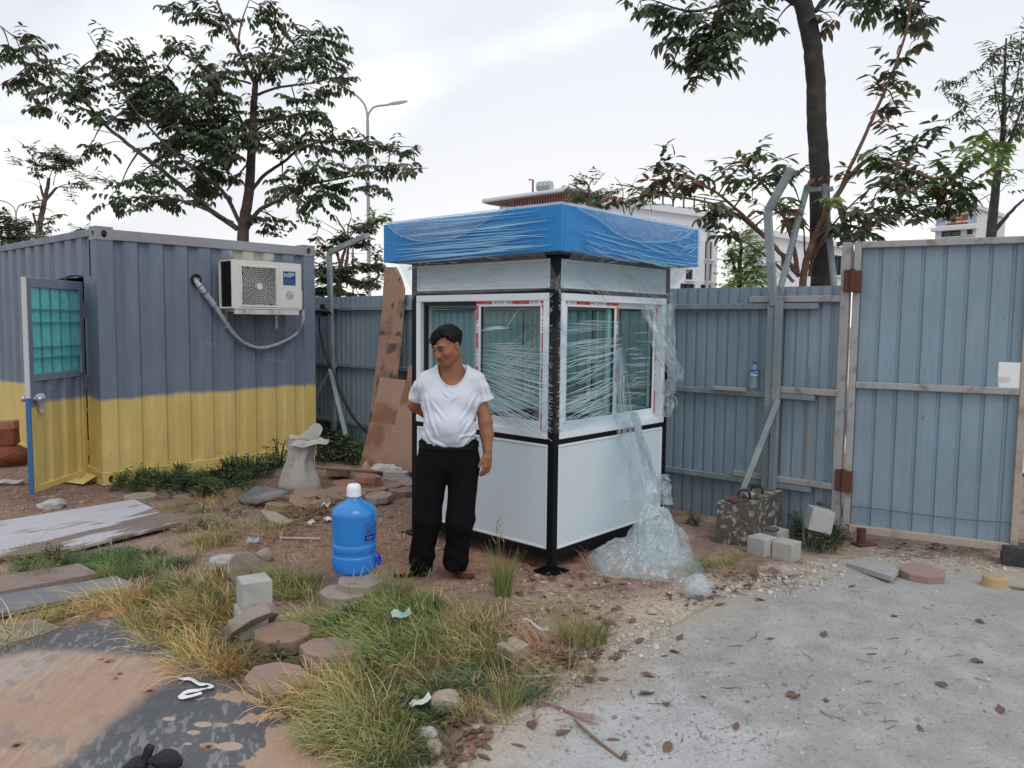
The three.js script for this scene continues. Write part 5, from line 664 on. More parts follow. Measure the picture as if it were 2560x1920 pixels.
{ // octagonal paving stones of the heap behind the jar
  const G = 'octagonal paving stones heaped by the leaning boards';
  const list = [[847, 1171, 0.10, 0, 'paver', 'lone octagonal paving stone at the rear left of the paver heap'], [919, 1189, 0.14, 1, 'paverRed', 'upper reddish octagonal paving stone of a stacked pair behind the jar cap'], [925, 1202, 0.09, 0, 'paverRed', 'lower reddish octagonal paving stone of the stacked pair behind the jar cap'], [975, 1211, 0.07, 0, 'paver', 'octagonal paving stone in the second row of the heap, right of the reddish pair'], [996, 1195, 0.07, 0, 'paverGrey', 'greyish octagonal paving stone under the bent white stick'], [933, 1221, 0.05, 0, 'paver', 'octagonal paving stone just right of the jar cap'], [947, 1236, 0.07, 0, 'paverGrey', 'front octagonal paving stone of the heap, right of the jar neck'], [1003, 1223, 0.06, 0, 'paver', 'octagonal paving stone of the heap nearest the booth post'], [884, 1232, 0.06, 0, 'paver', 'octagonal paving stone half hidden behind the jar cap'], [1024, 1205, 0.07, 0, 'paverGrey', 'octagonal paving stone cut off by the booth post'], [862, 1205, 0.05, 0, 'paverRed', 'reddish octagonal paving stone left of the stacked pair'], [850, 1222, 0.05, 0, 'paver', 'octagonal paving stone between the sack and the jar']];
  list.forEach(([u, v, h, lift, m, label], i) => { const p = gp(u, v, h), r = 0.118 + 0.006 * hash3(i, 1, 1); solo('paving_stone', label, 'paving stone', octa(r, 0.062, i), MP[m], V(p.x, gh(p.x, p.z) + h - 0.062, p.z), [(hash3(i, 2, 2) - 0.5) * 0.12, hash3(i, 3, 3) * 3, (hash3(i, 4, 4) - 0.5) * 0.12], G); });
  for (const [u, v, h, rx, rz, m, label] of [[824, 1236, 0.09, 0.25, -0.3, 'paver', 'tilted paving stone in front of the sack, upper of two'], [808, 1250, 0.05, 0.2, -0.25, 'paverGrey', 'tilted paving stone in front of the sack, lower of two'], [768, 1232, 0.07, 0.1, 0.12, 'paver', 'paving stone under the right foot of the sack'], [755, 1250, 0.05, 0.35, 0.1, 'paver', 'flat paving stone lying before the sack'], [700, 1262, 0.03, 0.1, 0, 'paver', 'paving stone in shade under the grey board']]) { const p = gp(u, v, h); solo('paving_stone', label, 'paving stone', octa(0.12, 0.062, u), MP[m], V(p.x, gh(p.x, p.z) + h - 0.05, p.z), [rx, u, rz], G); }
  // pavers in the grass nearer the camera
  const near = [[706, 1578, 0.085, 0.02, 0, 'paver', 'octagonal paving stone lying flat beside the two grey cubes'], [822, 1617, 0.07, 0.06, -0.1, 'paverPink', 'pinkish octagonal paving stone half buried in dry grass'], [690, 1690, 0.06, 0.08, 0.1, 'paverPink', 'octagonal paving stone nearest the camera, sunk in dry grass'], [563, 1395, 0.06, 0.0, 0, 'conc', 'small pale paving stone half hidden by a grass tuft'], [350, 1238, 0.05, 0, 0, 'paverGrey', 'paving stone between the weeds and the whitish board'], [862, 1475, 0.07, 0, 0, 'paverGrey', 'paving stone left of the one under the jar']];
  near.forEach(([u, v, h, rx, rz, m, label], i) => { const p = gp(u, v, h); solo('paving_stone', label, 'paving stone', octa(i === 3 ? 0.1 : 0.138, 0.075, 40 + i), MP[m], V(p.x, gh(p.x, p.z) + h - 0.075, p.z), [rx, 0.3 + i, rz]); });
  { const p = gp(646, 1552, 0.1); solo('paving_stone', 'octagonal paving stone leaning on edge against the two grey cubes', 'paving stone', octa(0.135, 0.065, 61), MP.paverGrey, V(p.x - 0.03, gh(p.x, p.z) + 0.055, p.z - 0.02)).quaternion.setFromUnitVectors(V(0, 1, 0), V(-0.55, 0.72, -0.42).normalize()); }
  { const p = gp(605, 1408, 0.09); solo('paving_stone', 'paving stone standing on edge in the grass behind the grey cubes', 'paving stone', octa(0.1, 0.06, 63), MP.paverGrey, V(p.x, gh(p.x, p.z) + 0.06, p.z), [1.35, 0.5, 0]); }
}
{ // grey concrete test cubes
  const cube = (label, px, yaw, y, mat = MP.conc, tilt = [0, 0], s = 0.15) => { const p = gp(px[0], px[1], y + s / 2); const g = boxUV(s, s, s); g.translate(0, s / 2, 0); boxMap(g, px[0] * 0.01, px[1] * 0.01); const pos = g.attributes.position; for (let i = 0; i < pos.count; i++) { const k = 0.004 * (fbm(pos.getX(i) * 40 + px[0], pos.getY(i) * 40, pos.getZ(i) * 40, 2) - 0.5); pos.setX(i, pos.getX(i) + k); pos.setZ(i, pos.getZ(i) + k); } return solo('concrete_cube', label, 'concrete cube', g, mat, V(p.x, gh(p.x, p.z) + y, p.z), [tilt[0], yaw, tilt[1]]); };
  cube('grey concrete cube in the grass, upper of two stacked', [636, 1480], 0.55, 0.148); cube('grey concrete cube in the grass, under another cube', [628, 1550], 0.5, 0.0, MP.conc);
  cube('pale concrete cube front left of three before the mossy block', [1905, 1366], 0.62, -0.02); cube('pale concrete cube front right of three before the mossy block', [1966, 1378], 0.78, -0.02); cube('concrete cube at the back of three, with a dark stone on it', [1937, 1345], 0.6, -0.02);
  cube('concrete cube tilted on top of another beside the gate post', [2043, 1298], -0.15, 0.16, MP.conc, [-0.06, -0.2], 0.17); cube('concrete cube at the foot of the gate post, carrying another', [2040, 1352], -0.1, -0.03, MP.conc, [0, 0], 0.17);
  { const p = gp(1930, 1326, 0.14); solo('stone', 'dark flat stone on the rear pale cube', 'stone', stoneGeo(4, 0.055, 0.02, 0.035), std([0.09, 0.08, 0.08], 0.9), V(p.x, gh(p.x, p.z) + 0.148, p.z)); }
  { const p = gp(2055, 1271, 0.3); solo('stone', 'small dark stone on the tilted cube by the gate post', 'stone', stoneGeo(6, 0.035, 0.014, 0.025), std([0.07, 0.05, 0.05], 0.9), V(p.x, gh(p.x, p.z) + 0.335, p.z - 0.02)); }
}
{ // the mossy concrete footing under the fence post
  const a = gp(1878, 1368), l = gp(1786, 1368), dir = FF.ex; const f = new Frame(V(a.x, gh(a.x, a.z) - 0.03, a.z), 0.02), h = 0.36, w = 0.265, d = 0.66;
  const blk = thing('concrete_block', 'large mossy concrete footing block with rebar loops under the fence post', 'concrete block', f.p, 0);
  const ex = V(-0.955, 0, -0.29), ez = V(0.62, 0, -0.78); const g = boxUV(w, h, d); g.applyMatrix4(new THREE.Matrix4().makeBasis(ex.clone().negate(), V(0, 1, 0), ez.clone().negate())); g.translate((ex.x * w + ez.x * d) / 2, h / 2, (ex.z * w + ez.z * d) / 2); boxMap(g, 0.2, 0.6);
  const pos = g.attributes.position; for (let i = 0; i < pos.count; i++) pos.setY(i, pos.getY(i) + 0.012 * (noise(pos.getX(i) * 13, pos.getZ(i) * 13) - 0.5)); part('body', g, MP.concDark, blk);
  const top = (s, t, y = h) => V(ex.x * w * s + ez.x * d * t, y, ex.z * w * s + ez.z * d * t);
  for (const [s, t] of [[0.5, 0.28], [0.45, 0.62]]) { const c = top(s, t), e = V(0.04, 0, 0.01); part('rebar_loop', tubeGeo([c.clone().sub(e), c.clone().sub(e).add(V(0, 0.045, 0)), c.clone().add(V(0, 0.075, 0)), c.clone().add(e).add(V(0, 0.045, 0)), c.clone().add(e)], 0.009, 6, 14), MF.black, blk); }
  new MB().box(0.16, 0.008, 0.1, top(0.55, 0.12).x, h + 0.006, top(0.55, 0.12).z, 0, 0.5).build('steel_plate', MF.rust, blk);
  part('rag', stoneGeo(9, 0.07, 0.028, 0.045, 0.5).translate(top(0.35, 0.35).x, h + 0.02, top(0.35, 0.35).z), MP.concDark, blk);
}
{ // by the gate
  slabOf('concrete_slab', 'thin grey concrete slab tipped on the pavement beside the red paver', 'concrete slab', [[2116, 1407], [2172, 1392], [2252, 1420], [2228, 1441]].map(([u, v], i) => [u, v, i > 1 ? 0.03 : 0]), 0.03, 0.035, MP.slab);
  { const p = gp(2303, 1432, 0.05); solo('paving_stone', 'reddish octagonal paving stone on the pavement before the gate', 'paving stone', octa(0.137, 0.07, 70), MP.paverPink, V(p.x, gh(p.x, p.z) + 0.005, p.z), [0.03, 0.2, 0.02]); }
  { const p = gp(2486, 1470, 0.0), t = thing('basin', 'tan plastic basin upside down on the pavement', 'basin', onGround(p, 0.008)); const pf = [[0, 0.074], [0.05, 0.075], [0.068, 0.073], [0.0735, 0.066], [0.079, 0.012], [0.088, 0.006], [0.089, 0.0], [0.083, 0.0], [0.075, 0.008], [0.068, 0.06], [0.0, 0.066]].map(([r, y]) => new THREE.Vector2(r, y)); part('bowl', new THREE.LatheGeometry(pf, 40), std([0.43, 0.30, 0.165], 0.5), t); part('rim', new THREE.TorusGeometry(0.088, 0.0035, 6, 40).rotateX(Math.PI / 2).translate(0, 0.005, 0), std([0.47, 0.345, 0.2], 0.5), t); }
  { const a = gp(2520, 1474), b = gp(2575, 1482); tag(part('stick', tubeGeo([onGround(a, 0.015), onGround(b, 0.02)], 0.011, 7), MP.stick), 'short brown rod beside the tan basin', 'rod'); }
  { const p = gp(2152, 1362), t = thing('gate_stop', 'rusty pipe stub on a small steel plate before the gate', 'gate stop', onGround(p, 0.004)); part('pipe', new THREE.CylinderGeometry(0.032, 0.034, 0.12, 18, 1).translate(0, 0.07, 0), MF.rust, t); part('base_plate', boxUV(0.17, 0.012, 0.11).rotateY(0.3).translate(0.02, 0.008, 0.01), MF.rust, t); }
  { const p = gp(2120, 1348); solo('stone', 'tan stone beside the rusty pipe stub', 'stone', stoneGeo(14, 0.05, 0.04, 0.035), MP.stone, onGround(p, 0.02)); }
  { const p = gp(2524, 1415); const g = boxUV(0.36, 0.15, 0.2); const pos = g.attributes.position; for (let i = 0; i < pos.count; i++) pos.setY(i, pos.getY(i) + 0.01 * noise(pos.getX(i) * 20, pos.getZ(i) * 20)); solo('concrete_block', 'dark weathered concrete block at the right edge under the gate', 'concrete block', boxMap(g, 0.1, 0.4), std([1, 1, 1], 0.95, { map: worn([0.045, 0.042, 0.04], [0.14, 0.13, 0.12], 0.8, 12, 31) }), V(p.x + 0.16, gh(p.x, p.z) + 0.06, p.z - 0.02), [0, -0.5, 0]); }
}
{ // small plastic bottle on the fence rail
  const b = FF.onZ(1884, 962, 0.06), t = thing('water_bottle', 'small clear water bottle with blue label on the fence rail', 'bottle', FF.world(b.x, 1.108, 0.055), -FT);
  const pf = [[0, 0], [0.028, 0.0], [0.033, 0.008], [0.033, 0.06], [0.030, 0.066], [0.033, 0.072], [0.033, 0.16], [0.024, 0.185], [0.0135, 0.2], [0.0135, 0.212]].map(([r, y]) => new THREE.Vector2(r, y)); part('shell', new THREE.LatheGeometry(pf, 24), new THREE.MeshPhysicalMaterial({ color: rgb(0.8, 0.9, 0.96), transmission: 0.85, thickness: 0, roughness: 0.08, side: THREE.DoubleSide }), t);
  part('cap', new THREE.CylinderGeometry(0.0155, 0.0155, 0.02, 18).translate(0, 0.218, 0), std([0.02, 0.12, 0.5], 0.4), t);
  part('label', new THREE.CylinderGeometry(0.0338, 0.0338, 0.05, 24, 1, true).translate(0, 0.135, 0), std([1, 1, 1], 0.4, { map: colorTex(128, 64, (u, v) => v < 0.2 || (Math.abs(v - 0.5 - 0.15 * Math.sin(u * 12)) < 0.14 && noise(u * 40, v * 6) > 0.45) ? [0.7, 0.78, 0.9] : [0.015, 0.12, 0.45]) }), t);
}
{ // the blue water jar on its pavers
  const lo = gp(890, 1508); solo('paving_stone', 'dark paving stone at the bottom of the stack under the jar', 'paving stone', octa(0.1, 0.06, 80), MP.paverGrey, onGround(gp(905, 1490), -0.01), [0, 0.5, 0]);
  const p = gp(897, 1450, 0.105); const gy = gh(p.x, p.z); solo('paving_stone', 'octagonal paving stone directly under the blue jar', 'paving stone', octa(0.132, 0.06, 81), MP.paverGrey, V(p.x + 0.01, gy + 0.05, p.z), [0, 0.2, 0]);
  const c = gp(886, 1425, 0.112), R = 0.1365, jar = thing('water_jar', 'large blue plastic water jar with white cap standing on paving stones', 'water jar', V(c.x, gy + 0.112, c.z), 0);
  const prof = [[0, 0.012], [0.085, 0.01], [0.105, 0.0], [0.122, 0.006], [0.134, 0.03], [0.1365, 0.055], [0.1365, 0.098], [0.132, 0.106], [0.1285, 0.112], [0.1285, 0.128], [0.134, 0.136], [0.1365, 0.146], [0.1365, 0.168], [0.131, 0.178], [0.129, 0.186], [0.134, 0.2], [0.1345, 0.34], [0.136, 0.348], [0.136, 0.36], [0.134, 0.372], [0.127, 0.39], [0.108, 0.41], [0.08, 0.424], [0.055, 0.436], [0.043, 0.448], [0.0395, 0.458], [0.0395, 0.475]].map(([r, y]) => new THREE.Vector2(r, y));
  const poly = new THREE.MeshPhysicalMaterial({ color: rgb(0.07, 0.46, 0.98), transmission: 0.55, thickness: 0, roughness: 0.14, ior: 1.5, side: THREE.DoubleSide });
  part('body', new THREE.LatheGeometry(prof, 56), poly, jar);
  part('water', new THREE.LatheGeometry([[0, 0.016], [0.1, 0.014], [0.128, 0.04], [0.13, 0.1], [0.125, 0.12], [0.13, 0.15], [0.126, 0.186], [0.13, 0.21], [0.13, 0.352], [0, 0.352]].map(([r, y]) => new THREE.Vector2(r, y)), 48), new THREE.MeshPhysicalMaterial({ color: rgb(0.8, 0.92, 1), transmission: 1, thickness: 0, ior: 1.33, roughness: 0.0, side: THREE.DoubleSide }), jar);
  part('cap', new THREE.LatheGeometry([[0, 0.537], [0.025, 0.537], [0.034, 0.534], [0.041, 0.524], [0.043, 0.51], [0.0445, 0.464], [0.043, 0.462], [0, 0.462]].map(([r, y]) => new THREE.Vector2(r, y)), 36), std([0.78, 0.81, 0.86], 0.4), jar);
  const tapM = std([0.01, 0.04, 0.55], 0.35), ta = 0.18, q = (r, y, k = 0) => V(Math.cos(ta) * r - Math.sin(ta) * k, y, Math.sin(ta) * r + Math.cos(ta) * k); const tap = new MB(); tap.tube([q(0.13, 0.078), q(0.165, 0.078)], 0.012, 10); tap.tube([q(0.16, 0.094), q(0.16, 0.045)], 0.0125, 10); tap.tube([q(0.16, 0.09), q(0.158, 0.115)], 0.006, 8); tap.tube([q(0.16, 0.1), q(0.176, 0.092)], 0.005, 6); tap.build('tap', tapM, jar);
  { const cv = document.createElement('canvas'); cv.width = 256; cv.height = 512; const x = cv.getContext('2d'); x.fillStyle = '#2f74c0'; x.fillRect(0, 0, 256, 512); x.fillStyle = '#132a7c'; x.beginPath(); x.moveTo(60, 60); x.lineTo(110, 40); x.lineTo(90, 110); x.fill(); for (let i = 0; i < 9; i++) x.fillRect(50, 150 + i * 18, 150 - (i % 3) * 25, 8); x.fillRect(20, 330, 220, 150); x.fillStyle = '#7fb2e4'; x.font = 'bold 60px serif'; x.fillText('Vital', 60, 420); x.fillRect(60, 440, 120, 6);
    const t = new THREE.CanvasTexture(cv); t.colorSpace = THREE.SRGBColorSpace; t.wrapS = THREE.RepeatWrapping; const a0 = 0.62, a1 = 1.30; const g = sheet(14, 1, (s, k) => { const a = a0 + (a1 - a0) * (s) ; return [V(Math.sin(a) * 0.1358, 0.2 + k * 0.125, Math.cos(a) * 0.1358), s, k]; }); part('label', g, new THREE.MeshStandardMaterial({ map: t, roughness: 0.4, side: THREE.DoubleSide }), jar); }
}
{ // boards leaning against the fence
  const base = FF.local(gp(960, 1178)), tilt = Math.atan2(base.z - 0.05, 1.97 + 0.09), n = FF.ez.clone().multiplyScalar(Math.cos(tilt)).add(V(0, Math.sin(tilt), 0));
  const lean = (name, label, px, off, th, mat) => { const p0 = FF.world(0, -0.09, base.z).addScaledVector(n, off), w = px.map(([u, v]) => hitPlane(u, v, p0, n)), c = w.reduce((a, b) => a.add(b), V(0, 0, 0)).divideScalar(w.length); const up = FF.ez.clone().multiplyScalar(-Math.sin(tilt)).add(V(0, Math.cos(tilt), 0));
    const s = new THREE.Shape(w.map(p => { const d = p.clone().sub(c); return new THREE.Vector2(d.dot(FF.ex), d.dot(up)); })); const g = new THREE.ExtrudeGeometry(s, { depth: th, bevelEnabled: true, bevelSize: 0.002, bevelThickness: 0.002, bevelSegments: 1 }); boxMap(g); g.translate(0, 0, -th); g.applyMatrix4(new THREE.Matrix4().makeBasis(FF.ex, up, n)); const m = part(name, g, mat); m.position.copy(c); return tag(m, label, 'board'); };
  const stain = (seed, b, d, blk) => std([1, 1, 1], 0.85, { map: colorTex(768, 768, (u, v) => { const x = u * 2, y = v * 2, f = fbm(x * 2.2 + seed, y * 2.2, 0, 5), g = fbm(x * 9 + seed, y * 7, 0, 4), h = noise(x * 60, y * 120); let c = mix3(b, d, sstep(0.46, 0.62, f)); if (blk) c = mix3(c, [0.06, 0.045, 0.04], sstep(0.52, 0.62, g * 0.7 + f * 0.3) * 0.9); const k = 0.86 + 0.2 * h + 0.2 * (g - 0.5); return [c[0] * k, c[1] * k, c[2] * k]; }, [0.5, 0.5]) });
  const browns = stain(2, [0.35, 0.225, 0.16], [0.25, 0.12, 0.075], false), blotched = stain(5, [0.31, 0.175, 0.125], [0.2, 0.12, 0.09], true);
  lean('leaning_board', 'tall narrow stained plywood board leaning on the fence beside the booth', [[962, 668], [990, 668], [1001, 690], [1011, 722], [1008, 770], [1002, 850], [991, 946], [1000, 1120], [915, 1120], [938, 934], [948, 850], [954, 782]], 0.0, 0.018, blotched);
  lean('leaning_board', 'wide brown plywood sheet leaning low in front of the tall narrow board', [[950, 943], [1021, 952], [1062, 1080], [1075, 1186], [898, 1166], [925, 1060]], 0.03, 0.016, browns);
  lean('leaning_board', 'narrow board behind the booth post, mostly hidden by it', [[1020, 915], [1050, 905], [1060, 1080], [1010, 1080]], 0.01, 0.015, blotched);
}
{ // woven sack with its mouth folded open
  const c = gp(752, 1222), b = onGround(c, 0.0), t = thing('sack', 'off-white woven sack standing slumped with its mouth folded open', 'sack', b, 0);
  const m = std([1, 1, 1], 0.9, { map: worn([0.40, 0.385, 0.36], [0.22, 0.2, 0.18], 0.8, 6, 33), bumpMap: fineGrain, bumpScale: 0.002 });
  const rings = [[-0.0, 0.20, 0.115, 0.0], [0.03, 0.205, 0.13, -0.01], [0.1, 0.185, 0.13, -0.015], [0.2, 0.145, 0.115, -0.02], [0.28, 0.12, 0.1, -0.015], [0.36, 0.125, 0.09, 0.0], [0.43, 0.14, 0.08, 0.005], [0.475, 0.15, 0.075, 0.01]];
  const ringAt = (k, a) => { const f = k * (rings.length - 1), i = Math.min(rings.length - 2, Math.floor(f)), q = f - i, [y, rx, rz, cx] = rings[i].map((v, j) => lerp(v, rings[i + 1][j], q)); const fold = 1 + 0.12 * Math.sin(a * 5 + 1.2 + 2 * k) * sstep(0.1, 0.5, k) * sstep(1.2, 0.5, k) - 0.22 * Math.exp(-Math.pow((a - 1.25) / 0.22, 2)) * sstep(0.1, 0.45, k) + 0.06 * (noise(Math.cos(a) * 3 + 4, y * 9, Math.sin(a) * 3) - 0.5); return V(cx + Math.cos(a) * rx * fold, y, Math.sin(a) * rz * fold); };
  part('body', sheet(64, 30, (s, k) => { const a = s * 2 * Math.PI, p = ringAt(k, a); return [p, a * 0.15, p.y]; }), m, t);
  const inner = m;
  part('lining', sheet(40, 3, (s, k) => { const a = s * 2 * Math.PI, p = ringAt(1, a); p.y -= k * 0.09; p.x *= 1 - 0.1 * k; return p; }), inner, t);
  // the turned-out mouth: a raised back flap and a flap hanging to the right
  part('mouth_flap', sheet(16, 10, (s, k) => { const a = lerp(-0.35, -2.6, s), p = ringAt(1, a), up = k * (0.03 + 0.12 * Math.exp(-Math.pow((s - 0.25) / 0.35, 2))); return [V(p.x + 0.03 * k + 0.02 * Math.sin(s * 9 + k * 2), p.y + up + 0.01 * Math.sin(s * 14), p.z - 0.04 * k), s * 0.4, k * 0.2]; }), m, t);
  part('mouth_flap', sheet(18, 10, (s, k) => { const a = lerp(-0.5, 1.9, s), p = ringAt(1, a), o = k * (0.05 + 0.05 * Math.sin(Math.PI * s)), d = V(Math.cos(a), 0, Math.sin(a)); return [p.add(d.multiplyScalar(o)).add(V(0.05 * k * (1 - s), 0.05 * k * (1 - s) - 0.05 * k * k + 0.012 * Math.sin(s * 16 + k * 5), 0)), s * 0.4, k * 0.2]; }), m, t);
  part('thread', tubeGeo([V(0.15, 0.44, 0.06), V(0.16, 0.37, 0.07), V(0.152, 0.3, 0.075), V(0.165, 0.24, 0.07)], 0.003, 4, 14), MP.white, t);
}
{ // boards and sheets on the ground
  const wood = (a, b, c, seed, sx = 2.5, sy = 22) => std([1, 1, 1], 0.85, { map: colorTex(768, 768, (u, v) => { const x = u * 2, y = v * 2, f = fbm(x * sx + seed, y * sx * 1.4, 0, 5), gr = fbm(x * 3 + seed, y * sy, 0, 4), h = noise(x * 90, y * 90); let q = mix3(a, b, sstep(0.42, 0.6, f)); q = mix3(q, c, sstep(0.5, 0.68, gr * 0.55 + f * 0.45) * 0.8); const k = 0.84 + 0.18 * h + 0.25 * (gr - 0.5); return [q[0] * k, q[1] * k, q[2] * k]; }, [0.5, 0.5]) });
  const pale = gp(150, 1310), dirX = gp(336, 1247).sub(gp(18, 1303)).setY(0).normalize();
  // the whitish peeling sheet
  const whitish = std([1, 1, 1], 0.85, { map: colorTex(1024, 1024, (u, v) => { const x = u * 4 - 2, z = v * 4 - 2, a = x * dirX.x + z * dirX.z, b = -x * dirX.z + z * dirX.x, f = fbm(a * 1.6 + 5, b * 5 + 3, 0, 5), g = fbm(a * 5 + 1, b * 24, 0, 4), h = noise(x * 70, z * 70); const edge = 0.05 - a * 0.28 + 0.0; let w = sstep(0.44, 0.56, f * 0.6 + g * 0.4 + 0.16 * sstep(0.25, -0.25, b - edge) - 0.12 * sstep(-0.1, 0.5, b - edge)); let c = mix3([0.215, 0.165, 0.14], [0.17, 0.13, 0.11], h); c = mix3(c, mix3([0.42, 0.42, 0.46], [0.50, 0.48, 0.5], g), w); const k = 0.9 + 0.15 * h; return [c[0] * k, c[1] * k, c[2] * k]; }, [0.25, 0.25]) });
  const m1 = slabOf('plywood_sheet', 'whitish peeling plywood sheet lying on the ground before the container door', 'plywood sheet', [[-60, 1312], [336, 1248], [456, 1305], [182, 1371], [-60, 1400]], 0.045, 0.02, whitish);
  { const uv = m1.geometry.attributes.uv, p = m1.geometry.attributes.position; for (let i = 0; i < uv.count; i++) uv.setXY(i, p.getX(i) + 2 - 0.0, p.getZ(i) + 2); }
  slabOf('plank', 'reddish brown plank at the left edge, nearest the whitish sheet', 'plank', [[-60, 1448], [199, 1408], [244, 1433], [-60, 1490]], 0.05, 0.03, wood([0.27, 0.20, 0.175], [0.22, 0.155, 0.135], [0.31, 0.25, 0.22], 4));
  slabOf('plank', 'bluish grey plank at the left edge between the brown plank and dry grass', 'plank', [[-60, 1495], [290, 1440], [345, 1462], [-60, 1545]], 0.035, 0.025, wood([0.18, 0.185, 0.205], [0.25, 0.24, 0.23], [0.29, 0.27, 0.24], 8));
  slabOf('plank', 'pale narrow plank under the dry grass at the left edge', 'plank', [[-60, 1578], [95, 1545], [150, 1568], [-60, 1650]], 0.03, 0.02, wood([0.34, 0.28, 0.23], [0.25, 0.2, 0.17], [0.4, 0.33, 0.26], 11));
  slabOf('board', 'dark grey board lying slanted beside the sack', 'board', [[593, 1245, -0.02], [641, 1214, 0.05], [698, 1223, 0.05], [724, 1230, 0.04], [640, 1256, 0.0], [604, 1252, -0.02]], 0.06, 0.018, wood([0.12, 0.125, 0.135], [0.17, 0.17, 0.18], [0.22, 0.2, 0.18], 14));
  slabOf('board', 'broken pale board sticking out of the dry leaf heap', 'board', [[651, 1274, 0.08], [690, 1280, 0.06], [733, 1303, 0.0], [700, 1312, 0.0], [668, 1296, 0.03]], 0.03, 0.014, wood([0.34, 0.29, 0.24], [0.25, 0.2, 0.17], [0.4, 0.34, 0.28], 16));
  // the big black-faced sheet in front, its film worn off to orange wood
  const A = gp(291, 1552), B = gp(909, 1920), Cc = gp(-10, 1682); const eR = B.clone().sub(A).setY(0).normalize(), eL = V(eR.z, 0, -eR.x).multiplyScalar(V(eR.z, 0, -eR.x).dot(Cc.clone().sub(A)) > 0 ? 1 : -1);
  const loc = (u, v) => { const p = gp(u, v).sub(A); return [p.dot(eR), p.dot(eL)]; };
  const poly = [[95, 1642], [300, 1646], [440, 1664], [470, 1690], [400, 1745], [330, 1795], [260, 1850], [150, 1935], [-60, 1990], [-60, 1670]].map(([u, v]) => loc(u, v));
  const inside = (P, x, y) => { let c = false, d = 1e9; for (let i = 0, j = P.length - 1; i < P.length; j = i++) { const [xi, yi] = P[i], [xj, yj] = P[j]; if ((yi > y) !== (yj > y) && x < (xj - xi) * (y - yi) / (yj - yi) + xi) c = !c; const dx = xj - xi, dy = yj - yi, t = clamp(((x - xi) * dx + (y - yi) * dy) / (dx * dx + dy * dy)); d = Math.min(d, Math.hypot(x - xi - dx * t, y - yi - dy * t)); } return c ? d : -d; };
  const torn = [[[560, 1752], [640, 1745], [700, 1760], [640, 1775], [520, 1765], [490, 1768]], [[690, 1790], [720, 1800], [640, 1822], [555, 1826], [620, 1806]], [[760, 1818], [830, 1860], [909, 1920], [760, 1960], [560, 1925], [640, 1905], [660, 1870], [655, 1840]]].map(P => P.map(([u, v]) => loc(u, v)));
  const spots = [[508, 1825, 0.035], [485, 1846, 0.03], [575, 1880, 0.045], [522, 1878, 0.035], [470, 1875, 0.02], [425, 1812, 0.02], [600, 1820, 0.02]].map(([u, v, r]) => [...loc(u, v), r]), holes = [[376, 1742, 0.012], [42, 1879, 0.012], [255, 1661, 0.007], [300, 1695, 0.008], [290, 1708, 0.006], [522, 1881, 0.009], [270, 1666, 0.009]].map(([u, v, r]) => [...loc(u, v), r]);
  const SX = 2.6, SY = 1.7;
  const map = colorTex(2048, 1340, (u, v) => {
    const a = u * SX - 0.05, b = v * SY - 0.05, f = fbm(a * 2.5 + 7, b * 2.5 + 2, 0, 5), g = fbm(a * 9 + b * 4, b * 16 - a * 5, 0, 4), h = noise(a * 160, b * 160), gr = fbm((a + b) * 6, (a - b) * 34, 0, 4), q = (f - 0.5) * 0.16 + (g - 0.5) * 0.05;
    let c = mix3([0.07, 0.073, 0.083], [0.13, 0.132, 0.14], f);
    const sc = fbm(a * 16 + b * 10, b * 46 - a * 28, 0, 3); c = mix3(c, [0.29, 0.285, 0.285], sstep(0.56, 0.70, sc) * 0.6 * sstep(0.3, 0.6, f + 0.1));
    const ed = Math.min(a, b); c = mix3(c, [0.17, 0.09, 0.06], sstep(0.05, 0.0, ed + (g - 0.5) * 0.06) * 0.8);
    const wood_ = mix3([0.385, 0.245, 0.165], [0.41, 0.295, 0.215], gr);
    const o = sstep(-0.05, 0.06, inside(poly, a, b) + q * 0.7);
    let w = wood_; w = mix3(w, [0.40, 0.345, 0.30], sstep(0.47, 0.66, f * 0.7 + gr * 0.3) * 0.85); w = mix3(w, [0.22, 0.2, 0.2], sstep(0.63, 0.72, g) * 0.5);
    c = mix3(c, w, o);
    for (const P of torn) c = mix3(c, wood_, sstep(-0.004, 0.008, inside(P, a, b) + (g - 0.5) * 0.05 + (sc - 0.5) * 0.06));
    for (const [x, y, r] of spots) { const d = Math.hypot((a - x) * 1.0 + (b - y) * 0.6, (b - y) * 1.1); c = mix3(c, [0.44, 0.33, 0.25], sstep(r, r * 0.8, d + (f - 0.5) * 0.03)); }
    for (const [x, y, r] of holes) { const d = Math.hypot(a - x, b - y); c = mix3(c, [0.22, 0.09, 0.05], sstep(r * 4, r * 1.2, d + (g - 0.5) * 0.05) * 0.75); if (d < r) c = [0.02, 0.012, 0.01]; }
    const k = 0.85 + 0.2 * h + 0.06 * (gr - 0.5); return [c[0] * k, c[1] * k, c[2] * k]; });
  const g = new THREE.BufferGeometry(), W = 2.44, D = 1.5, th = 0.018, up = 0.03; const Q = (a, b, y) => A.clone().addScaledVector(eR, a).addScaledVector(eL, b).setY(y).sub(A.clone().setY(0));
  const top = sheet(30, 20, (s, t) => { const a = s * W, b = t * D; return [Q(a, b, up + 0.006 * Math.sin(a * 2 + b)), (a + 0.05) / SX, (b + 0.05) / SY]; });
  const mb = new MB(); const flip = top.clone(); mb.add(top); mb.quad(Q(0, 0, up), Q(W, 0, up), Q(W, 0, up - th), Q(0, 0, up - th), [0.01, 0.02, 0.9, 0.02, 0.9, 0.01, 0.01, 0.02, 0.9, 0.01, 0.01, 0.01]); mb.quad(Q(0, D, up), Q(0, 0, up), Q(0, 0, up - th), Q(0, D, up - th), [0.01, 0.02, 0.01, 0.9, 0.02, 0.9, 0.01, 0.02, 0.02, 0.9, 0.01, 0.01]);
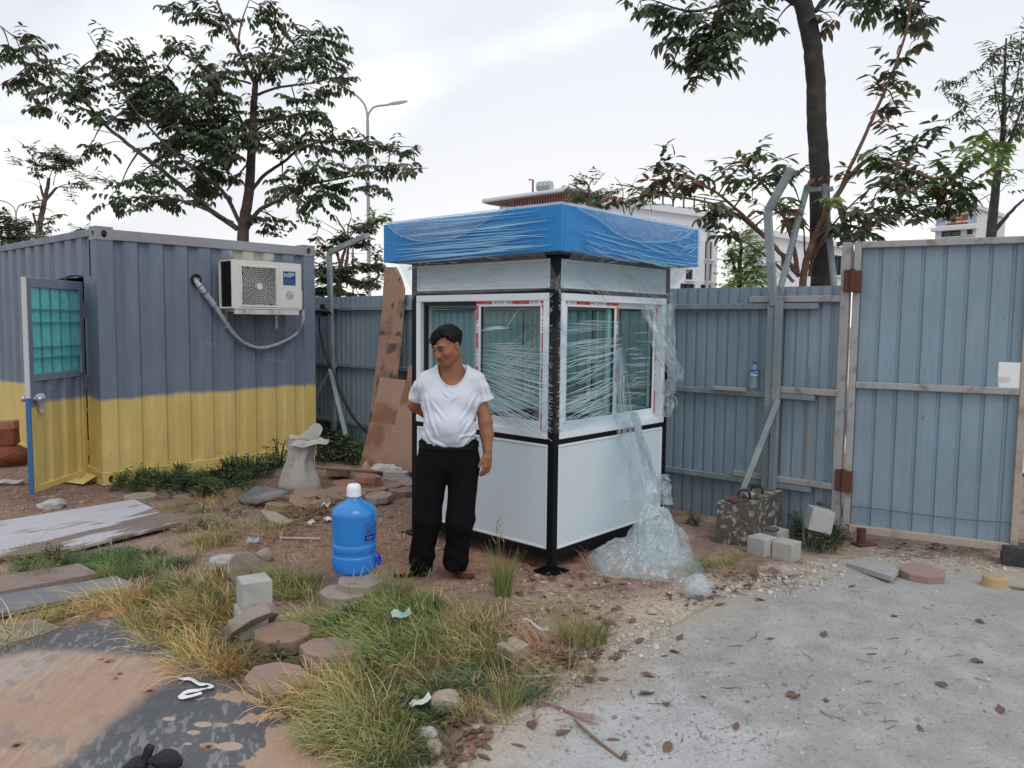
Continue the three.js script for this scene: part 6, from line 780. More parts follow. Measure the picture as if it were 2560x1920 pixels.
  const sheetM = part('plywood_sheet', mb.geo, std([1, 1, 1], 0.75, { map, bumpMap: fineGrain, bumpScale: 0.002 })); sheetM.position.set(A.x, 0, A.z); tag(sheetM, 'large black-faced plywood sheet worn to orange wood, nearest the camera', 'plywood sheet');
  const onSheet = (u, v, y = 0.034) => { const p = gp(u, v, 0); const r = ray(u, v), k = (y - EYE) / r.y; return V(0, EYE, 0).addScaledVector(r, k); };
  { const rib = (pts) => { const w = pts.map(([u, v]) => onSheet(u, v, 0.04)), c3 = new THREE.CatmullRomCurve3(w); return sheet(26, 2, (s, t) => { const p = c3.getPoint(s), T = c3.getTangent(s), n = V(-T.z, 0, T.x); return p.addScaledVector(n, (t - 0.5) * (0.018 + 0.014 * noise(s * 9, 2))).add(V(0, 0.012 * noise(s * 12, t * 3), 0)); }); }; const mb2 = new MB(); mb2.add(rib([[448, 1698], [475, 1700], [500, 1712], [520, 1712], [528, 1722], [500, 1728], [470, 1732], [452, 1742], [470, 1746], [505, 1738]])); tag(mb2.build('plastic_scrap', MP.white), 'torn white plastic strip lying on the black sheet edge', 'plastic scrap'); }
  { const p = onSheet(402, 1912), t = thing('charred_lump', 'dark charred lump at the bottom edge on the black sheet', 'charred lump', V(p.x, 0.036, p.z)); const ch = std([0.016, 0.016, 0.02], 0.8); part('chunk', stoneGeo(31, 0.055, 0.035, 0.035, 0.5).translate(0.02, 0.025, 0.02), ch, t); part('chunk', boxUV(0.03, 0.075, 0.028).rotateZ(-0.35).translate(-0.045, 0.04, 0.01), ch, t); part('chunk', stoneGeo(35, 0.04, 0.025, 0.03, 0.5).translate(-0.075, 0.016, 0.03), ch, t); }
  { const p = gp(283, 1541, 0.02); const gb = boxUV(0.13, 0.05, 0.085); solo('brick', 'orange brown brick piece at the far corner of the black sheet', 'brick', boxMap(gb, 0.3, 0.3), MP.brick, onGround(p, 0.02), [0.05, 0.35, 0.05]); }
  // stones
  for (const [u, v, s, m, label] of [[1282, 1632, [0.075, 0.06, 0.07], 'stone', 'tan cut stone with pale top among the dry leaves'], [1110, 1757, [0.075, 0.05, 0.06], 'stone', 'tan rounded stone in the green grass near the pavement'], [1338, 1890, [0.03, 0.015, 0.022], 'slab', 'smooth grey pebble on the white dust of the pavement'], [660, 1393, [0.065, 0.055, 0.05], 'paverGrey', 'grey angular stone behind the grey cubes'], [130, 1262, [0.12, 0.055, 0.09], 'conc', 'pale stone behind the whitish sheet'], [835, 1252, [0.1, 0.05, 0.06], 'paverPink', 'pink pointed stone left of the jar neck'], [1064, 1838, [0.05, 0.035, 0.04], 'conc', 'greenish grey stone in grass at the bottom'], [1086, 1870, [0.045, 0.03, 0.035], 'stone', 'small tan stone beside the greenish grey stone'], [1490, 1562, [0.032, 0.02, 0.025], 'stone', 'small brown stone on the dusty ground'], [1632, 1528, [0.055, 0.012, 0.03], 'paleStick', 'flat pale chip on the dusty ground'], [930, 1252, [0.06, 0.03, 0.04], 'conc', 'pale stone right of the jar neck']]) { const p = gp(u, v, s[1] * 0.5); const g2 = m === 'stone' && u === 1282 ? boxUV(0.12, 0.09, 0.12) : stoneGeo(u, ...s, 0.35, 2); solo('stone', label, 'stone', g2, MP[m] ?? MP.stone, onGround(p, s[1] * 0.55), [0.05, u === 1282 ? 0.75 : u, 0.06]); }
  // reddish objects beside the door
  { const p = gp(24, 1165), b = onGround(p); solo('clay_lump', 'rusty red rounded clay lump at the left edge by the door', 'clay lump', stoneGeo(50, 0.24, 0.17, 0.18, 0.3, 3), MP.rustRed, V(b.x - 0.05, b.y + 0.12, b.z), [0, 0.3, 0]); solo('tin_box', 'dark red square box standing on the rusty lump', 'box', boxUV(0.24, 0.19, 0.2), MP.rustRed, V(b.x - 0.04, b.y + 0.34, b.z), [0, 0.25, 0.04]); solo('brick', 'red brick lying on top of the dark red box', 'brick', boxUV(0.26, 0.085, 0.14), MP.brick, V(b.x - 0.04, b.y + 0.475, b.z), [0.02, 0.2, 0.03]); solo('brick', 'red brick at the left edge beside the dark red box', 'brick', boxUV(0.2, 0.2, 0.12), MP.brick, V(b.x - 0.27, b.y + 0.33, b.z + 0.03), [0, 0.2, 0]); }
  // things around the paver heap
  { const p = gp(990, 1186, 0.06); solo('concrete_piece', 'grey rectangular concrete piece at the foot of the leaning boards', 'concrete piece', boxUV(0.25, 0.07, 0.12), MP.slab, onGround(p, 0.06), [0, -0.15, 0]); }
  { const p = gp(962, 1170, 0.08); solo('cloth', 'crumpled speckled white cloth on the ground under the leaning boards', 'cloth', iso((x, y, z) => ell(V(0, 0, 0), 0.17, 0.05, 0.09)(x, y, z) + (fbm(x * 22, y * 22, z * 22, 3) - 0.5) * 0.07, V(-0.24, -0.1, -0.15), V(0.24, 0.12, 0.15), 0.012), std([1, 1, 1], 0.9, { map: worn([0.5, 0.47, 0.44], [0.2, 0.15, 0.12], 0.8, 20, 37, 256) }), onGround(p, 0.07)); }
  { const p = gp(913, 1172, 0.1); solo('plastic_bag', 'small pinkish plastic bag at the foot of the wide leaning board', 'plastic bag', stoneGeo(57, 0.04, 0.085, 0.035, 0.5), std([0.42, 0.29, 0.25], 0.6), onGround(p, 0.09)); }
  const stickOf = (label, pts, r, m, up = 0.02) => tag(part('stick', tubeGeo(pts.map(([u, v, h = up]) => { const p = gp(u, v, h); return onGround(p, h); }), r, 6, pts.length * 5), m), label, 'stick');
  stickOf('long reddish stick lying across the rear of the paver heap', [[785, 1169, 0.1], [850, 1173, 0.12], [940, 1179, 0.1]], 0.014, std([0.26, 0.15, 0.1], 0.9)); stickOf('bent white stick on the greyish paving stone', [[950, 1202, 0.08], [965, 1196, 0.1], [985, 1189, 0.11], [1010, 1190, 0.1]], 0.007, MP.paleStick); stickOf('straight pale stick on the ground left of the jar', [[700, 1344], [750, 1346], [800, 1347]], 0.008, MP.paleStick); stickOf('dark thin stick on the pavement nearest the camera', [[1435, 1798, 0.03], [1480, 1840, 0.02], [1552, 1896, 0.012]], 0.006, MP.stick, 0.014); stickOf('brown stick by the tan cut stone', [[1262, 1606, 0.03], [1278, 1580, 0.04], [1285, 1566, 0.05]], 0.011, MP.stick); stickOf('pale straw stalk lying along the pavement edge', [[1290, 1690], [1340, 1692], [1395, 1686]], 0.004, MP.paleStick);
  stickOf('thin curved twig on the pavement by the broom fibres', [[1372, 1758], [1400, 1766], [1406, 1778]], 0.003, MP.stick, 0.012); stickOf('fallen twig on the booth side of the dusty ground', [[1450, 1475], [1500, 1467], [1545, 1458]], 0.005, MP.stick);
  { const R = rng(5), mb2 = new MB(); for (let i = 0; i < 26; i++) { const a = R(), l = 0.4 + R() * 0.6, sp = (R() - 0.5); const pts = [[1345 + 10 * sp, 1755], [1395 + 6 * sp, 1772 + 5 * sp], [1430, 1785 + 8 * sp], [1430 + 90 * l, 1785 + 30 * l + 46 * sp * l]].map(([u, v], k) => { const p = gp(u, v, 0.012); return onGround(p, 0.013 + 0.012 * R()); }); mb2.tube(pts, 0.0008, 3, 9); } for (let i = 0; i < 7; i++) { const sp = R() - 0.5; const pts = [[1330, 1742], [1334 + 6 * sp, 1775], [1342 + 30 * sp, 1815]].map(([u, v]) => onGround(gp(u, v, 0.012), 0.014)); mb2.tube(pts, 0.0008, 3, 7); } tag(mb2.build('broom_fibres', std([0.46, 0.25, 0.25], 0.9)), 'faded red broom fibres splayed on the pavement by the dark stick', 'broom fibres'); }
  // litter
  { const p = gp(1746, 1476, 0.04), R = rng(8), mFilm = new THREE.MeshPhysicalMaterial({ color: rgb(0.88, 0.92, 0.94), transmission: 0.8, thickness: 0, roughness: 0.2, side: THREE.DoubleSide }); const gS = (seed, k) => { const g2 = new THREE.IcosahedronGeometry(1, 4), q = g2.attributes.position; for (let i = 0; i < q.count; i++) { const x = q.getX(i), y = q.getY(i), z = q.getZ(i), n = noise(x * 1.8 + seed, y * 1.8, z * 1.8), r = 0.8 + 0.35 * (1 - Math.abs(2 * n - 1)) + 0.1 * noise(x * 5, y * 5 + seed, z * 5); q.setXYZ(i, x * r * 0.075 * k, Math.max(-0.05, y * r * 0.075 * k), z * r * 0.06 * k); } g2.computeVertexNormals(); return g2; }; const t = thing('plastic_bag', 'crumpled clear plastic bag lying at the pavement edge', 'plastic bag', onGround(p, 0.055)); part('bag_film', gS(3, 1), mFilm, t); part('bag_film', gS(9, 0.72), mFilm, t); }
  const scrap = (label, u, v, w, l, c, rough = 0.5, yaw = 0, up = 0.02) => { const p = gp(u, v, up); const m = solo('plastic_scrap', label, 'plastic scrap', sheet(8, 6, (s, t) => V((s - 0.5) * l, 0.02 * noise(s * 3 + u, t * 3) + 0.012 * Math.sin(s * 7), (t - 0.5) * w)), std(c, rough), onGround(p, up), [0.2, yaw, 0.1]); return m; };
  scrap('torn green plastic packet in the dry grass', 1003, 1538, 0.07, 0.1, [0.35, 0.5, 0.43], 0.4, 0.3, 0.1); scrap('white curled plastic scrap in the green grass', 1052, 1757, 0.035, 0.09, [0.6, 0.66, 0.62], 0.5, 0.6, 0.06); scrap('white striped packet beside the leaf heap', 781, 1309, 0.06, 0.1, [0.5, 0.47, 0.4], 0.6, -0.6, 0.03); scrap('bluish plastic scrap in the grass behind the grey cubes', 633, 1353, 0.05, 0.09, [0.27, 0.3, 0.36], 0.4, 0.4, 0.06); scrap('white scrap beside the blue jar', 815, 1262, 0.05, 0.07, [0.6, 0.58, 0.55], 0.6, 0.2, 0.04); scrap('crumpled white wrapper left of the blue jar', 818, 1300, 0.05, 0.05, [0.55, 0.58, 0.62], 0.5, 1.2, 0.03); scrap('small red wrapper by the front paving stone', 989, 1241, 0.035, 0.05, [0.4, 0.05, 0.04], 0.5, 0.3, 0.03); scrap('long dry blade of white straw on a grass tuft', 1340, 1565, 0.02, 0.22, [0.5, 0.47, 0.4], 0.9, -0.9, 0.07); scrap('pale paper scrap at the left edge by the door', 30, 1205, 0.1, 0.25, [0.4, 0.38, 0.36], 0.8, 0.2, 0.03);
}
{ // cable and box on the left fence section
  const W = (u, v, z) => FF.onZ(u, v, z), wld = p => FF.world(p.x, p.y, p.z), t = thing('cable_box', 'black cable coil fixed to the fence beside the container', 'cable coil', FP, -FT);
  const c = W(812, 784, 0.16); const mb = new MB(); for (let i = 0; i < 5; i++) { const g = new THREE.TorusGeometry(0.085 + i * 0.004, 0.009, 6, 24); mb.add(g, mat4(c.x, c.y + 0.006 * i, c.z + 0.012 * i, 1.25 + i * 0.05, 0.2, 0, V(1.15, 0.9, 1))); } mb.build('coil', MF.black, t); new MB().box(0.05, 0.07, 0.05, c.x - 0.05, c.y + 0.09, c.z).build('junction', MF.black, t); new MB().bar(V(c.x - 0.12, c.y + 0.07, 0.06), V(c.x + 0.15, c.y + 0.075, 0.06), 0.03, 0.03).build('bracket', MF.steel, t);
  const pts = [[797, 793], [800, 830], [808, 868], [822, 905], [845, 965], [880, 1038], [914, 1078], [935, 1095]].map(([u, v], i) => wld(W(u, v, i > 3 ? 0.2 : 0.15))); const ps = pts; tag(part('cable', tubeGeo(ps, ps.map((_, i) => i > 2 && i < 6 ? 0.02 : 0.012), 7, 40), MF.black), 'black cable hanging from the coil and slanting down the fence', 'cable');
}
// ---------------------------------------------------------------- trees
const bark = (c, d, s) => std([1, 1, 1], 0.95, { map: worn(c, d, 0.8, 8, s, 256, 0.42, 0.66), bumpMap: fineGrain, bumpScale: 0.012 });
const MT = { dark: bark([0.075, 0.052, 0.045], [0.14, 0.1, 0.085], 41), grey: bark([0.036, 0.031, 0.029], [0.075, 0.066, 0.06], 43), red: bark([0.16, 0.085, 0.06], [0.24, 0.15, 0.1], 45), far: bark([0.11, 0.075, 0.065], [0.17, 0.12, 0.1], 47) };
const leafMat = new THREE.MeshPhysicalMaterial({ vertexColors: true, roughness: 0.62, transmission: 0.5, thickness: 0, side: THREE.DoubleSide, specularIntensity: 0.5 });
class Leaves {
  constructor(seed) { this.p = []; this.c = []; this.i = []; this.R = rng(seed); }
  leaflet(o, dir, up, len, wid, col) {   // pointed oval leaf, a little folded and curved
    const s = dir.clone().cross(up).normalize(), n = s.clone().cross(dir).normalize(), b = this.p.length / 3, q = (a, w, h) => { this.p.push(o.x + dir.x * a * len + s.x * w * wid + n.x * h * len, o.y + dir.y * a * len + s.y * w * wid + n.y * h * len, o.z + dir.z * a * len + s.z * w * wid + n.z * h * len); this.c.push(...col); };
    q(0, 0, 0); q(0.32, 0.5, 0.05); q(0.32, -0.5, 0.05); q(0.68, 0.42, -0.02); q(0.68, -0.42, -0.02); q(1, 0, -0.14); q(0.5, 0, -0.03);
    for (const t of [[0, 1, 6], [0, 6, 2], [1, 3, 6], [6, 4, 2], [6, 3, 5], [6, 5, 4]]) this.i.push(b + t[0], b + t[1], b + t[2]);
  }
  frond(o, dir, len, pairs, ll, lw, droop, pick) {   // a pinnate leaf
    const R = this.R, d = dir.clone(), step = len / pairs; let p = o.clone(), col = pick(R);
    for (let k = 0; k < pairs; k++) { p = p.clone().addScaledVector(d, step); d.y -= droop * 0.10; d.normalize(); const s = d.clone().cross(V(0, 1, 0)).normalize(); if (s.lengthSq() < 0.1) s.set(1, 0, 0); for (const q of [1, -1]) { const dd = s.clone().multiplyScalar(q).addScaledVector(d, 0.55).add(V(0, -droop * (0.7 + 0.6 * R()), 0)).add(V((R() - 0.5) * 0.4, (R() - 0.5) * 0.4, (R() - 0.5) * 0.4)).normalize(); const k2 = 0.8 + 0.4 * R(); this.leaflet(p, dd, V(R() - 0.5, 1.2, R() - 0.5).normalize(), ll * (0.55 + 0.75 * R()) * (1 - 0.25 * Math.abs(k / pairs - 0.5)), lw * (0.85 + 0.3 * R()), [col[0] * k2, col[1] * k2, col[2] * k2]); } }
    const k2 = 1; this.leaflet(p, d.clone().add(V(0, -droop, 0)).normalize(), V(0, 1, 0.2).normalize(), ll, lw, col);
  }
  get geo() { const g = new THREE.BufferGeometry(); g.setAttribute('position', new THREE.BufferAttribute(new Float32Array(this.p), 3)); g.setAttribute('color', new THREE.BufferAttribute(new Float32Array(this.c), 3)); g.setIndex(this.i); g.computeVertexNormals(); return g; }
}
function buildTree(name, label, cat, o) {   // limbs and leaf clumps are placed at their measured directions and a real distance
  const R = rng(o.seed), T = (u, v, d = 0) => at(o.ox + u / o.k, o.oy + v / o.k, o.depth + d), px = o.depth / FOCAL / o.k;
  const base = T(...o.limbs[0][0].slice(0, 2)), t = thing(name, label, cat, V(base.x, -0.1, base.z)), L = p => p.clone().sub(t.position);
  const trunk = new MB(), twig = new MB(), nodes = [];
  o.limbs.forEach((row, i) => { const n = row.length - 2, r0 = row[n] * (o.thick ?? 1), r1 = row[n + 1] * (o.thick ?? 1), dz = o.dz?.[i] ?? 0, pts = row.slice(0, n).map(([u, v, d], k) => T(u, v, d ?? dz * k / (n - 1))); if (i === 0 && !o.noBase) pts[0].y = -0.12; const c = new THREE.CatmullRomCurve3(pts, false, 'centripetal'), N = Math.max(8, n * 5), P = []; for (let k = 0; k <= N; k++) { const q = c.getPoint(k / N); if (i || k > 2) q.add(V((R() - 0.5), (R() - 0.5), (R() - 0.5)).multiplyScalar(Math.min(0.012, lerp(r0, r1, k / N) * 0.35))); P.push(q); if (i || k > N * 0.35) nodes.push([q, lerp(r0, r1, k / N)]); } const b = []; for (let k = 0; k <= N; k++) b.push(lerp(r0, r1, k / N) * (i === 0 && k < 3 ? 1.15 - k * 0.05 : 1)); trunk.add(tubeGeo(P.map(L), b, i ? 7 : 12)); });
  trunk.build('trunk', o.bark, t);
  const lv = new Leaves(o.seed + 5);
  for (const [u, v, ru, rv, w = 1, pk = 0] of o.clumps) {
    const c = T(u, v, (R() - 0.5) * (o.spread ?? 1.2)); let best = null, bd = 1e9; for (const q of nodes) { const d = q[0].distanceTo(c); if (d < bd) { bd = d; best = q; } }
    const hub = c.clone().lerp(best[0], 0.25); { const mid = best[0].clone().lerp(hub, 0.5).add(V(0, 0.06 * bd, 0)); twig.add(tubeGeo([best[0], mid, hub].map(L), [Math.min(best[1] * 0.6, o.twig * 2.2), o.twig * 1.5, o.twig], 5, 6)); }
    const n = Math.max(2, Math.round(o.density * w * (ru * rv) * px * px));
    for (let k = 0; k < n; k++) { const a = R() * 6.283, r = Math.sqrt(R()), q = c.clone().add(V(Math.cos(a) * r * ru * px, Math.sin(a) * r * rv * px, (R() - 0.5) * 1.6 * ru * px)); const away = q.clone().sub(hub).add(V((R() - 0.5) * 0.3, 0.1 + (R() - 0.5) * 0.2, (R() - 0.5) * 0.3)).normalize(); const st = q.clone().addScaledVector(away, -o.len * 0.7); if (k % 2 === 0) twig.add(tubeGeo([hub, hub.clone().lerp(st, 0.5).add(V(0, 0.03, 0)), st].map(L), [o.twig, o.twig * 0.7, o.twig * 0.4], 4, 4)); lv.frond(L(st), away, o.len * (0.7 + 0.6 * R()), o.pairs, o.ll, o.lw, o.droop, o.picks[pk]); }
  }
  if (twig.g.length) twig.build('twigs', o.bark, t, { kind: 'stuff' });
  for (const b of o.bare ?? []) { const n = b.length; trunk; part('twig', tubeGeo(b.map(([u, v]) => L(T(u, v))), b.map((_, k) => o.twig * lerp(1, 0.35, k / (n - 1))), 4, n * 4), o.bark, t); }
  part('crown', lv.geo, leafMat, t, { kind: 'stuff' });
  return t;
}
const pickDark = R => { const k = R(); return k < 0.12 ? [0.12, 0.082, 0.05] : k < 0.42 ? [0.105, 0.145, 0.06] : k < 0.52 ? [0.10, 0.095, 0.075] : [0.066, 0.105, 0.05]; };
const pickGreen = R => { const k = R(); return k < 0.1 ? [0.17, 0.085, 0.04] : k < 0.45 ? [0.13, 0.19, 0.05] : [0.075, 0.13, 0.045]; };
const pickBright = R => { const k = R(); return k < 0.4 ? [0.25, 0.34, 0.075] : [0.15, 0.26, 0.065]; };
const pickMix = R => { const k = R(); return k < 0.22 ? [0.20, 0.095, 0.045] : k < 0.55 ? [0.11, 0.13, 0.045] : [0.065, 0.095, 0.04]; };
buildTree('broadleaf_tree', 'large dark spreading tree rising behind the grey and yellow container', 'tree', { seed: 11, ox: 0, oy: 0, k: 2.011, depth: 13.5, bark: MT.dark, spread: 1.6, twig: 0.008, thick: 0.58, density: 200, len: 0.34, pairs: 5, ll: 0.145, lw: 0.06, droop: 0.75, picks: [pickDark, pickGreen],
  limbs: [[[1222, 1700], [1222, 1215], [1228, 1110], [1252, 960], [1262, 800], [1270, 640], [1277, 520], [1283, 420], 0.19, 0.085], [[1283, 420], [1220, 300], [1165, 170], [1110, 60], [1075, -60], 0.07, 0.02], [[1283, 430], [1335, 330], [1400, 230], [1470, 120], 0.05, 0.015], [[1195, 240], [1212, 120], [1260, -20], 0.04, 0.012], [[1195, 1150], [1060, 1060], [930, 950], [780, 830], [640, 720], [520, 620], [420, 500], [290, 380], [140, 240], [0, 130], 0.085, 0.014], [[1205, 1120], [1120, 960], [1000, 870], [880, 770], [750, 640], [640, 500], [540, 330], [440, 160], 0.065, 0.01], [[1140, 960], [1190, 890], [1240, 830], 0.025, 0.03], [[1235, 1160], [1300, 1060], [1420, 1000], [1510, 940], [1700, 900], [1900, 860], [2150, 845], 0.075, 0.01], [[1262, 960], [1330, 880], [1430, 810], [1520, 740], [1700, 700], [1900, 730], [2110, 740], 0.06, 0.01], [[1285, 480], [1400, 440], [1550, 420], [1700, 390], [1790, 400], 0.045, 0.01], [[1268, 660], [1400, 600], [1560, 560], [1650, 570], 0.04, 0.01], [[1262, 420], [1100, 370], [950, 290], [830, 220], 0.035, 0.008], [[1245, 680], [1190, 560], [1120, 470], 0.05, 0.02], [[1175, 1120], [1000, 1040], [820, 990], [640, 1000], [480, 1050], 0.04, 0.008], [[1260, 1120], [1300, 1060], [1400, 1100], [1450, 1090], 0.03, 0.008], [[520, 620], [430, 550], [330, 510], [230, 450], 0.03, 0.008]],
  dz: [0, 0.3, -0.5, 0.4, -0.6, -1.4, 0, 0.8, -0.9, 0.7, -1.0, -0.7, 0.6, -1.2, 0.8, -0.4],
  clumps: [[1600, 170, 120, 60], [1500, 250, 150, 80], [1630, 290, 110, 60], [1690, 405, 110, 50], [1560, 455, 130, 55], [1420, 120, 60, 50], [1100, 110, 100, 60], [1020, 60, 100, 50], [880, 30, 60, 35], [1330, 60, 80, 60], [930, 260, 100, 50], [860, 230, 40, 30], [1080, 330, 110, 50], [1250, 280, 110, 60], [1400, 320, 120, 60], [560, 230, 110, 60], [650, 330, 130, 80], [790, 420, 150, 100], [900, 520, 160, 110], [1060, 470, 120, 80], [700, 560, 130, 70], [960, 660, 180, 100], [1120, 600, 140, 90], [1340, 560, 120, 60], [1500, 580, 120, 50], [1600, 560, 80, 35], [1150, 730, 130, 80], [1000, 800, 160, 80], [850, 740, 110, 60], [1380, 700, 140, 70], [1560, 690, 130, 60], [1700, 720, 120, 50], [1850, 720, 120, 45], [2000, 735, 110, 35], [1600, 840, 130, 50], [1760, 840, 120, 45], [1950, 850, 120, 35], [2090, 850, 60, 28], [1500, 900, 140, 50], [1650, 930, 120, 50], [1850, 940, 100, 30], [1600, 1010, 130, 45], [1420, 960, 90, 40], [150, 200, 80, 45], [60, 260, 60, 60], [230, 330, 100, 50], [150, 420, 100, 50], [320, 430, 110, 60], [230, 540, 80, 40], [430, 440, 100, 70], [480, 560, 100, 45], [420, 350, 60, 50], [620, 600, 90, 40], [780, 880, 110, 45], [680, 900, 80, 45], [720, 1000, 140, 40], [560, 1030, 70, 30], [880, 1000, 110, 45], [1000, 960, 90, 45], [1130, 860, 100, 60], [450, 740, 80, 35], [1350, 1080, 80, 40], [1400, 1140, 60, 35], [1050, 920, 120, 60], [1090, 400, 120, 60], [740, 480, 120, 80], [1240, 640, 90, 60], [920, 600, 140, 80], [1080, 700, 130, 80]],
  bare: [[[470, 650], [560, 670], [640, 700]], [[480, 740], [600, 712], [690, 760]], [[820, 200], [880, 250], [930, 290]], [[1090, 0], [1130, 90]]] });
buildTree('broadleaf_tree', 'small sparse tree with a forked pruned trunk left of the large dark tree', 'tree', { seed: 23, ox: 0, oy: 300, k: 4.879, depth: 22, bark: MT.far, spread: 1.2, twig: 0.008, thick: 0.5, density: 260, len: 0.36, pairs: 5, ll: 0.2, lw: 0.06, droop: 0.4, picks: [pickDark, pickGreen],
  limbs: [[[455, 2300], [465, 1440], [490, 1240], [520, 1100], [550, 970], 0.17, 0.13], [[550, 970], [575, 850], [600, 710], 0.12, 0.09], [[545, 980], [515, 880], [495, 800], 0.08, 0.06], [[560, 970], [630, 890], [690, 825], 0.09, 0.07], [[450, 1300], [420, 1200], [405, 1140], 0.07, 0.06], [[600, 720], [640, 600], [690, 450], [650, 360], 0.03, 0.01], [[495, 800], [465, 680], [400, 450], [130, 180], 0.025, 0.006], [[690, 830], [780, 790], [1000, 760], [1250, 730], [1430, 750], 0.03, 0.006], [[490, 830], [400, 770], [300, 740], [120, 680], 0.015, 0.005], [[440, 630], [330, 570], [200, 520], 0.015, 0.005], [[640, 910], [760, 915], [940, 950], 0.012, 0.004], [[650, 800], [680, 670], [800, 560], 0.03, 0.008]], noBase: false,
  clumps: [[420, 350, 80, 30], [600, 390, 130, 50], [750, 420, 130, 50], [850, 480, 100, 45], [420, 490, 80, 35], [560, 560, 110, 45], [700, 570, 110, 40], [200, 490, 80, 25], [930, 680, 80, 30], [850, 800, 100, 22], [1000, 770, 90, 28], [1130, 700, 80, 25], [1300, 740, 100, 28], [880, 940, 50, 14], [440, 1010, 80, 40], [570, 1210, 70, 35], [700, 1150, 55, 30], [480, 640, 70, 30], [640, 480, 120, 50], [780, 500, 110, 50]] });
buildTree('broadleaf_tree', 'dark bushy crown at the left edge above the container roof', 'tree', { seed: 29, ox: 0, oy: 300, k: 4.879, depth: 20, bark: MT.far, spread: 1.4, twig: 0.008, thick: 0.6, density: 330, len: 0.34, pairs: 5, ll: 0.18, lw: 0.065, droop: 0.4, picks: [pickDark], limbs: [[[120, 2300], [130, 1600], [120, 1400], [110, 1200], 0.14, 0.05], [[130, 1450], [250, 1380], [330, 1300], 0.05, 0.02], [[130, 1500], [380, 1420], [560, 1370], 0.04, 0.015]], clumps: [[60, 1180, 110, 50], [100, 1260, 130, 70], [220, 1260, 120, 70], [300, 1320, 80, 60], [250, 1420, 150, 60], [90, 1400, 140, 70], [400, 1400, 110, 50], [560, 1370, 80, 50], [480, 1420, 90, 40], [20, 1480, 120, 40], [-60, 1300, 110, 90]] });
buildTree('broadleaf_tree', 'low dark tree top peeping over the container corner', 'tree', { seed: 31, ox: 0, oy: 300, k: 4.879, depth: 19, bark: MT.far, spread: 0.8, twig: 0.007, thick: 0.7, density: 350, len: 0.3, pairs: 5, ll: 0.17, lw: 0.06, droop: 0.4, picks: [pickDark], limbs: [[[1010, 2200], [1010, 1600], [1000, 1400], 0.1, 0.03]], clumps: [[1000, 1320, 70, 25], [940, 1365, 70, 25], [1050, 1350, 70, 40]] });
buildTree('broadleaf_tree', 'dark green tree with forked stems between the container and the booth', 'tree', { seed: 37, ox: 760, oy: 550, k: 6.9125, depth: 12.2, bark: MT.red, spread: 0.9, twig: 0.006, thick: 0.8, density: 2200, len: 0.24, pairs: 5, ll: 0.115, lw: 0.045, droop: 0.6, picks: [pickDark, pickBright],
  limbs: [[[600, 2600], [600, 1320], [615, 1000], [632, 790], 0.06, 0.05], [[632, 790], [600, 680], [585, 560], 0.035, 0.025], [[632, 790], [670, 640], [710, 500], [700, 200], [620, 60], [560, -60], 0.04, 0.008], [[720, 800], [750, 600], [770, 450], [760, 150], [820, -60], 0.035, 0.008], [[640, 900], [900, 830], [1150, 770], [1330, 760], 0.025, 0.008], [[620, 1000], [850, 1050], [1200, 1110], 0.025, 0.008], [[610, 950], [450, 900], [250, 880], 0.025, 0.008], [[610, 700], [480, 480], [300, 570], 0.02, 0.006], [[700, 420], [850, 330], [1020, 350], 0.02, 0.006], [[760, 300], [950, 150], [1100, 110], [1260, -40], [1400, -60], 0.018, 0.006], [[720, 330], [560, 180], [300, 20], 0.012, 0.004], [[600, 1100], [400, 1200], [250, 1260], 0.02, 0.006]],
  clumps: [[270, 550, 70, 25], [400, 460, 90, 40], [560, 370, 100, 45], [700, 290, 110, 50], [830, 360, 100, 50], [930, 90, 90, 50], [1080, 60, 90, 40], [1150, 140, 70, 30], [980, 390, 90, 35], [1100, 400, 60, 25], [280, 870, 90, 60], [420, 870, 90, 60], [600, 840, 100, 50], [780, 830, 90, 50], [950, 790, 120, 35], [1150, 770, 110, 40], [1310, 790, 60, 60], [650, 960, 110, 60], [800, 1000, 90, 50], [950, 1050, 110, 40], [1100, 1090, 100, 40], [1200, 1090, 60, 35], [330, 990, 90, 60], [300, 1180, 110, 50], [420, 1180, 90, 40], [240, 1270, 60, 50], [600, 1160, 90, 40], [760, 1250, 100, 30], [880, 1270, 90, 25], [1230, 980, 70, 50, 0.5], [1290, 600, 50, 20, 0.6], [1230, 540, 50, 30, 0.5], [1320, -30, 110, 22, 1, 1], [1180, -40, 90, 22, 1, 1], [1440, -70, 60, 18, 1, 1], [190, 30, 50, 15], [200, 300, 40, 15], [500, 1270, 90, 30]],
  bare: [[[470, 640], [350, 660], [250, 680]], [[700, 560], [850, 580], [1100, 580]], [[380, 400], [290, 300], [130, 230]], [[560, 310], [430, 200], [250, 120]], [[620, 100], [560, -40], [520, -100]]] });
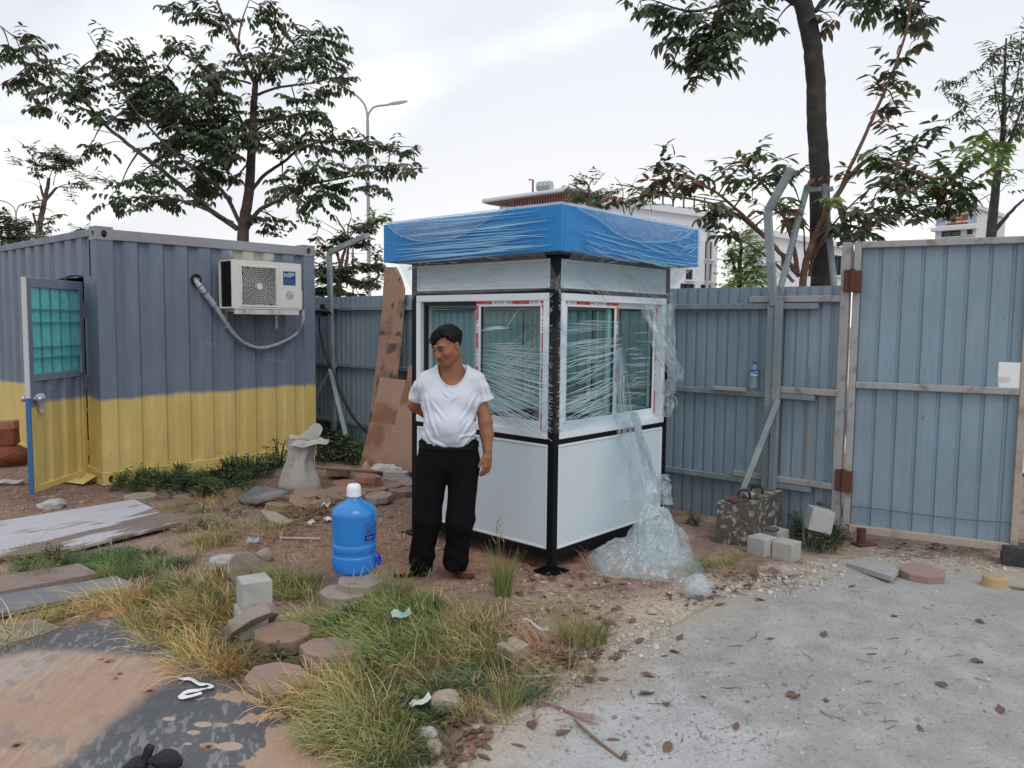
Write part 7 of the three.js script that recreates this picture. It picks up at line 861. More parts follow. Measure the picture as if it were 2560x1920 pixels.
{ // the right-hand tree with its ring of suckers
  const T5 = { ox: 1500, oy: 0, k: 2.087, depth: 8.3 };
  buildTree('broadleaf_tree', 'tall straight dark trunked tree with shoots at its foot behind the right fence', 'tree', { seed: 53, ...T5, bark: MT.grey, spread: 0.7, twig: 0.006, thick: 0.95, density: 330, len: 0.27, pairs: 4, ll: 0.15, lw: 0.058, droop: 0.75, picks: [pickDark, pickMix, pickGreen, pickBright],
    limbs: [[[1150, 2000], [1150, 1490], [1150, 1250], [1146, 1000], [1140, 800], [1130, 600], [1124, 400], [1108, 240], [1080, 100], [1055, 0], [1030, -120], 0.115, 0.095], [[1120, 60], [1240, -60], [1500, -30], [1720, 10], 0.03, 0.01], [[1060, 40], [900, -40], [700, 0], [480, 60], [300, 10], 0.035, 0.008], [[700, 10], [600, 130], [560, 260], [500, 420], 0.02, 0.006]],
    clumps: [[330, 40, 120, 45], [450, 60, 130, 50], [560, 140, 130, 70], [430, 190, 110, 60], [540, 240, 130, 60], [620, 230, 90, 50], [560, 330, 100, 50], [480, 300, 70, 40], [510, 420, 60, 40], [700, 60, 100, 50], [830, 70, 100, 60], [900, 130, 60, 40], [1190, 70, 50, 50], [1350, 20, 130, 40], [1500, 20, 130, 40], [1650, 70, 80, 60], [1570, 90, 60, 40], [1690, 130, 50, 40], [180, 5, 100, 20], [760, -20, 160, 40], [1000, -30, 90, 30], [1450, -40, 180, 30], [610, 340, 60, 40]] });
  const q = { seed: 59, ...T5, depth: 8.0, noBase: true, bark: MT.red, spread: 0.9, twig: 0.006, thick: 0.75, density: 330, len: 0.27, pairs: 4, ll: 0.15, lw: 0.056, droop: 0.6, picks: [pickMix, pickGreen, pickBright, pickDark],
    limbs: [[[1060, 1800], [1060, 1480], [1080, 1350], [1150, 1170], [1240, 1010], [1330, 890], [1400, 835], [1490, 830], [1570, 860], 0.055, 0.018], [[1265, 960], [1330, 820], [1400, 670], [1480, 490], [1545, 330], [1600, 150], [1625, 0], [1640, -80], 0.028, 0.012], [[1040, 1440], [950, 1330], [850, 1220], [720, 1100], [600, 1000], [500, 955], 0.035, 0.012], [[1030, 1420], [1000, 1240], [940, 1090], [870, 985], [735, 840], 0.035, 0.014], [[860, 1240], [700, 1110], [540, 1050], [330, 1022], [220, 1010], 0.022, 0.008], [[1090, 1400], [1180, 1220], [1300, 1080], [1425, 970], 0.022, 0.008], [[1010, 1470], [930, 1390], [830, 1310], [720, 1240], 0.025, 0.008], [[1070, 1350], [1063, 1200], [1050, 1080], 0.015, 0.006], [[1430, 840], [1600, 880], [1750, 930], [1900, 880], [2060, 740], 0.022, 0.008], [[1100, 1330], [1300, 1150], [1550, 1090], [1850, 1050], 0.02, 0.006], [[1090, 1440], [1120, 1250], [1040, 1150], 0.02, 0.008]],
    dz: [-0.3, -0.5, -0.2, 0.3, -0.4, 0.3, 0.2, 0, -0.3, 0.3, 0],
    clumps: [[300, 840, 50, 35], [360, 895, 90, 50], [450, 940, 90, 50], [320, 955, 110, 40], [230, 1005, 90, 28], [130, 1020, 60, 22], [830, 780, 60, 35, 1, 1], [760, 825, 70, 28, 1, 1], [620, 890, 80, 28, 1, 1], [700, 920, 45, 22, 1, 1], [880, 880, 100, 45, 1, 3], [960, 870, 80, 30, 1, 3], [860, 940, 80, 40, 1, 3], [780, 1000, 45, 20], [620, 1110, 90, 50, 1, 3], [650, 1180, 90, 40, 1, 3], [570, 1080, 70, 30], [820, 1085, 70, 25], [960, 1080, 80, 40, 1, 1], [1000, 1130, 70, 40], [1240, 895, 50, 30], [1150, 1040, 60, 25, 1, 2], [1660, 220, 45, 22], [1540, 290, 26, 26, 0.5, 3], [1430, 440, 50, 25], [1590, 450, 50, 35], [1545, 550, 60, 50], [1510, 630, 45, 40], [1500, 360, 20, 25, 0.5, 3], [1500, 830, 90, 50, 1, 1], [1640, 735, 90, 45, 1, 3], [1690, 680, 50, 35, 1, 3], [1570, 770, 60, 30, 1, 1], [1500, 920, 100, 55, 1, 1], [1620, 900, 90, 50, 1, 1], [1740, 900, 100, 60, 1, 1], [1850, 860, 100, 60, 1, 1], [1650, 1000, 110, 50, 1, 1], [1800, 980, 100, 60, 1, 1], [1900, 960, 90, 50, 1, 1], [1980, 800, 90, 55, 1, 2], [2080, 730, 80, 40, 1, 2], [1960, 690, 60, 30, 1, 2], [2080, 840, 70, 40, 1, 2], [1500, 1075, 140, 35, 1, 3], [1650, 1090, 130, 35, 1, 3], [1400, 1115, 110, 45, 1, 3], [1320, 1085, 70, 40, 1, 3], [1380, 1185, 100, 40, 1, 3], [1300, 1215, 80, 40, 1, 3], [1800, 1060, 110, 40, 1, 1], [1900, 1040, 80, 45, 1, 1], [1350, 1230, 110, 28, 1, 3], [1250, 1180, 60, 40, 1, 3]] };
  buildTree('sapling_shoots', 'spray of reddish shoots with broad green leaves at the foot of the tall trunk', 'shoots', q);
  // steel props round the trunk
  const P = (u, v, d) => at(1500 + u / 2.087, v / 2.087, d), props = thing('tree_prop', 'grey steel tripod propping the tall trunk behind the fence', 'tree prop', V(0, 0, 0)); const fall = (a, b) => { const k = (a.y + 0.1) / (a.y - b.y); return a.clone().lerp(b, k); };
  for (const [a, b] of [[[1082, 972, 8.05], [945, 1490, 7.7]], [[1170, 965, 8.0], [1222, 1490, 7.75]], [[1240, 1030, 8.3], [1300, 1270, 8.5]]]) { const A = P(...a), B = P(...b); part('leg', tubeGeo([A, fall(A, B)], 0.032, 10), MF.steel, props); } new MB().bar(P(1085, 992, 8.06), P(1215, 985, 8.1), 0.05, 0.03).build('collar', MF.steel, props);
}
buildTree('broadleaf_tree', 'thin leaved tall tree at the right edge above the gate', 'tree', { seed: 61, ox: 1500, oy: 0, k: 2.087, depth: 15, bark: MT.grey, spread: 1.4, twig: 0.006, thick: 0.75, density: 170, len: 0.3, pairs: 4, ll: 0.15, lw: 0.04, droop: 0.5, picks: [pickDark, pickGreen], limbs: [[[2030, 1900], [2040, 1240], [2058, 1050], [2075, 900], [2095, 780], [2105, 600], [2110, 400], [2120, 200], 0.14, 0.02], [[2050, 1220], [2120, 1130], [2190, 1060], [2260, 1000], 0.06, 0.02], [[2092, 830], [2150, 700], [2200, 560], [2240, 400], 0.05, 0.015], [[2090, 800], [2010, 680], [1920, 600], [1860, 500], 0.02, 0.006], [[2105, 620], [2160, 480], [2190, 320], [2200, 180], 0.03, 0.008], [[2105, 700], [2060, 450], [2040, 280], 0.02, 0.006], [[2060, 1000], [1900, 1090], [1700, 1200], 0.012, 0.004]], clumps: [[2100, 230, 90, 40], [2180, 220, 80, 60], [2040, 290, 80, 40], [1990, 330, 50, 30], [1860, 420, 60, 40], [1840, 490, 60, 45], [1890, 560, 80, 40], [1980, 600, 70, 40], [1900, 640, 60, 25], [2120, 330, 80, 60], [2190, 380, 60, 80], [2070, 460, 70, 45], [2020, 490, 60, 40], [2150, 540, 80, 60], [2200, 640, 60, 70], [2140, 650, 60, 50], [2180, 880, 60, 40, 0.6], [2150, 960, 50, 35, 0.6], [2200, 500, 60, 80]], bare: [[[2090, 1000], [2150, 940], [2212, 930]], [[2060, 1100], [2000, 1020], [1950, 1010]]] });
buildTree('broadleaf_tree', 'bright yellow green bushy tree just over the fence right of the booth', 'tree', { seed: 67, ox: 1500, oy: 0, k: 2.087, depth: 13, bark: MT.grey, spread: 1.0, twig: 0.006, thick: 1, density: 520, len: 0.24, pairs: 5, ll: 0.1, lw: 0.035, droop: 0.35, picks: [pickBright], limbs: [[[725, 1800], [725, 1500], [730, 1380], [738, 1260], 0.05, 0.025], [[725, 1450], [690, 1360], [680, 1300], 0.025, 0.01], [[705, 1450], [790, 1350], [840, 1280], 0.025, 0.01]], clumps: [[740, 1210, 70, 40], [700, 1280, 60, 45], [800, 1270, 80, 45], [720, 1340, 80, 55], [820, 1360, 80, 60], [690, 1400, 60, 55], [770, 1420, 90, 60], [690, 1470, 60, 45], [850, 1450, 80, 50], [740, 1490, 90, 35]] });
buildTree('broadleaf_tree', 'distant round green tree before the slatted building', 'tree', { seed: 71, ox: 1180, oy: 430, k: 3.253, depth: 27, bark: MT.far, spread: 2, twig: 0.012, thick: 1, density: 170, len: 0.5, pairs: 5, ll: 0.2, lw: 0.075, droop: 0.35, picks: [pickGreen, pickMix], limbs: [[[960, 1300], [960, 420], [960, 260], [950, 120], 0.16, 0.04], [[960, 330], [1100, 200], [1250, 130], 0.05, 0.012], [[960, 260], [850, 120], [800, 100], 0.05, 0.015], [[1290, 500], [1300, 330], [1380, 180], [1420, 150], 0.03, 0.01], [[1290, 500], [1230, 300], [1220, 120], [1160, 40], 0.03, 0.008], [[1300, 400], [1270, 200], [1350, 20], 0.02, 0.006]], clumps: [[960, 180, 110, 50], [870, 200, 70, 40], [1050, 200, 80, 50], [930, 240, 110, 40], [1040, 260, 90, 40], [780, 130, 60, 35], [920, 60, 70, 25, 0.8, 1], [1000, 40, 70, 25, 0.7, 1], [870, 50, 50, 18, 0.7, 1], [1180, 150, 70, 25, 0.7, 1], [1280, 220, 60, 30], [1400, 220, 60, 30]] });
// ---------------------------------------------------------------- beyond the fence: lamps, buildings, road
{
  const lampM = std([0.32, 0.33, 0.34], 0.5), head = std([0.6, 0.6, 0.6], 0.5);
  const lamp = (label, depth, base, top, arms, r) => { const b = at(...base, depth), t0 = at(...top, depth), t = thing('street_lamp', label, 'street lamp', V(b.x, -0.1, b.z)), L = p => p.sub(t.position); part('pole', tubeGeo([V(0, 0, 0), L(t0.clone())], [r * 1.5, r], 10), lampM, t); for (const a of arms) { const pts = a.map(([u, v]) => L(at(u, v, depth))); part('arm', tubeGeo(pts, r * 0.7, 8, 16), lampM, t); const e = pts[pts.length - 1], d = e.clone().sub(pts[pts.length - 2]).normalize(); const g = new THREE.SphereGeometry(1, 14, 8); g.scale(0.36 * r / 0.05, 0.06 * r / 0.05, 0.13 * r / 0.05); g.applyQuaternion(new THREE.Quaternion().setFromUnitVectors(V(1, 0, 0), d)); g.translate(e.x + d.x * 0.3, e.y + d.y * 0.3 + 0.02, e.z); part('lamp_head', g, head, t); } };
  lamp('tall grey double armed street lamp behind the fence left of the booth', 26, [924, 740], [919, 300], [[[919, 300], [922, 284], [935, 268], [972, 262]], [[919, 300], [914, 268], [898, 245], [866, 222]]], 0.05); lamp('far double armed street lamp at the left edge', 46, [40, 700], [40, 532], [[[40, 534], [46, 518], [62, 508], [92, 503]], [[40, 534], [34, 518], [18, 506], [-8, 499]]], 0.05);
  const pole = (label, u, v0, v1, d) => { const a = at(u, v1, d); tag(part('utility_pole', tubeGeo([V(a.x, -0.1, a.z), a], 0.05, 8), lampM), label, 'pole'); }; pole('thin grey pole before the white building right of the booth', 1773, 740, 545, 22); pole('thin grey pole behind the dark tree left of the booth', 882, 740, 610, 30);
  const wall = std([1, 1, 1], 0.85, { map: worn([0.66, 0.67, 0.69], [0.52, 0.52, 0.53], 0.6, 4, 51, 256) }), paneM = new THREE.MeshPhysicalMaterial({ color: rgb(0.03, 0.04, 0.05), roughness: 0.12 }), frameM = std([0.05, 0.05, 0.055], 0.6), slatM = std([0.22, 0.105, 0.085], 0.8), tankM = std([0.42, 0.44, 0.46], 0.3, { metalness: 0.8 });
  // facade helper: a wall from A to B (ground points) of height h with window rectangles given by photo positions
  const house = (name, label, A, B, h, deep, wins, m = wall) => { const d = B.clone().sub(A).setY(0), W = d.length(), t = Math.atan2(d.z, d.x), f = new Frame(V(A.x, -0.1, A.z), t), g = thing(name, label, 'building', f.p, -t); const holes = wins.map(([u0, v0, u1, v1]) => { const a = f.onZ(u0, v0), b = f.onZ(u1, v1); return [Math.min(a.x, b.x), Math.min(a.y, b.y), Math.max(a.x, b.x), Math.max(a.y, b.y)]; });
    const s = new THREE.Shape(); s.moveTo(0, 0); s.lineTo(W, 0); s.lineTo(W, h); s.lineTo(0, h); s.closePath(); for (const [x0, y0, x1, y1] of holes) { const p = new THREE.Path(); p.moveTo(x0, y0); p.lineTo(x0, y1); p.lineTo(x1, y1); p.lineTo(x1, y0); p.closePath(); s.holes.push(p); }
    part('wall', boxMap(new THREE.ExtrudeGeometry(s, { depth: 0.25, bevelEnabled: false }).translate(0, 0, -0.25)), m, g); new MB().box(0.25, h, deep, 0.125, h / 2, -deep / 2 - 0.25).build('wall', m, g); new MB().box(0.25, h, deep, W - 0.125, h / 2, -deep / 2 - 0.25).build('wall', m, g); new MB().box(W + 0.3, 0.3, deep + 0.5, W / 2, h + 0.12, -deep / 2).build('roof', m, g); new MB().box(W, h, 0.2, W / 2, h / 2, -deep - 0.3).build('wall', m, g);
    for (const [x0, y0, x1, y1] of holes) { const w = new THREE.Group(); w.name = 'window'; g.add(w); part('pane', new THREE.PlaneGeometry(x1 - x0, y1 - y0).translate((x0 + x1) / 2, (y0 + y1) / 2, -0.16), paneM, w); const fr = new MB(), cx = (x0 + x1) / 2, cy = (y0 + y1) / 2; fr.box(x1 - x0, 0.07, 0.08, cx, y0 + 0.035, -0.12); fr.box(x1 - x0, 0.07, 0.08, cx, y1 - 0.035, -0.12); fr.box(0.07, y1 - y0, 0.08, x0 + 0.035, cy, -0.12); fr.box(0.07, y1 - y0, 0.08, x1 - 0.035, cy, -0.12); fr.box(0.05, y1 - y0, 0.07, cx, cy, -0.12); fr.build('frame', frameM, w); new MB().box(x1 - x0 + 0.2, 0.08, 0.3, cx, y0 - 0.05, 0.06).build('sill', m, w); } return [g, f, W]; };
  const c = (x, y) => [1180 + x / 3.253, 430 + y / 3.253];
  const tank = (label, p, r, l, yaw) => { const t = thing('water_tank', label, 'water tank', p, yaw); const g = new THREE.CylinderGeometry(r, r, l, 24).rotateZ(Math.PI / 2); part('drum', g.translate(0, r + 0.12, 0), tankM, t); for (const x of [-l * 0.3, 0, l * 0.3]) part('band', new THREE.TorusGeometry(r + 0.01, 0.025, 5, 24).rotateY(Math.PI / 2).translate(x, r + 0.12, 0), lampM, t); for (const x of [-l * 0.35, l * 0.35]) part('stand', boxUV(0.05, 0.2, r * 1.5).translate(x, 0.08, 0), lampM, t); };
  { // slatted building with an overhanging rounded roof
    const L = at(...c(40, 228), 48.4), Rr = at(...c(760, 128), 43.6), d = Rr.clone().sub(L).setY(0).normalize(), far = Rr.clone().addScaledVector(d, 0.4), t = Math.atan2(d.z, d.x), f = new Frame(V(L.x, -0.1, L.z), t), W = far.clone().sub(L).setY(0).length(), y = L.y + 0.1, g = thing('slatted_building', 'building with a flat white overhanging roof and reddish slatted wall', 'building', f.p, -t);
    const s = new THREE.Shape(); s.moveTo(0.6, 0); s.quadraticCurveTo(-0.3, 0.4, 0, 2.2); s.lineTo(0, 7); s.lineTo(W, 7); s.lineTo(W, 0); s.closePath(); const rg = new THREE.ExtrudeGeometry(s, { depth: 0.1, bevelEnabled: true, bevelSize: 0.05, bevelThickness: 0.04, bevelSegments: 2 }); rg.rotateX(-Math.PI / 2); part('roof', boxMap(rg.translate(0, y - 0.12, 0)), wall, g);
    part('soffit', boxUV(W - 1, 0.06, 6.5).translate(W / 2, y - 0.22, -3.6), slatM, g);
    const x0 = f.onZ(...c(305, 220)).x; const sn = Math.floor((W - x0) / 0.2); for (let i = 0; i < sn; i++) part('slat', boxUV(0.09, 2.6, 0.12).translate(x0 + i * 0.2, y - 1.52, -0.42), slatM, g); part('wall', boxUV(W - x0, y, 0.2).translate((W + x0) / 2, y / 2 - 0.2, -0.7), slatM, g); part('column', boxUV(0.5, y - 0.4, 0.5).translate(f.onZ(...c(160, 260)).x, (y - 0.4) / 2, -1.2), wall, g); part('wall', boxUV(0.2, y - 0.4, 5).translate(x0 - 0.2, (y - 0.4) / 2, -3.6), wall, g);
    const p = f.world(f.onZ(...c(592, 120), -1.0).x, y + 0.04, -1.0); tank('steel water tank on the flat roof of the slatted building', p, 0.29, 0.9, -t + 0.25); { const q = f.world(f.onZ(...c(495, 130), -0.6).x, 0, -0.6); tag(part('vent_pipe', tubeGeo([V(q.x, y - 0.1, q.z), V(q.x, y + 0.75, q.z), V(q.x - 0.25, y + 0.75, q.z)], 0.06, 6), std([0.25, 0.09, 0.06], 0.7)), 'short red vent pipe on the roof edge of the slatted building', 'pipe'); }
  }
  { const A = at(...c(1105, 262), 38), B = at(...c(2003, 425), 43), h = A.y + 0.1; const [g, f] = house('white_building', 'white flat roofed building with narrow dark windows right of the booth roof', A, B, h, 9, [[...c(1898, 562), ...c(1952, 712)], [...c(1895, 742), ...c(1948, 888)], [...c(1740, 790), ...c(1797, 878)], [...c(1695, 905), ...c(1812, 985)], [...c(1860, 915), ...c(1945, 985)], [...c(1600, 560), ...c(1650, 700)]].filter(w => true));
    for (let i = 0; i < 7; i++) { const x = f.onZ(...c(1380 + i * 85, 330), -2).x; part('roof_post', boxUV(0.07, 1.3, 0.07).translate(x, h + 0.9, -2), frameM, g); } part('roof_rail', boxUV(9, 0.06, 0.06).translate(f.onZ(...c(1640, 400), -2).x, h + 1.5, -2), frameM, g); for (const [i, [x, yy]] of [[1560, 300], [1720, 330]].entries()) { const q = f.world(f.onZ(...c(x, yy), -3.2).x, h + 0.25, -3.2); tank(i ? 'right of two steel water tanks on the white building roof' : 'left of two steel water tanks on the white building roof', q, 0.36, 1.0, 0.2); } }
  { const C5 = (x, y) => [1500 + x / 2.087, y / 2.087]; const A = at(...C5(845, 1225), 40), B = at(...C5(1300, 1262), 47); house('white_building', 'low white building half hidden behind the reddish shoots', A, B, A.y + 0.1, 0.6, [[...C5(945, 1320), ...C5(1000, 1400)], [...C5(870, 1330), ...C5(905, 1420)], [...C5(1225, 1330), ...C5(1262, 1440)]]); }
  { const c2 = (x, y) => [2220 + x / 6.506, 480 + y / 6.506]; const A = at(...c2(785, 330), 60), B = at(...c2(1445, 330), 58); const [g, f, W] = house('white_building', 'far white building with a red advertising banner seen above the gate', A, B, A.y + 0.1, 7, [[...c2(875, 575), ...c2(1180, 715)], [...c2(1288, 552), ...c2(1375, 690)]]);
    const cv = document.createElement('canvas'); cv.width = 512; cv.height = 160; const x = cv.getContext('2d'); x.fillStyle = '#8a3f3a'; x.fillRect(0, 0, 512, 160); x.fillStyle = '#9aa7bf'; x.fillRect(0, 0, 130, 160); x.fillRect(400, 0, 112, 160); x.fillStyle = '#e2c96a'; x.font = 'bold 40px sans-serif'; x.fillText('CHUNG CƯ', 150, 54); x.fillStyle = '#f2e8dc'; x.fillText('BAT DONG SAN', 118, 112); x.fillStyle = '#d8dde6'; x.fillRect(0, 140, 512, 20); const tx = new THREE.CanvasTexture(cv); tx.colorSpace = THREE.SRGBColorSpace;
    const a = f.onZ(...c2(800, 400), 0.08), b = f.onZ(...c2(1440, 530), 0.08); part('banner', new THREE.PlaneGeometry(b.x - a.x, a.y - b.y).translate((a.x + b.x) / 2, (a.y + b.y) / 2, 0.08), new THREE.MeshStandardMaterial({ map: tx, roughness: 0.7 }), g); part('canopy', boxUV(W + 0.3, 0.25, 0.7).translate(W / 2, b.y - 0.2, 0.3), wall, g); }
  // pale road outside the gate
  { const g = boxUV(90, 0.02, 40).translate(2, -0.085, -24.5); const m = part('road', g, std([1, 1, 1], 0.9, { map: worn([0.5, 0.49, 0.47], [0.4, 0.39, 0.37], 0.7, 6, 61) })); m.position.set(FP.x, 0, FP.z); m.rotation.y = -FT; tag(m, 'pale concrete road outside the fence', 'road', null, 'structure'); }
  { const p = at(2474, 938, 10.5), t = thing('stone_table', 'pale round stone table outside, glimpsed through the hole in the gate', 'table', V(p.x, -0.075, p.z)); part('top', new THREE.CylinderGeometry(0.24, 0.24, 0.08, 24).translate(0, p.y + 0.03, 0), std([0.55, 0.52, 0.48], 0.8), t); part('leg', new THREE.CylinderGeometry(0.11, 0.15, p.y, 16).translate(0, p.y / 2, 0), std([0.5, 0.47, 0.43], 0.8), t); }
}
// ---------------------------------------------------------------- grass, weeds, dry leaves, grit
{
  const tint = (R, c, k = 0.35) => { const q = 1 - k / 2 + k * R(); return [c[0] * q, c[1] * q * (0.94 + 0.12 * R()), c[2] * q]; };
  function tuft(seed, o) {   // a clump of blades growing from one spot, each bending outward
    const R = rng(seed), p = [], c = [], idx = [];
    for (let i = 0; i < o.n; i++) { const a = R() * 6.283, r = Math.sqrt(R()) * o.r, x = Math.cos(a) * r, z = Math.sin(a) * r, len = o.len * (0.45 + 0.75 * R()), lean = o.lean * (0.35 + 0.9 * R()), dir = a + (R() - 0.5) * 3.2 + (o.comb ?? 0), w = o.w * (0.7 + 0.6 * R()), col = tint(R, o.cols[Math.floor(R() * o.cols.length)]), S = 4, tw = R() * 3.1; const bend = o.bend * (0.6 + 0.8 * R());
      let px = x, py = -0.01, pz = z, th = lean; const b = p.length / 3; for (let k = 0; k <= S; k++) { const ww = w * (1 - Math.pow(k / S, 1.6)) * 0.5 + 0.0003, sx = Math.cos(dir + 1.57 + tw * 0.15 * k), sz = Math.sin(dir + 1.57 + tw * 0.15 * k); p.push(px - sx * ww, py, pz - sz * ww, px + sx * ww, py + 0.0008, pz + sz * ww); c.push(...col, ...col); const st = len / S; px += Math.cos(dir) * Math.sin(th) * st; pz += Math.sin(dir) * Math.sin(th) * st; py += Math.cos(th) * st; if (py < 0.012) py = 0.012 + 0.006 * R(); th = Math.min(2.3, th + bend / S); }
      for (let k = 0; k < S; k++) { const q = b + k * 2; idx.push(q, q + 1, q + 2, q + 1, q + 3, q + 2); } }
    if (o.heads) for (let i = 0; i < o.heads; i++) { const a = R() * 6.283, h = o.len * (1.0 + 0.5 * R()), lx = (R() - 0.5) * 0.12, lz = (R() - 0.5) * 0.12, col = tint(R, [0.33, 0.28, 0.16]); const strip = (A, B, w) => { const b = p.length / 3, n = V(B.z - A.z, 0, A.x - B.x); if (n.lengthSq() < 1e-8) n.set(1, 0, 0); n.normalize().multiplyScalar(w); p.push(A.x - n.x, A.y, A.z - n.z, A.x + n.x, A.y, A.z + n.z, B.x - n.x * 0.5, B.y, B.z - n.z * 0.5, B.x + n.x * 0.5, B.y, B.z + n.z * 0.5); for (let q = 0; q < 4; q++) c.push(...col); idx.push(b, b + 1, b + 2, b + 1, b + 3, b + 2); }; const T = V(lx, h, lz); strip(V(lx * 0.2, 0, lz * 0.2), T, 0.0016); for (let q = 0; q < 3; q++) { const e = a + q * 2.1; strip(T, T.clone().add(V(Math.cos(e) * 0.045, 0.05, Math.sin(e) * 0.045)), 0.0026); } }
    const g = new THREE.BufferGeometry(); g.setAttribute('position', new THREE.BufferAttribute(new Float32Array(p), 3)); g.setAttribute('color', new THREE.BufferAttribute(new Float32Array(c), 3)); g.setIndex(idx); g.computeVertexNormals(); return g; }
  const dryC = [[0.50, 0.395, 0.19], [0.40, 0.32, 0.14], [0.58, 0.48, 0.28], [0.33, 0.29, 0.10], [0.42, 0.28, 0.14]], mixC = [[0.34, 0.30, 0.12], [0.24, 0.26, 0.085], [0.40, 0.335, 0.16], [0.17, 0.23, 0.07]], greenC = [[0.16, 0.23, 0.075], [0.21, 0.27, 0.10], [0.125, 0.19, 0.065], [0.29, 0.29, 0.13]], matC = [[0.11, 0.18, 0.085], [0.15, 0.21, 0.10], [0.21, 0.24, 0.12], [0.10, 0.14, 0.07]], strawC = [[0.40, 0.28, 0.15], [0.34, 0.21, 0.12], [0.44, 0.34, 0.2]];
  const grassM = new THREE.MeshPhysicalMaterial({ vertexColors: true, roughness: 0.75, transmission: 0.25, thickness: 0, side: THREE.DoubleSide, specularIntensity: 0.4 });
  const kinds = {
    dry: ['grass', 'long dry straw coloured grass sprawling between the paving stones and the black sheet', [0, 1, 2, 3].map(i => tuft(100 + i, { n: 50, r: 0.08, len: 0.18, lean: 0.75, bend: 1.5, w: 0.0036, cols: i < 2 ? dryC : mixC, comb: 0 })), 0.16],
    mix: ['grass', 'half green half dry grass tufts round the cubes and the jar', [0, 1, 2].map(i => tuft(120 + i, { n: 48, r: 0.065, len: 0.145, lean: 0.5, bend: 1.2, w: 0.0036, cols: mixC, heads: i })), 0.14],
    green: ['grass', 'fresh green grass patches among the dry grass', [0, 1, 2].map(i => tuft(140 + i, { n: 70, r: 0.075, len: 0.125, lean: 0.6, bend: 1.1, w: 0.0036, cols: i ? greenC : matC })), 0.12],
    mat: ['grass', 'low matted green grass over the left ground and by the pavement edge', [0, 1, 2].map(i => tuft(160 + i, { n: 95, r: 0.1, len: 0.085, lean: 0.8, bend: 1.4, w: 0.0032, cols: matC })), 0.1],
    straw: ['straw', 'withered brown straw strewn flat on the earth', [0, 1, 2].map(i => tuft(180 + i, { n: 40, r: 0.12, len: 0.2, lean: 1.25, bend: 0.5, w: 0.0034, cols: strawC })), 0.1],
  };
  const places = {   // photo centre, half sizes, count, size
    dry: [[250, 1540, 150, 45, 34, 1.05], [120, 1600, 120, 50, 26, 1.05], [330, 1510, 80, 40, 14], [40, 1640, 60, 30, 8], [480, 1600, 100, 60, 30], [540, 1660, 110, 70, 40, 1.1], [620, 1720, 110, 70, 34, 1.1], [700, 1760, 120, 80, 36, 1.1], [800, 1790, 110, 80, 34, 1.1], [880, 1690, 120, 60, 44, 1.05], [850, 1850, 90, 50, 26], [940, 1840, 70, 60, 22], [980, 1610, 110, 60, 34], [900, 1600, 90, 60, 30], [1050, 1560, 90, 50, 22], [1150, 1600, 90, 40, 20], [780, 1540, 100, 40, 18], [560, 1490, 90, 40, 14, 0.8], [450, 1450, 120, 40, 18, 0.8], [660, 1450, 90, 30, 12, 0.8], [1450, 1600, 70, 22, 10, 0.75], [560, 1320, 110, 30, 18, 0.6], [1480, 1590, 50, 20, 8, 0.7], [930, 1900, 80, 40, 22]],
    mix: [[720, 1460, 60, 40, 16], [940, 1500, 90, 30, 20, 1.0], [1010, 1520, 60, 40, 16, 1.05], [500, 1520, 120, 60, 38], [420, 1540, 110, 50, 30], [620, 1600, 70, 60, 14], [480, 1380, 90, 35, 18, 0.8], [560, 1290, 120, 30, 14, 0.75], [690, 1310, 60, 20, 6, 0.7], [1180, 1640, 80, 40, 16], [350, 1450, 110, 40, 16, 0.8], [1060, 1620, 60, 40, 12], [1100, 1470, 40, 14, 4], [1460, 1595, 70, 20, 10, 0.8], [1790, 1420, 70, 20, 12, 0.6], [1850, 1405, 60, 15, 8, 0.5], [1200, 1800, 50, 40, 6, 0.9], [760, 1600, 60, 40, 10], [870, 1540, 70, 30, 12]],
    green: [[470, 1500, 80, 40, 16], [560, 1560, 40, 40, 10], [730, 1470, 50, 25, 8], [920, 1510, 50, 20, 8], [1060, 1540, 40, 30, 10], [390, 1420, 90, 35, 16], [640, 1640, 40, 20, 4], [1010, 1620, 50, 40, 10], [120, 1420, 60, 30, 10], [900, 1650, 70, 40, 8], [1720, 1430, 30, 15, 4, 0.8]],
    mat: [[110, 1400, 110, 40, 34], [60, 1360, 60, 30, 12], [300, 1410, 100, 35, 34], [400, 1440, 80, 35, 22], [1000, 1800, 70, 60, 34], [1050, 1850, 70, 60, 30], [980, 1880, 60, 40, 18], [1080, 1760, 50, 40, 14], [1150, 1690, 80, 30, 14], [1240, 1700, 50, 20, 8], [1320, 1720, 60, 30, 10], [180, 1360, 60, 20, 10]],
    straw: [[560, 1250, 120, 25, 12], [640, 1330, 100, 25, 14], [1180, 1560, 90, 40, 18], [1250, 1600, 90, 50, 16], [1360, 1640, 70, 30, 12], [1830, 1440, 110, 25, 18, 0.7], [1760, 1470, 70, 25, 12, 0.7], [1400, 1690, 60, 20, 6], [1080, 1700, 100, 60, 16], [80, 1430, 110, 40, 18], [400, 1300, 70, 30, 8], [1330, 1520, 120, 30, 6], [480, 1260, 80, 20, 10], [850, 1660, 150, 80, 30], [600, 1640, 140, 80, 30], [400, 1560, 140, 40, 14], [1540, 1440, 90, 30, 8, 0.8], [740, 1272, 60, 18, 40]],
  };
  const boxes = []; scene.updateMatrixWorld(true); for (const o of scene.children) if (/^(paving_stone|concrete_cube|water_jar|plank|brick|board|stone|person)/.test(o.name)) { const b = new THREE.Box3().setFromObject(o); boxes.push([(b.min.x + b.max.x) / 2, (b.min.z + b.max.z) / 2, Math.max(b.max.x - b.min.x, b.max.z - b.min.z) / 2, /^(plank|board)/.test(o.name) ? b : null]); }
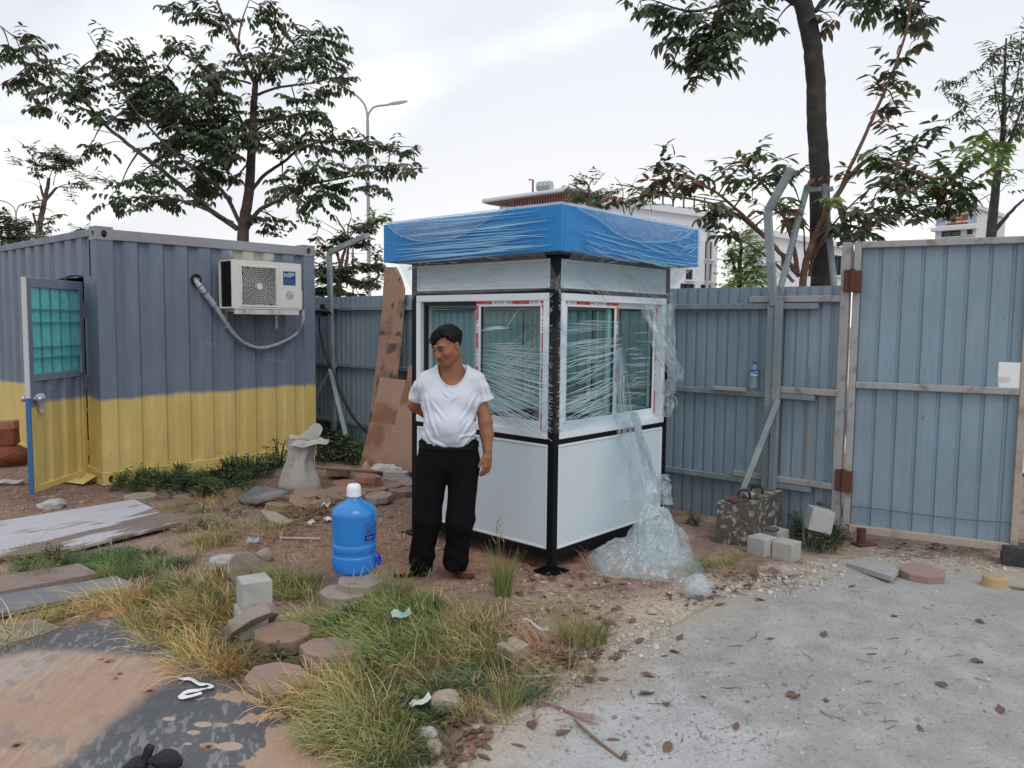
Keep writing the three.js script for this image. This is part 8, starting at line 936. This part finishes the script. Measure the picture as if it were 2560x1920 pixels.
  const sheetA = gp(291, 1552), sheetB = gp(909, 1920), sR = sheetB.clone().sub(sheetA).setY(0).normalize(), sL = V(sR.z, 0, -sR.x); if (sL.dot(gp(-10, 1682).sub(sheetA)) < 0) sL.negate();
  const wq = [[-60, 1312], [336, 1248], [456, 1305], [182, 1371], [-60, 1400]].map(([u, v]) => gp(u, v)), inQ = (p, q) => { let c = false; for (let i = 0, j = q.length - 1; i < q.length; j = i++) if ((q[i].z > p.z) !== (q[j].z > p.z) && p.x < (q[j].x - q[i].x) * (p.z - q[i].z) / (q[j].z - q[i].z) + q[i].x) c = !c; return c; };
  const blocked = (p, r) => { const d = p.clone().sub(sheetA); if (d.dot(sR) > 0.02 && d.dot(sL) > 0.03) return true; if (inQ(p, wq)) return true; for (const [x, z, h, b] of boxes) { const e = Math.hypot(p.x - x, p.z - z); if (b) continue; if (e < h * 0.9) return true; if (z < p.z && e < h + 0.13 && Math.abs(p.x - x) < h * 0.9 && r > 0.25) return true; } return false; };
  const M4 = new THREE.Matrix4(), put = (name, label, cat, geos, mat, list, seed) => { geos.forEach((g, k) => { const mine = list.filter((_, i) => i % geos.length === k); if (!mine.length) return; const im = new THREE.InstancedMesh(g, mat, mine.length); im.name = numbered(name); mine.forEach(([p, s, yaw, col, tilt, roll], i) => { im.setMatrixAt(i, M4.compose(p, new THREE.Quaternion().setFromEuler(new THREE.Euler(tilt ?? 0, yaw, roll ?? 0, 'YXZ')), s.isVector3 ? s : V(s, s, s))); im.setColorAt(i, rgb(...col)); }); im.castShadow = im.receiveShadow = true; scene.add(im); tag(im, label, cat, null, 'stuff'); }); };
  for (const key of Object.keys(kinds)) { const [name, label, geos] = kinds[key], R = rng(key.length * 91 + key.charCodeAt(0)), list = []; for (const [u, v, ru, rv, n, sc = 1] of places[key]) for (let i = 0; i < n; i++) { const a = R() * 6.283, r = Math.sqrt(R()) * 1.08, p = gp(u + Math.cos(a) * r * ru, v + Math.sin(a) * r * rv); if (conc(p.x, p.z) > 0.02 || blocked(p, R()) || noise(p.x * 5 + 3, p.z * 5 + 7) < 0.33 + 0.15 * R()) continue; const q = 0.9 + 0.4 * R(), hue = fbm(p.x * 2.1 + 9, p.z * 2.1 + 4, 0, 3), yl = sstep(0.47, 0.62, hue), gn = sstep(0.45, 0.34, hue); if (Math.hypot(p.x + 0.47, p.z + 4.72) < 0.24) continue; list.push([onGround(p), sc * (0.55 + 0.7 * R()), R() * 6.283, [q * (1 + 0.28 * yl - 0.16 * gn), q * (1 + 0.12 * yl + 0.02 * gn), q * (1 + 0.1 * yl - 0.1 * gn)]]); } put(name, label, 'grass', geos, grassM, list); }
  // the one tall fresh tuft and the round tuft at the pavement
  const lone = (label, u, v, o, s) => { const p = gp(u, v), m = part('grass_tuft', tuft(o.seed, o), grassM); m.position.copy(onGround(p)); m.scale.setScalar(s); tag(m, label, 'grass tuft', null); };
  lone('tall bright green grass tuft with seed heads before the booth corner', 1258, 1492, { seed: 301, n: 150, r: 0.05, len: 0.30, lean: 0.14, bend: 0.45, w: 0.0042, cols: [[0.14, 0.26, 0.05], [0.19, 0.3, 0.07], [0.24, 0.28, 0.1], [0.36, 0.3, 0.14]], heads: 7 }, 1); lone('rounded yellow green grass tuft at the edge of the pavement', 1462, 1606, { seed: 305, n: 260, r: 0.11, len: 0.22, lean: 0.55, bend: 0.9, w: 0.0036, cols: mixC, heads: 2 }, 1); lone('upright seed stalks growing through the dry grass before the jar', 985, 1500, { seed: 309, n: 60, r: 0.09, len: 0.26, lean: 0.2, bend: 0.4, w: 0.0036, cols: mixC, heads: 9 }, 1); lone('thin grass stalks rising through fallen leaves near the red fibres', 1268, 1775, { seed: 313, n: 60, r: 0.05, len: 0.26, lean: 0.2, bend: 0.5, w: 0.0036, cols: mixC, heads: 3 }, 1);
  // leafy weeds along the container and behind the sack
  const weed = (seed, h, n, ll) => { const lv = new Leaves(seed), R = rng(seed + 1); for (let i = 0; i < n; i++) { const a = R() * 6.283, hh = h * (0.2 + 0.85 * R()), r = 0.09 * (0.3 + R()), o = V(Math.cos(a) * r, hh, Math.sin(a) * r), d = V(Math.cos(a) + (R() - 0.5), 0.5 * R() - 0.1, Math.sin(a) + (R() - 0.5)).normalize(), k = 0.7 + 0.6 * R(), c = R() < 0.35 ? [0.15, 0.23, 0.07] : [0.075, 0.135, 0.045]; lv.leaflet(o, d, V(R() - 0.5, 1, R() - 0.5).normalize(), ll * (0.6 + 0.7 * R()), ll * 0.42, c.map(q => q * k)); } for (let i = 0; i < 6; i++) { const a = R() * 6.283, o = V((R() - 0.5) * 0.06, 0, (R() - 0.5) * 0.06); lv.leaflet(o, V(Math.cos(a) * 0.4, 1, Math.sin(a) * 0.4).normalize(), V(1, 0, 0), h * (0.8 + 0.5 * R()), 0.006, [0.07, 0.09, 0.04]); } return lv.geo; };
  const wl = [], WR = rng(404); for (const [u, v, ru, rv, n, s] of [[480, 1214, 120, 16, 40, 0.7], [600, 1200, 40, 20, 22, 0.95], [420, 1212, 120, 26, 46, 0.7], [330, 1218, 80, 18, 26, 0.6], [650, 1180, 36, 26, 20, 1.05], [540, 1228, 120, 20, 40, 0.55], [400, 1196, 120, 10, 10, 0.9], [690, 1150, 36, 30, 14, 1.3], [860, 1125, 60, 28, 60, 1.7], [820, 1130, 40, 30, 46, 1.8], [885, 1145, 40, 22, 30, 1.5], [800, 1150, 40, 14, 20, 1.2], [940, 1163, 30, 8, 4, 0.9], [2060, 1372, 40, 20, 14, 0.7], [2010, 1350, 20, 20, 6, 0.8], [1730, 1310, 20, 14, 4, 0.6], [2110, 1300, 12, 6, 2, 0.6], [480, 1240, 70, 14, 12, 0.7]]) for (let i = 0; i < n; i++) { const a = WR() * 6.283, r = Math.sqrt(WR()), p = gp(u + Math.cos(a) * r * ru, v + Math.sin(a) * r * rv), lc = FC.local(p); if (lc.x < 0.02 && lc.z < 0.02 && lc.z > -2.55) continue; const q = 0.8 + 0.4 * WR(); wl.push([onGround(p), s * 0.8 * (0.7 + 0.6 * WR()), WR() * 6.28, [q, q, q]]); }
  { const hl = []; for (const [u, v, ru, rv, n, s] of [[470, 1500, 140, 70, 16, 0.4], [900, 1620, 160, 80, 22, 0.4], [1040, 1800, 80, 70, 14, 0.4], [620, 1680, 100, 60, 8, 0.4], [100, 1420, 80, 30, 8, 0.4], [560, 1310, 120, 30, 10, 0.4], [1180, 1640, 80, 50, 8, 0.4]]) for (let i = 0; i < n; i++) { const a = WR() * 6.283, r = Math.sqrt(WR()), p = gp(u + Math.cos(a) * r * ru, v + Math.sin(a) * r * rv); if (conc(p.x, p.z) > 0 || blocked(p, 0.1)) continue; const q = 1.0 + 0.5 * WR(); hl.push([onGround(p), s * (0.7 + 0.6 * WR()), WR() * 6.28, [q * 1.15, q, q * 0.9]]); } put('herbs', 'small broad leaved herbs growing between the grass blades', 'herbs', [weed(441, 0.16, 16, 0.1), weed(451, 0.22, 14, 0.09)], leafMat, hl); }
  put('weeds', 'dark green leafy weeds along the foot of the container and fence', 'weeds', [weed(411, 0.16, 34, 0.055), weed(421, 0.24, 42, 0.06), weed(431, 0.3, 46, 0.05)], leafMat, wl);
  // dry leaves: a curled pointed leaf, heaps as stuff, the ones lying apart one by one
  const leafG = (seed, curl) => { const R = rng(seed); return sheet(8, 4, (s, t) => { const w = Math.sin(Math.PI * Math.pow(s, 0.8)) * 0.2 + 0.004, x = s - 0.5, z = (t - 0.5) * 2 * w; return V(x, 0.02 + curl * 0.6 * (z * z * 5 + 0.35 * x * x) + 0.04 * (noise(s * 4 + seed, t * 3) - 0.5), z); }); };
  const dl = [leafG(1, 0.6), leafG(2, 1.3), leafG(3, -0.5)], leafM = std([1, 1, 1], 0.8, { map: worn([0.16, 0.095, 0.066], [0.085, 0.052, 0.042], 0.8, 6, 71, 128) }), LR = rng(505), ll = [];
  for (const [u, v, ru, rv, n] of [[1150, 1740, 80, 50, 60], [1090, 1800, 60, 60, 30], [1250, 1680, 90, 40, 46], [1380, 1660, 60, 30, 26], [1180, 1840, 70, 40, 36], [1120, 1890, 70, 30, 30], [1300, 1600, 90, 50, 24], [740, 1275, 60, 22, 150], [790, 1290, 50, 20, 50], [1500, 1640, 60, 20, 14], [1400, 1470, 130, 40, 24], [1300, 1450, 80, 40, 12], [1600, 1440, 100, 30, 16], [1850, 1450, 120, 30, 34], [1750, 1490, 80, 30, 20], [880, 1290, 100, 40, 26], [1480, 1540, 110, 40, 24], [520, 1260, 90, 20, 14], [1280, 1720, 60, 30, 24], [1060, 1840, 40, 40, 16], [2330, 1370, 160, 10, 24]]) for (let i = 0; i < n; i++) { const a = LR() * 6.283, r = Math.sqrt(LR()), p = gp(u + Math.cos(a) * r * ru, v + Math.sin(a) * r * rv), q = 0.7 + 0.7 * LR(); if (conc(p.x, p.z) > 0.06) continue; ll.push([onGround(p, 0.004 + 0.012 * LR()), 0.035 + 0.05 * LR(), LR() * 6.28, [q * 1.05, q * (0.85 + 0.2 * LR()), q * 0.9], (LR() - 0.5) * 0.8, (LR() - 0.5) * 0.8]); }
  put('dry_leaves', 'brown dry leaves heaped along the pavement edge and on the earth', 'dry leaves', dl, leafM, ll);
  { const G = 'dry leaves lying apart on the pavement', spots = [[1330, 1822, 1], [1408, 1838, 0], [1240, 1735, 0], [1470, 1705, 1], [1450, 1720, 2], [1617, 1742, 1], [1665, 1765, 0], [1686, 1636, 1], [1662, 1643, 2], [1534, 1855, 2], [1900, 1505, 1], [1800, 1516, 0], [2235, 1546, 1], [1975, 1742, 0], [1990, 1749, 1], [2065, 1754, 2], [1510, 1705, 0], [1840, 1825, 0], [1755, 1745, 2], [1620, 1695, 1], [1485, 1680, 0], [1600, 1610, 1], [1210, 1900, 0], [1140, 1895, 1], [1225, 1878, 2], [2350, 1717, 0], [2180, 1640, 2], [2060, 1590, 0], [2440, 1660, 1], [2300, 1830, 2], [2500, 1780, 0], [1700, 1600, 1], [1930, 1600, 2], [2130, 1470, 0], [2450, 1560, 1], [1668, 1878, 0], [1560, 1900, 1], [1295, 1870, 2]];
    spots.forEach(([u, v, k], i) => { const p = gp(u, v), s = 0.055 + 0.035 * hash3(i, 5, 2); const m = part('fallen_leaf', dl[k], leafM); m.position.copy(onGround(p, 0.01)); m.rotation.set((hash3(i, 1, 9) - 0.5) * 0.5, hash3(i, 2, 9) * 6.28, (hash3(i, 3, 9) - 0.5) * 0.5, 'YXZ'); m.scale.setScalar(s); tag(m, 'single brown dry leaf lying apart on the pale concrete pavement', 'leaf', G); }); }
  // pebbles and grit, twig bits, clods
  const pg = [stoneGeo(1, 1, 0.6, 0.8, 0.4, 1), stoneGeo(2, 1, 0.5, 0.7, 0.5, 1), stoneGeo(3, 0.9, 0.7, 1, 0.4, 1)], pebM = std([1, 1, 1], 0.95, { flatShading: false }), pl = [], PR = rng(606);
  for (const [u, v, ru, rv, n, r, c] of [[1800, 1650, 800, 260, 2200, 0.0042, [0.37, 0.365, 0.35]], [1600, 1750, 500, 160, 700, 0.004, [0.3, 0.3, 0.3]], [1560, 1600, 140, 60, 500, 0.006, [0.46, 0.43, 0.38]], [2000, 1440, 120, 30, 260, 0.008, [0.44, 0.41, 0.36]], [2350, 1400, 220, 40, 500, 0.008, [0.42, 0.37, 0.29]], [930, 1330, 220, 90, 1100, 0.008, [0.3, 0.2, 0.15]], [1400, 1480, 300, 60, 700, 0.006, [0.4, 0.33, 0.27]], [700, 1340, 160, 50, 350, 0.008, [0.28, 0.19, 0.14]], [80, 1230, 160, 60, 400, 0.012, [0.27, 0.19, 0.15]], [1900, 1470, 160, 30, 200, 0.009, [0.45, 0.42, 0.38]], [880, 1230, 140, 30, 240, 0.01, [0.25, 0.16, 0.12]], [1250, 1650, 200, 90, 400, 0.006, [0.36, 0.3, 0.24]]]) for (let i = 0; i < n; i++) { const a = PR() * 6.283, q = Math.sqrt(PR()), p = gp(u + Math.cos(a) * q * ru, v + Math.sin(a) * q * rv), k = 0.6 + 0.7 * PR(), s = r * (0.4 + 1.0 * PR() + (PR() < 0.06 ? 1.6 : 0)); pl.push([onGround(p, conc(p.x, p.z) > 0 ? 0.008 + s * 0.2 : s * 0.2), s, PR() * 6.28, [c[0] * k, c[1] * k, c[2] * k], PR(), 0]); }
  put('pebbles', 'small pebbles and grit scattered over pavement and earth', 'pebbles', pg, pebM, pl);
  const tw = tubeGeo([V(-0.5, 0, 0), V(-0.1, 0.02, 0.06), V(0.2, 0.03, -0.02), V(0.5, 0, 0.05)], [0.022, 0.02, 0.016, 0.008], 5, 8), tl = [], TR = rng(707); for (const [u, v, ru, rv, n, s] of [[1800, 1650, 700, 230, 120, 0.07], [1350, 1480, 250, 60, 80, 0.09], [900, 1330, 200, 80, 90, 0.09], [740, 1280, 90, 35, 90, 0.13], [1850, 1450, 150, 30, 70, 0.1], [1230, 1640, 140, 70, 60, 0.1], [680, 1340, 120, 40, 40, 0.1], [900, 1245, 100, 20, 30, 0.12], [2350, 1385, 200, 20, 50, 0.09]]) for (let i = 0; i < n; i++) { const a = TR() * 6.283, q = Math.sqrt(TR()), p = gp(u + Math.cos(a) * q * ru, v + Math.sin(a) * q * rv), k = 0.5 + TR(); tl.push([onGround(p, 0.012), s * (0.4 + TR()), TR() * 6.28, [0.2 * k, 0.14 * k, 0.1 * k], (TR() - 0.5) * 0.2, (TR() - 0.5) * 0.2]); }
  put('twigs', 'small dry twigs scattered over the yard', 'twigs', [tw], std([1, 1, 1], 0.9), tl);
}
camera.far = 2000; camera.updateProjectionMatrix();
scene.add(camera);
renderer.render(scene, camera);
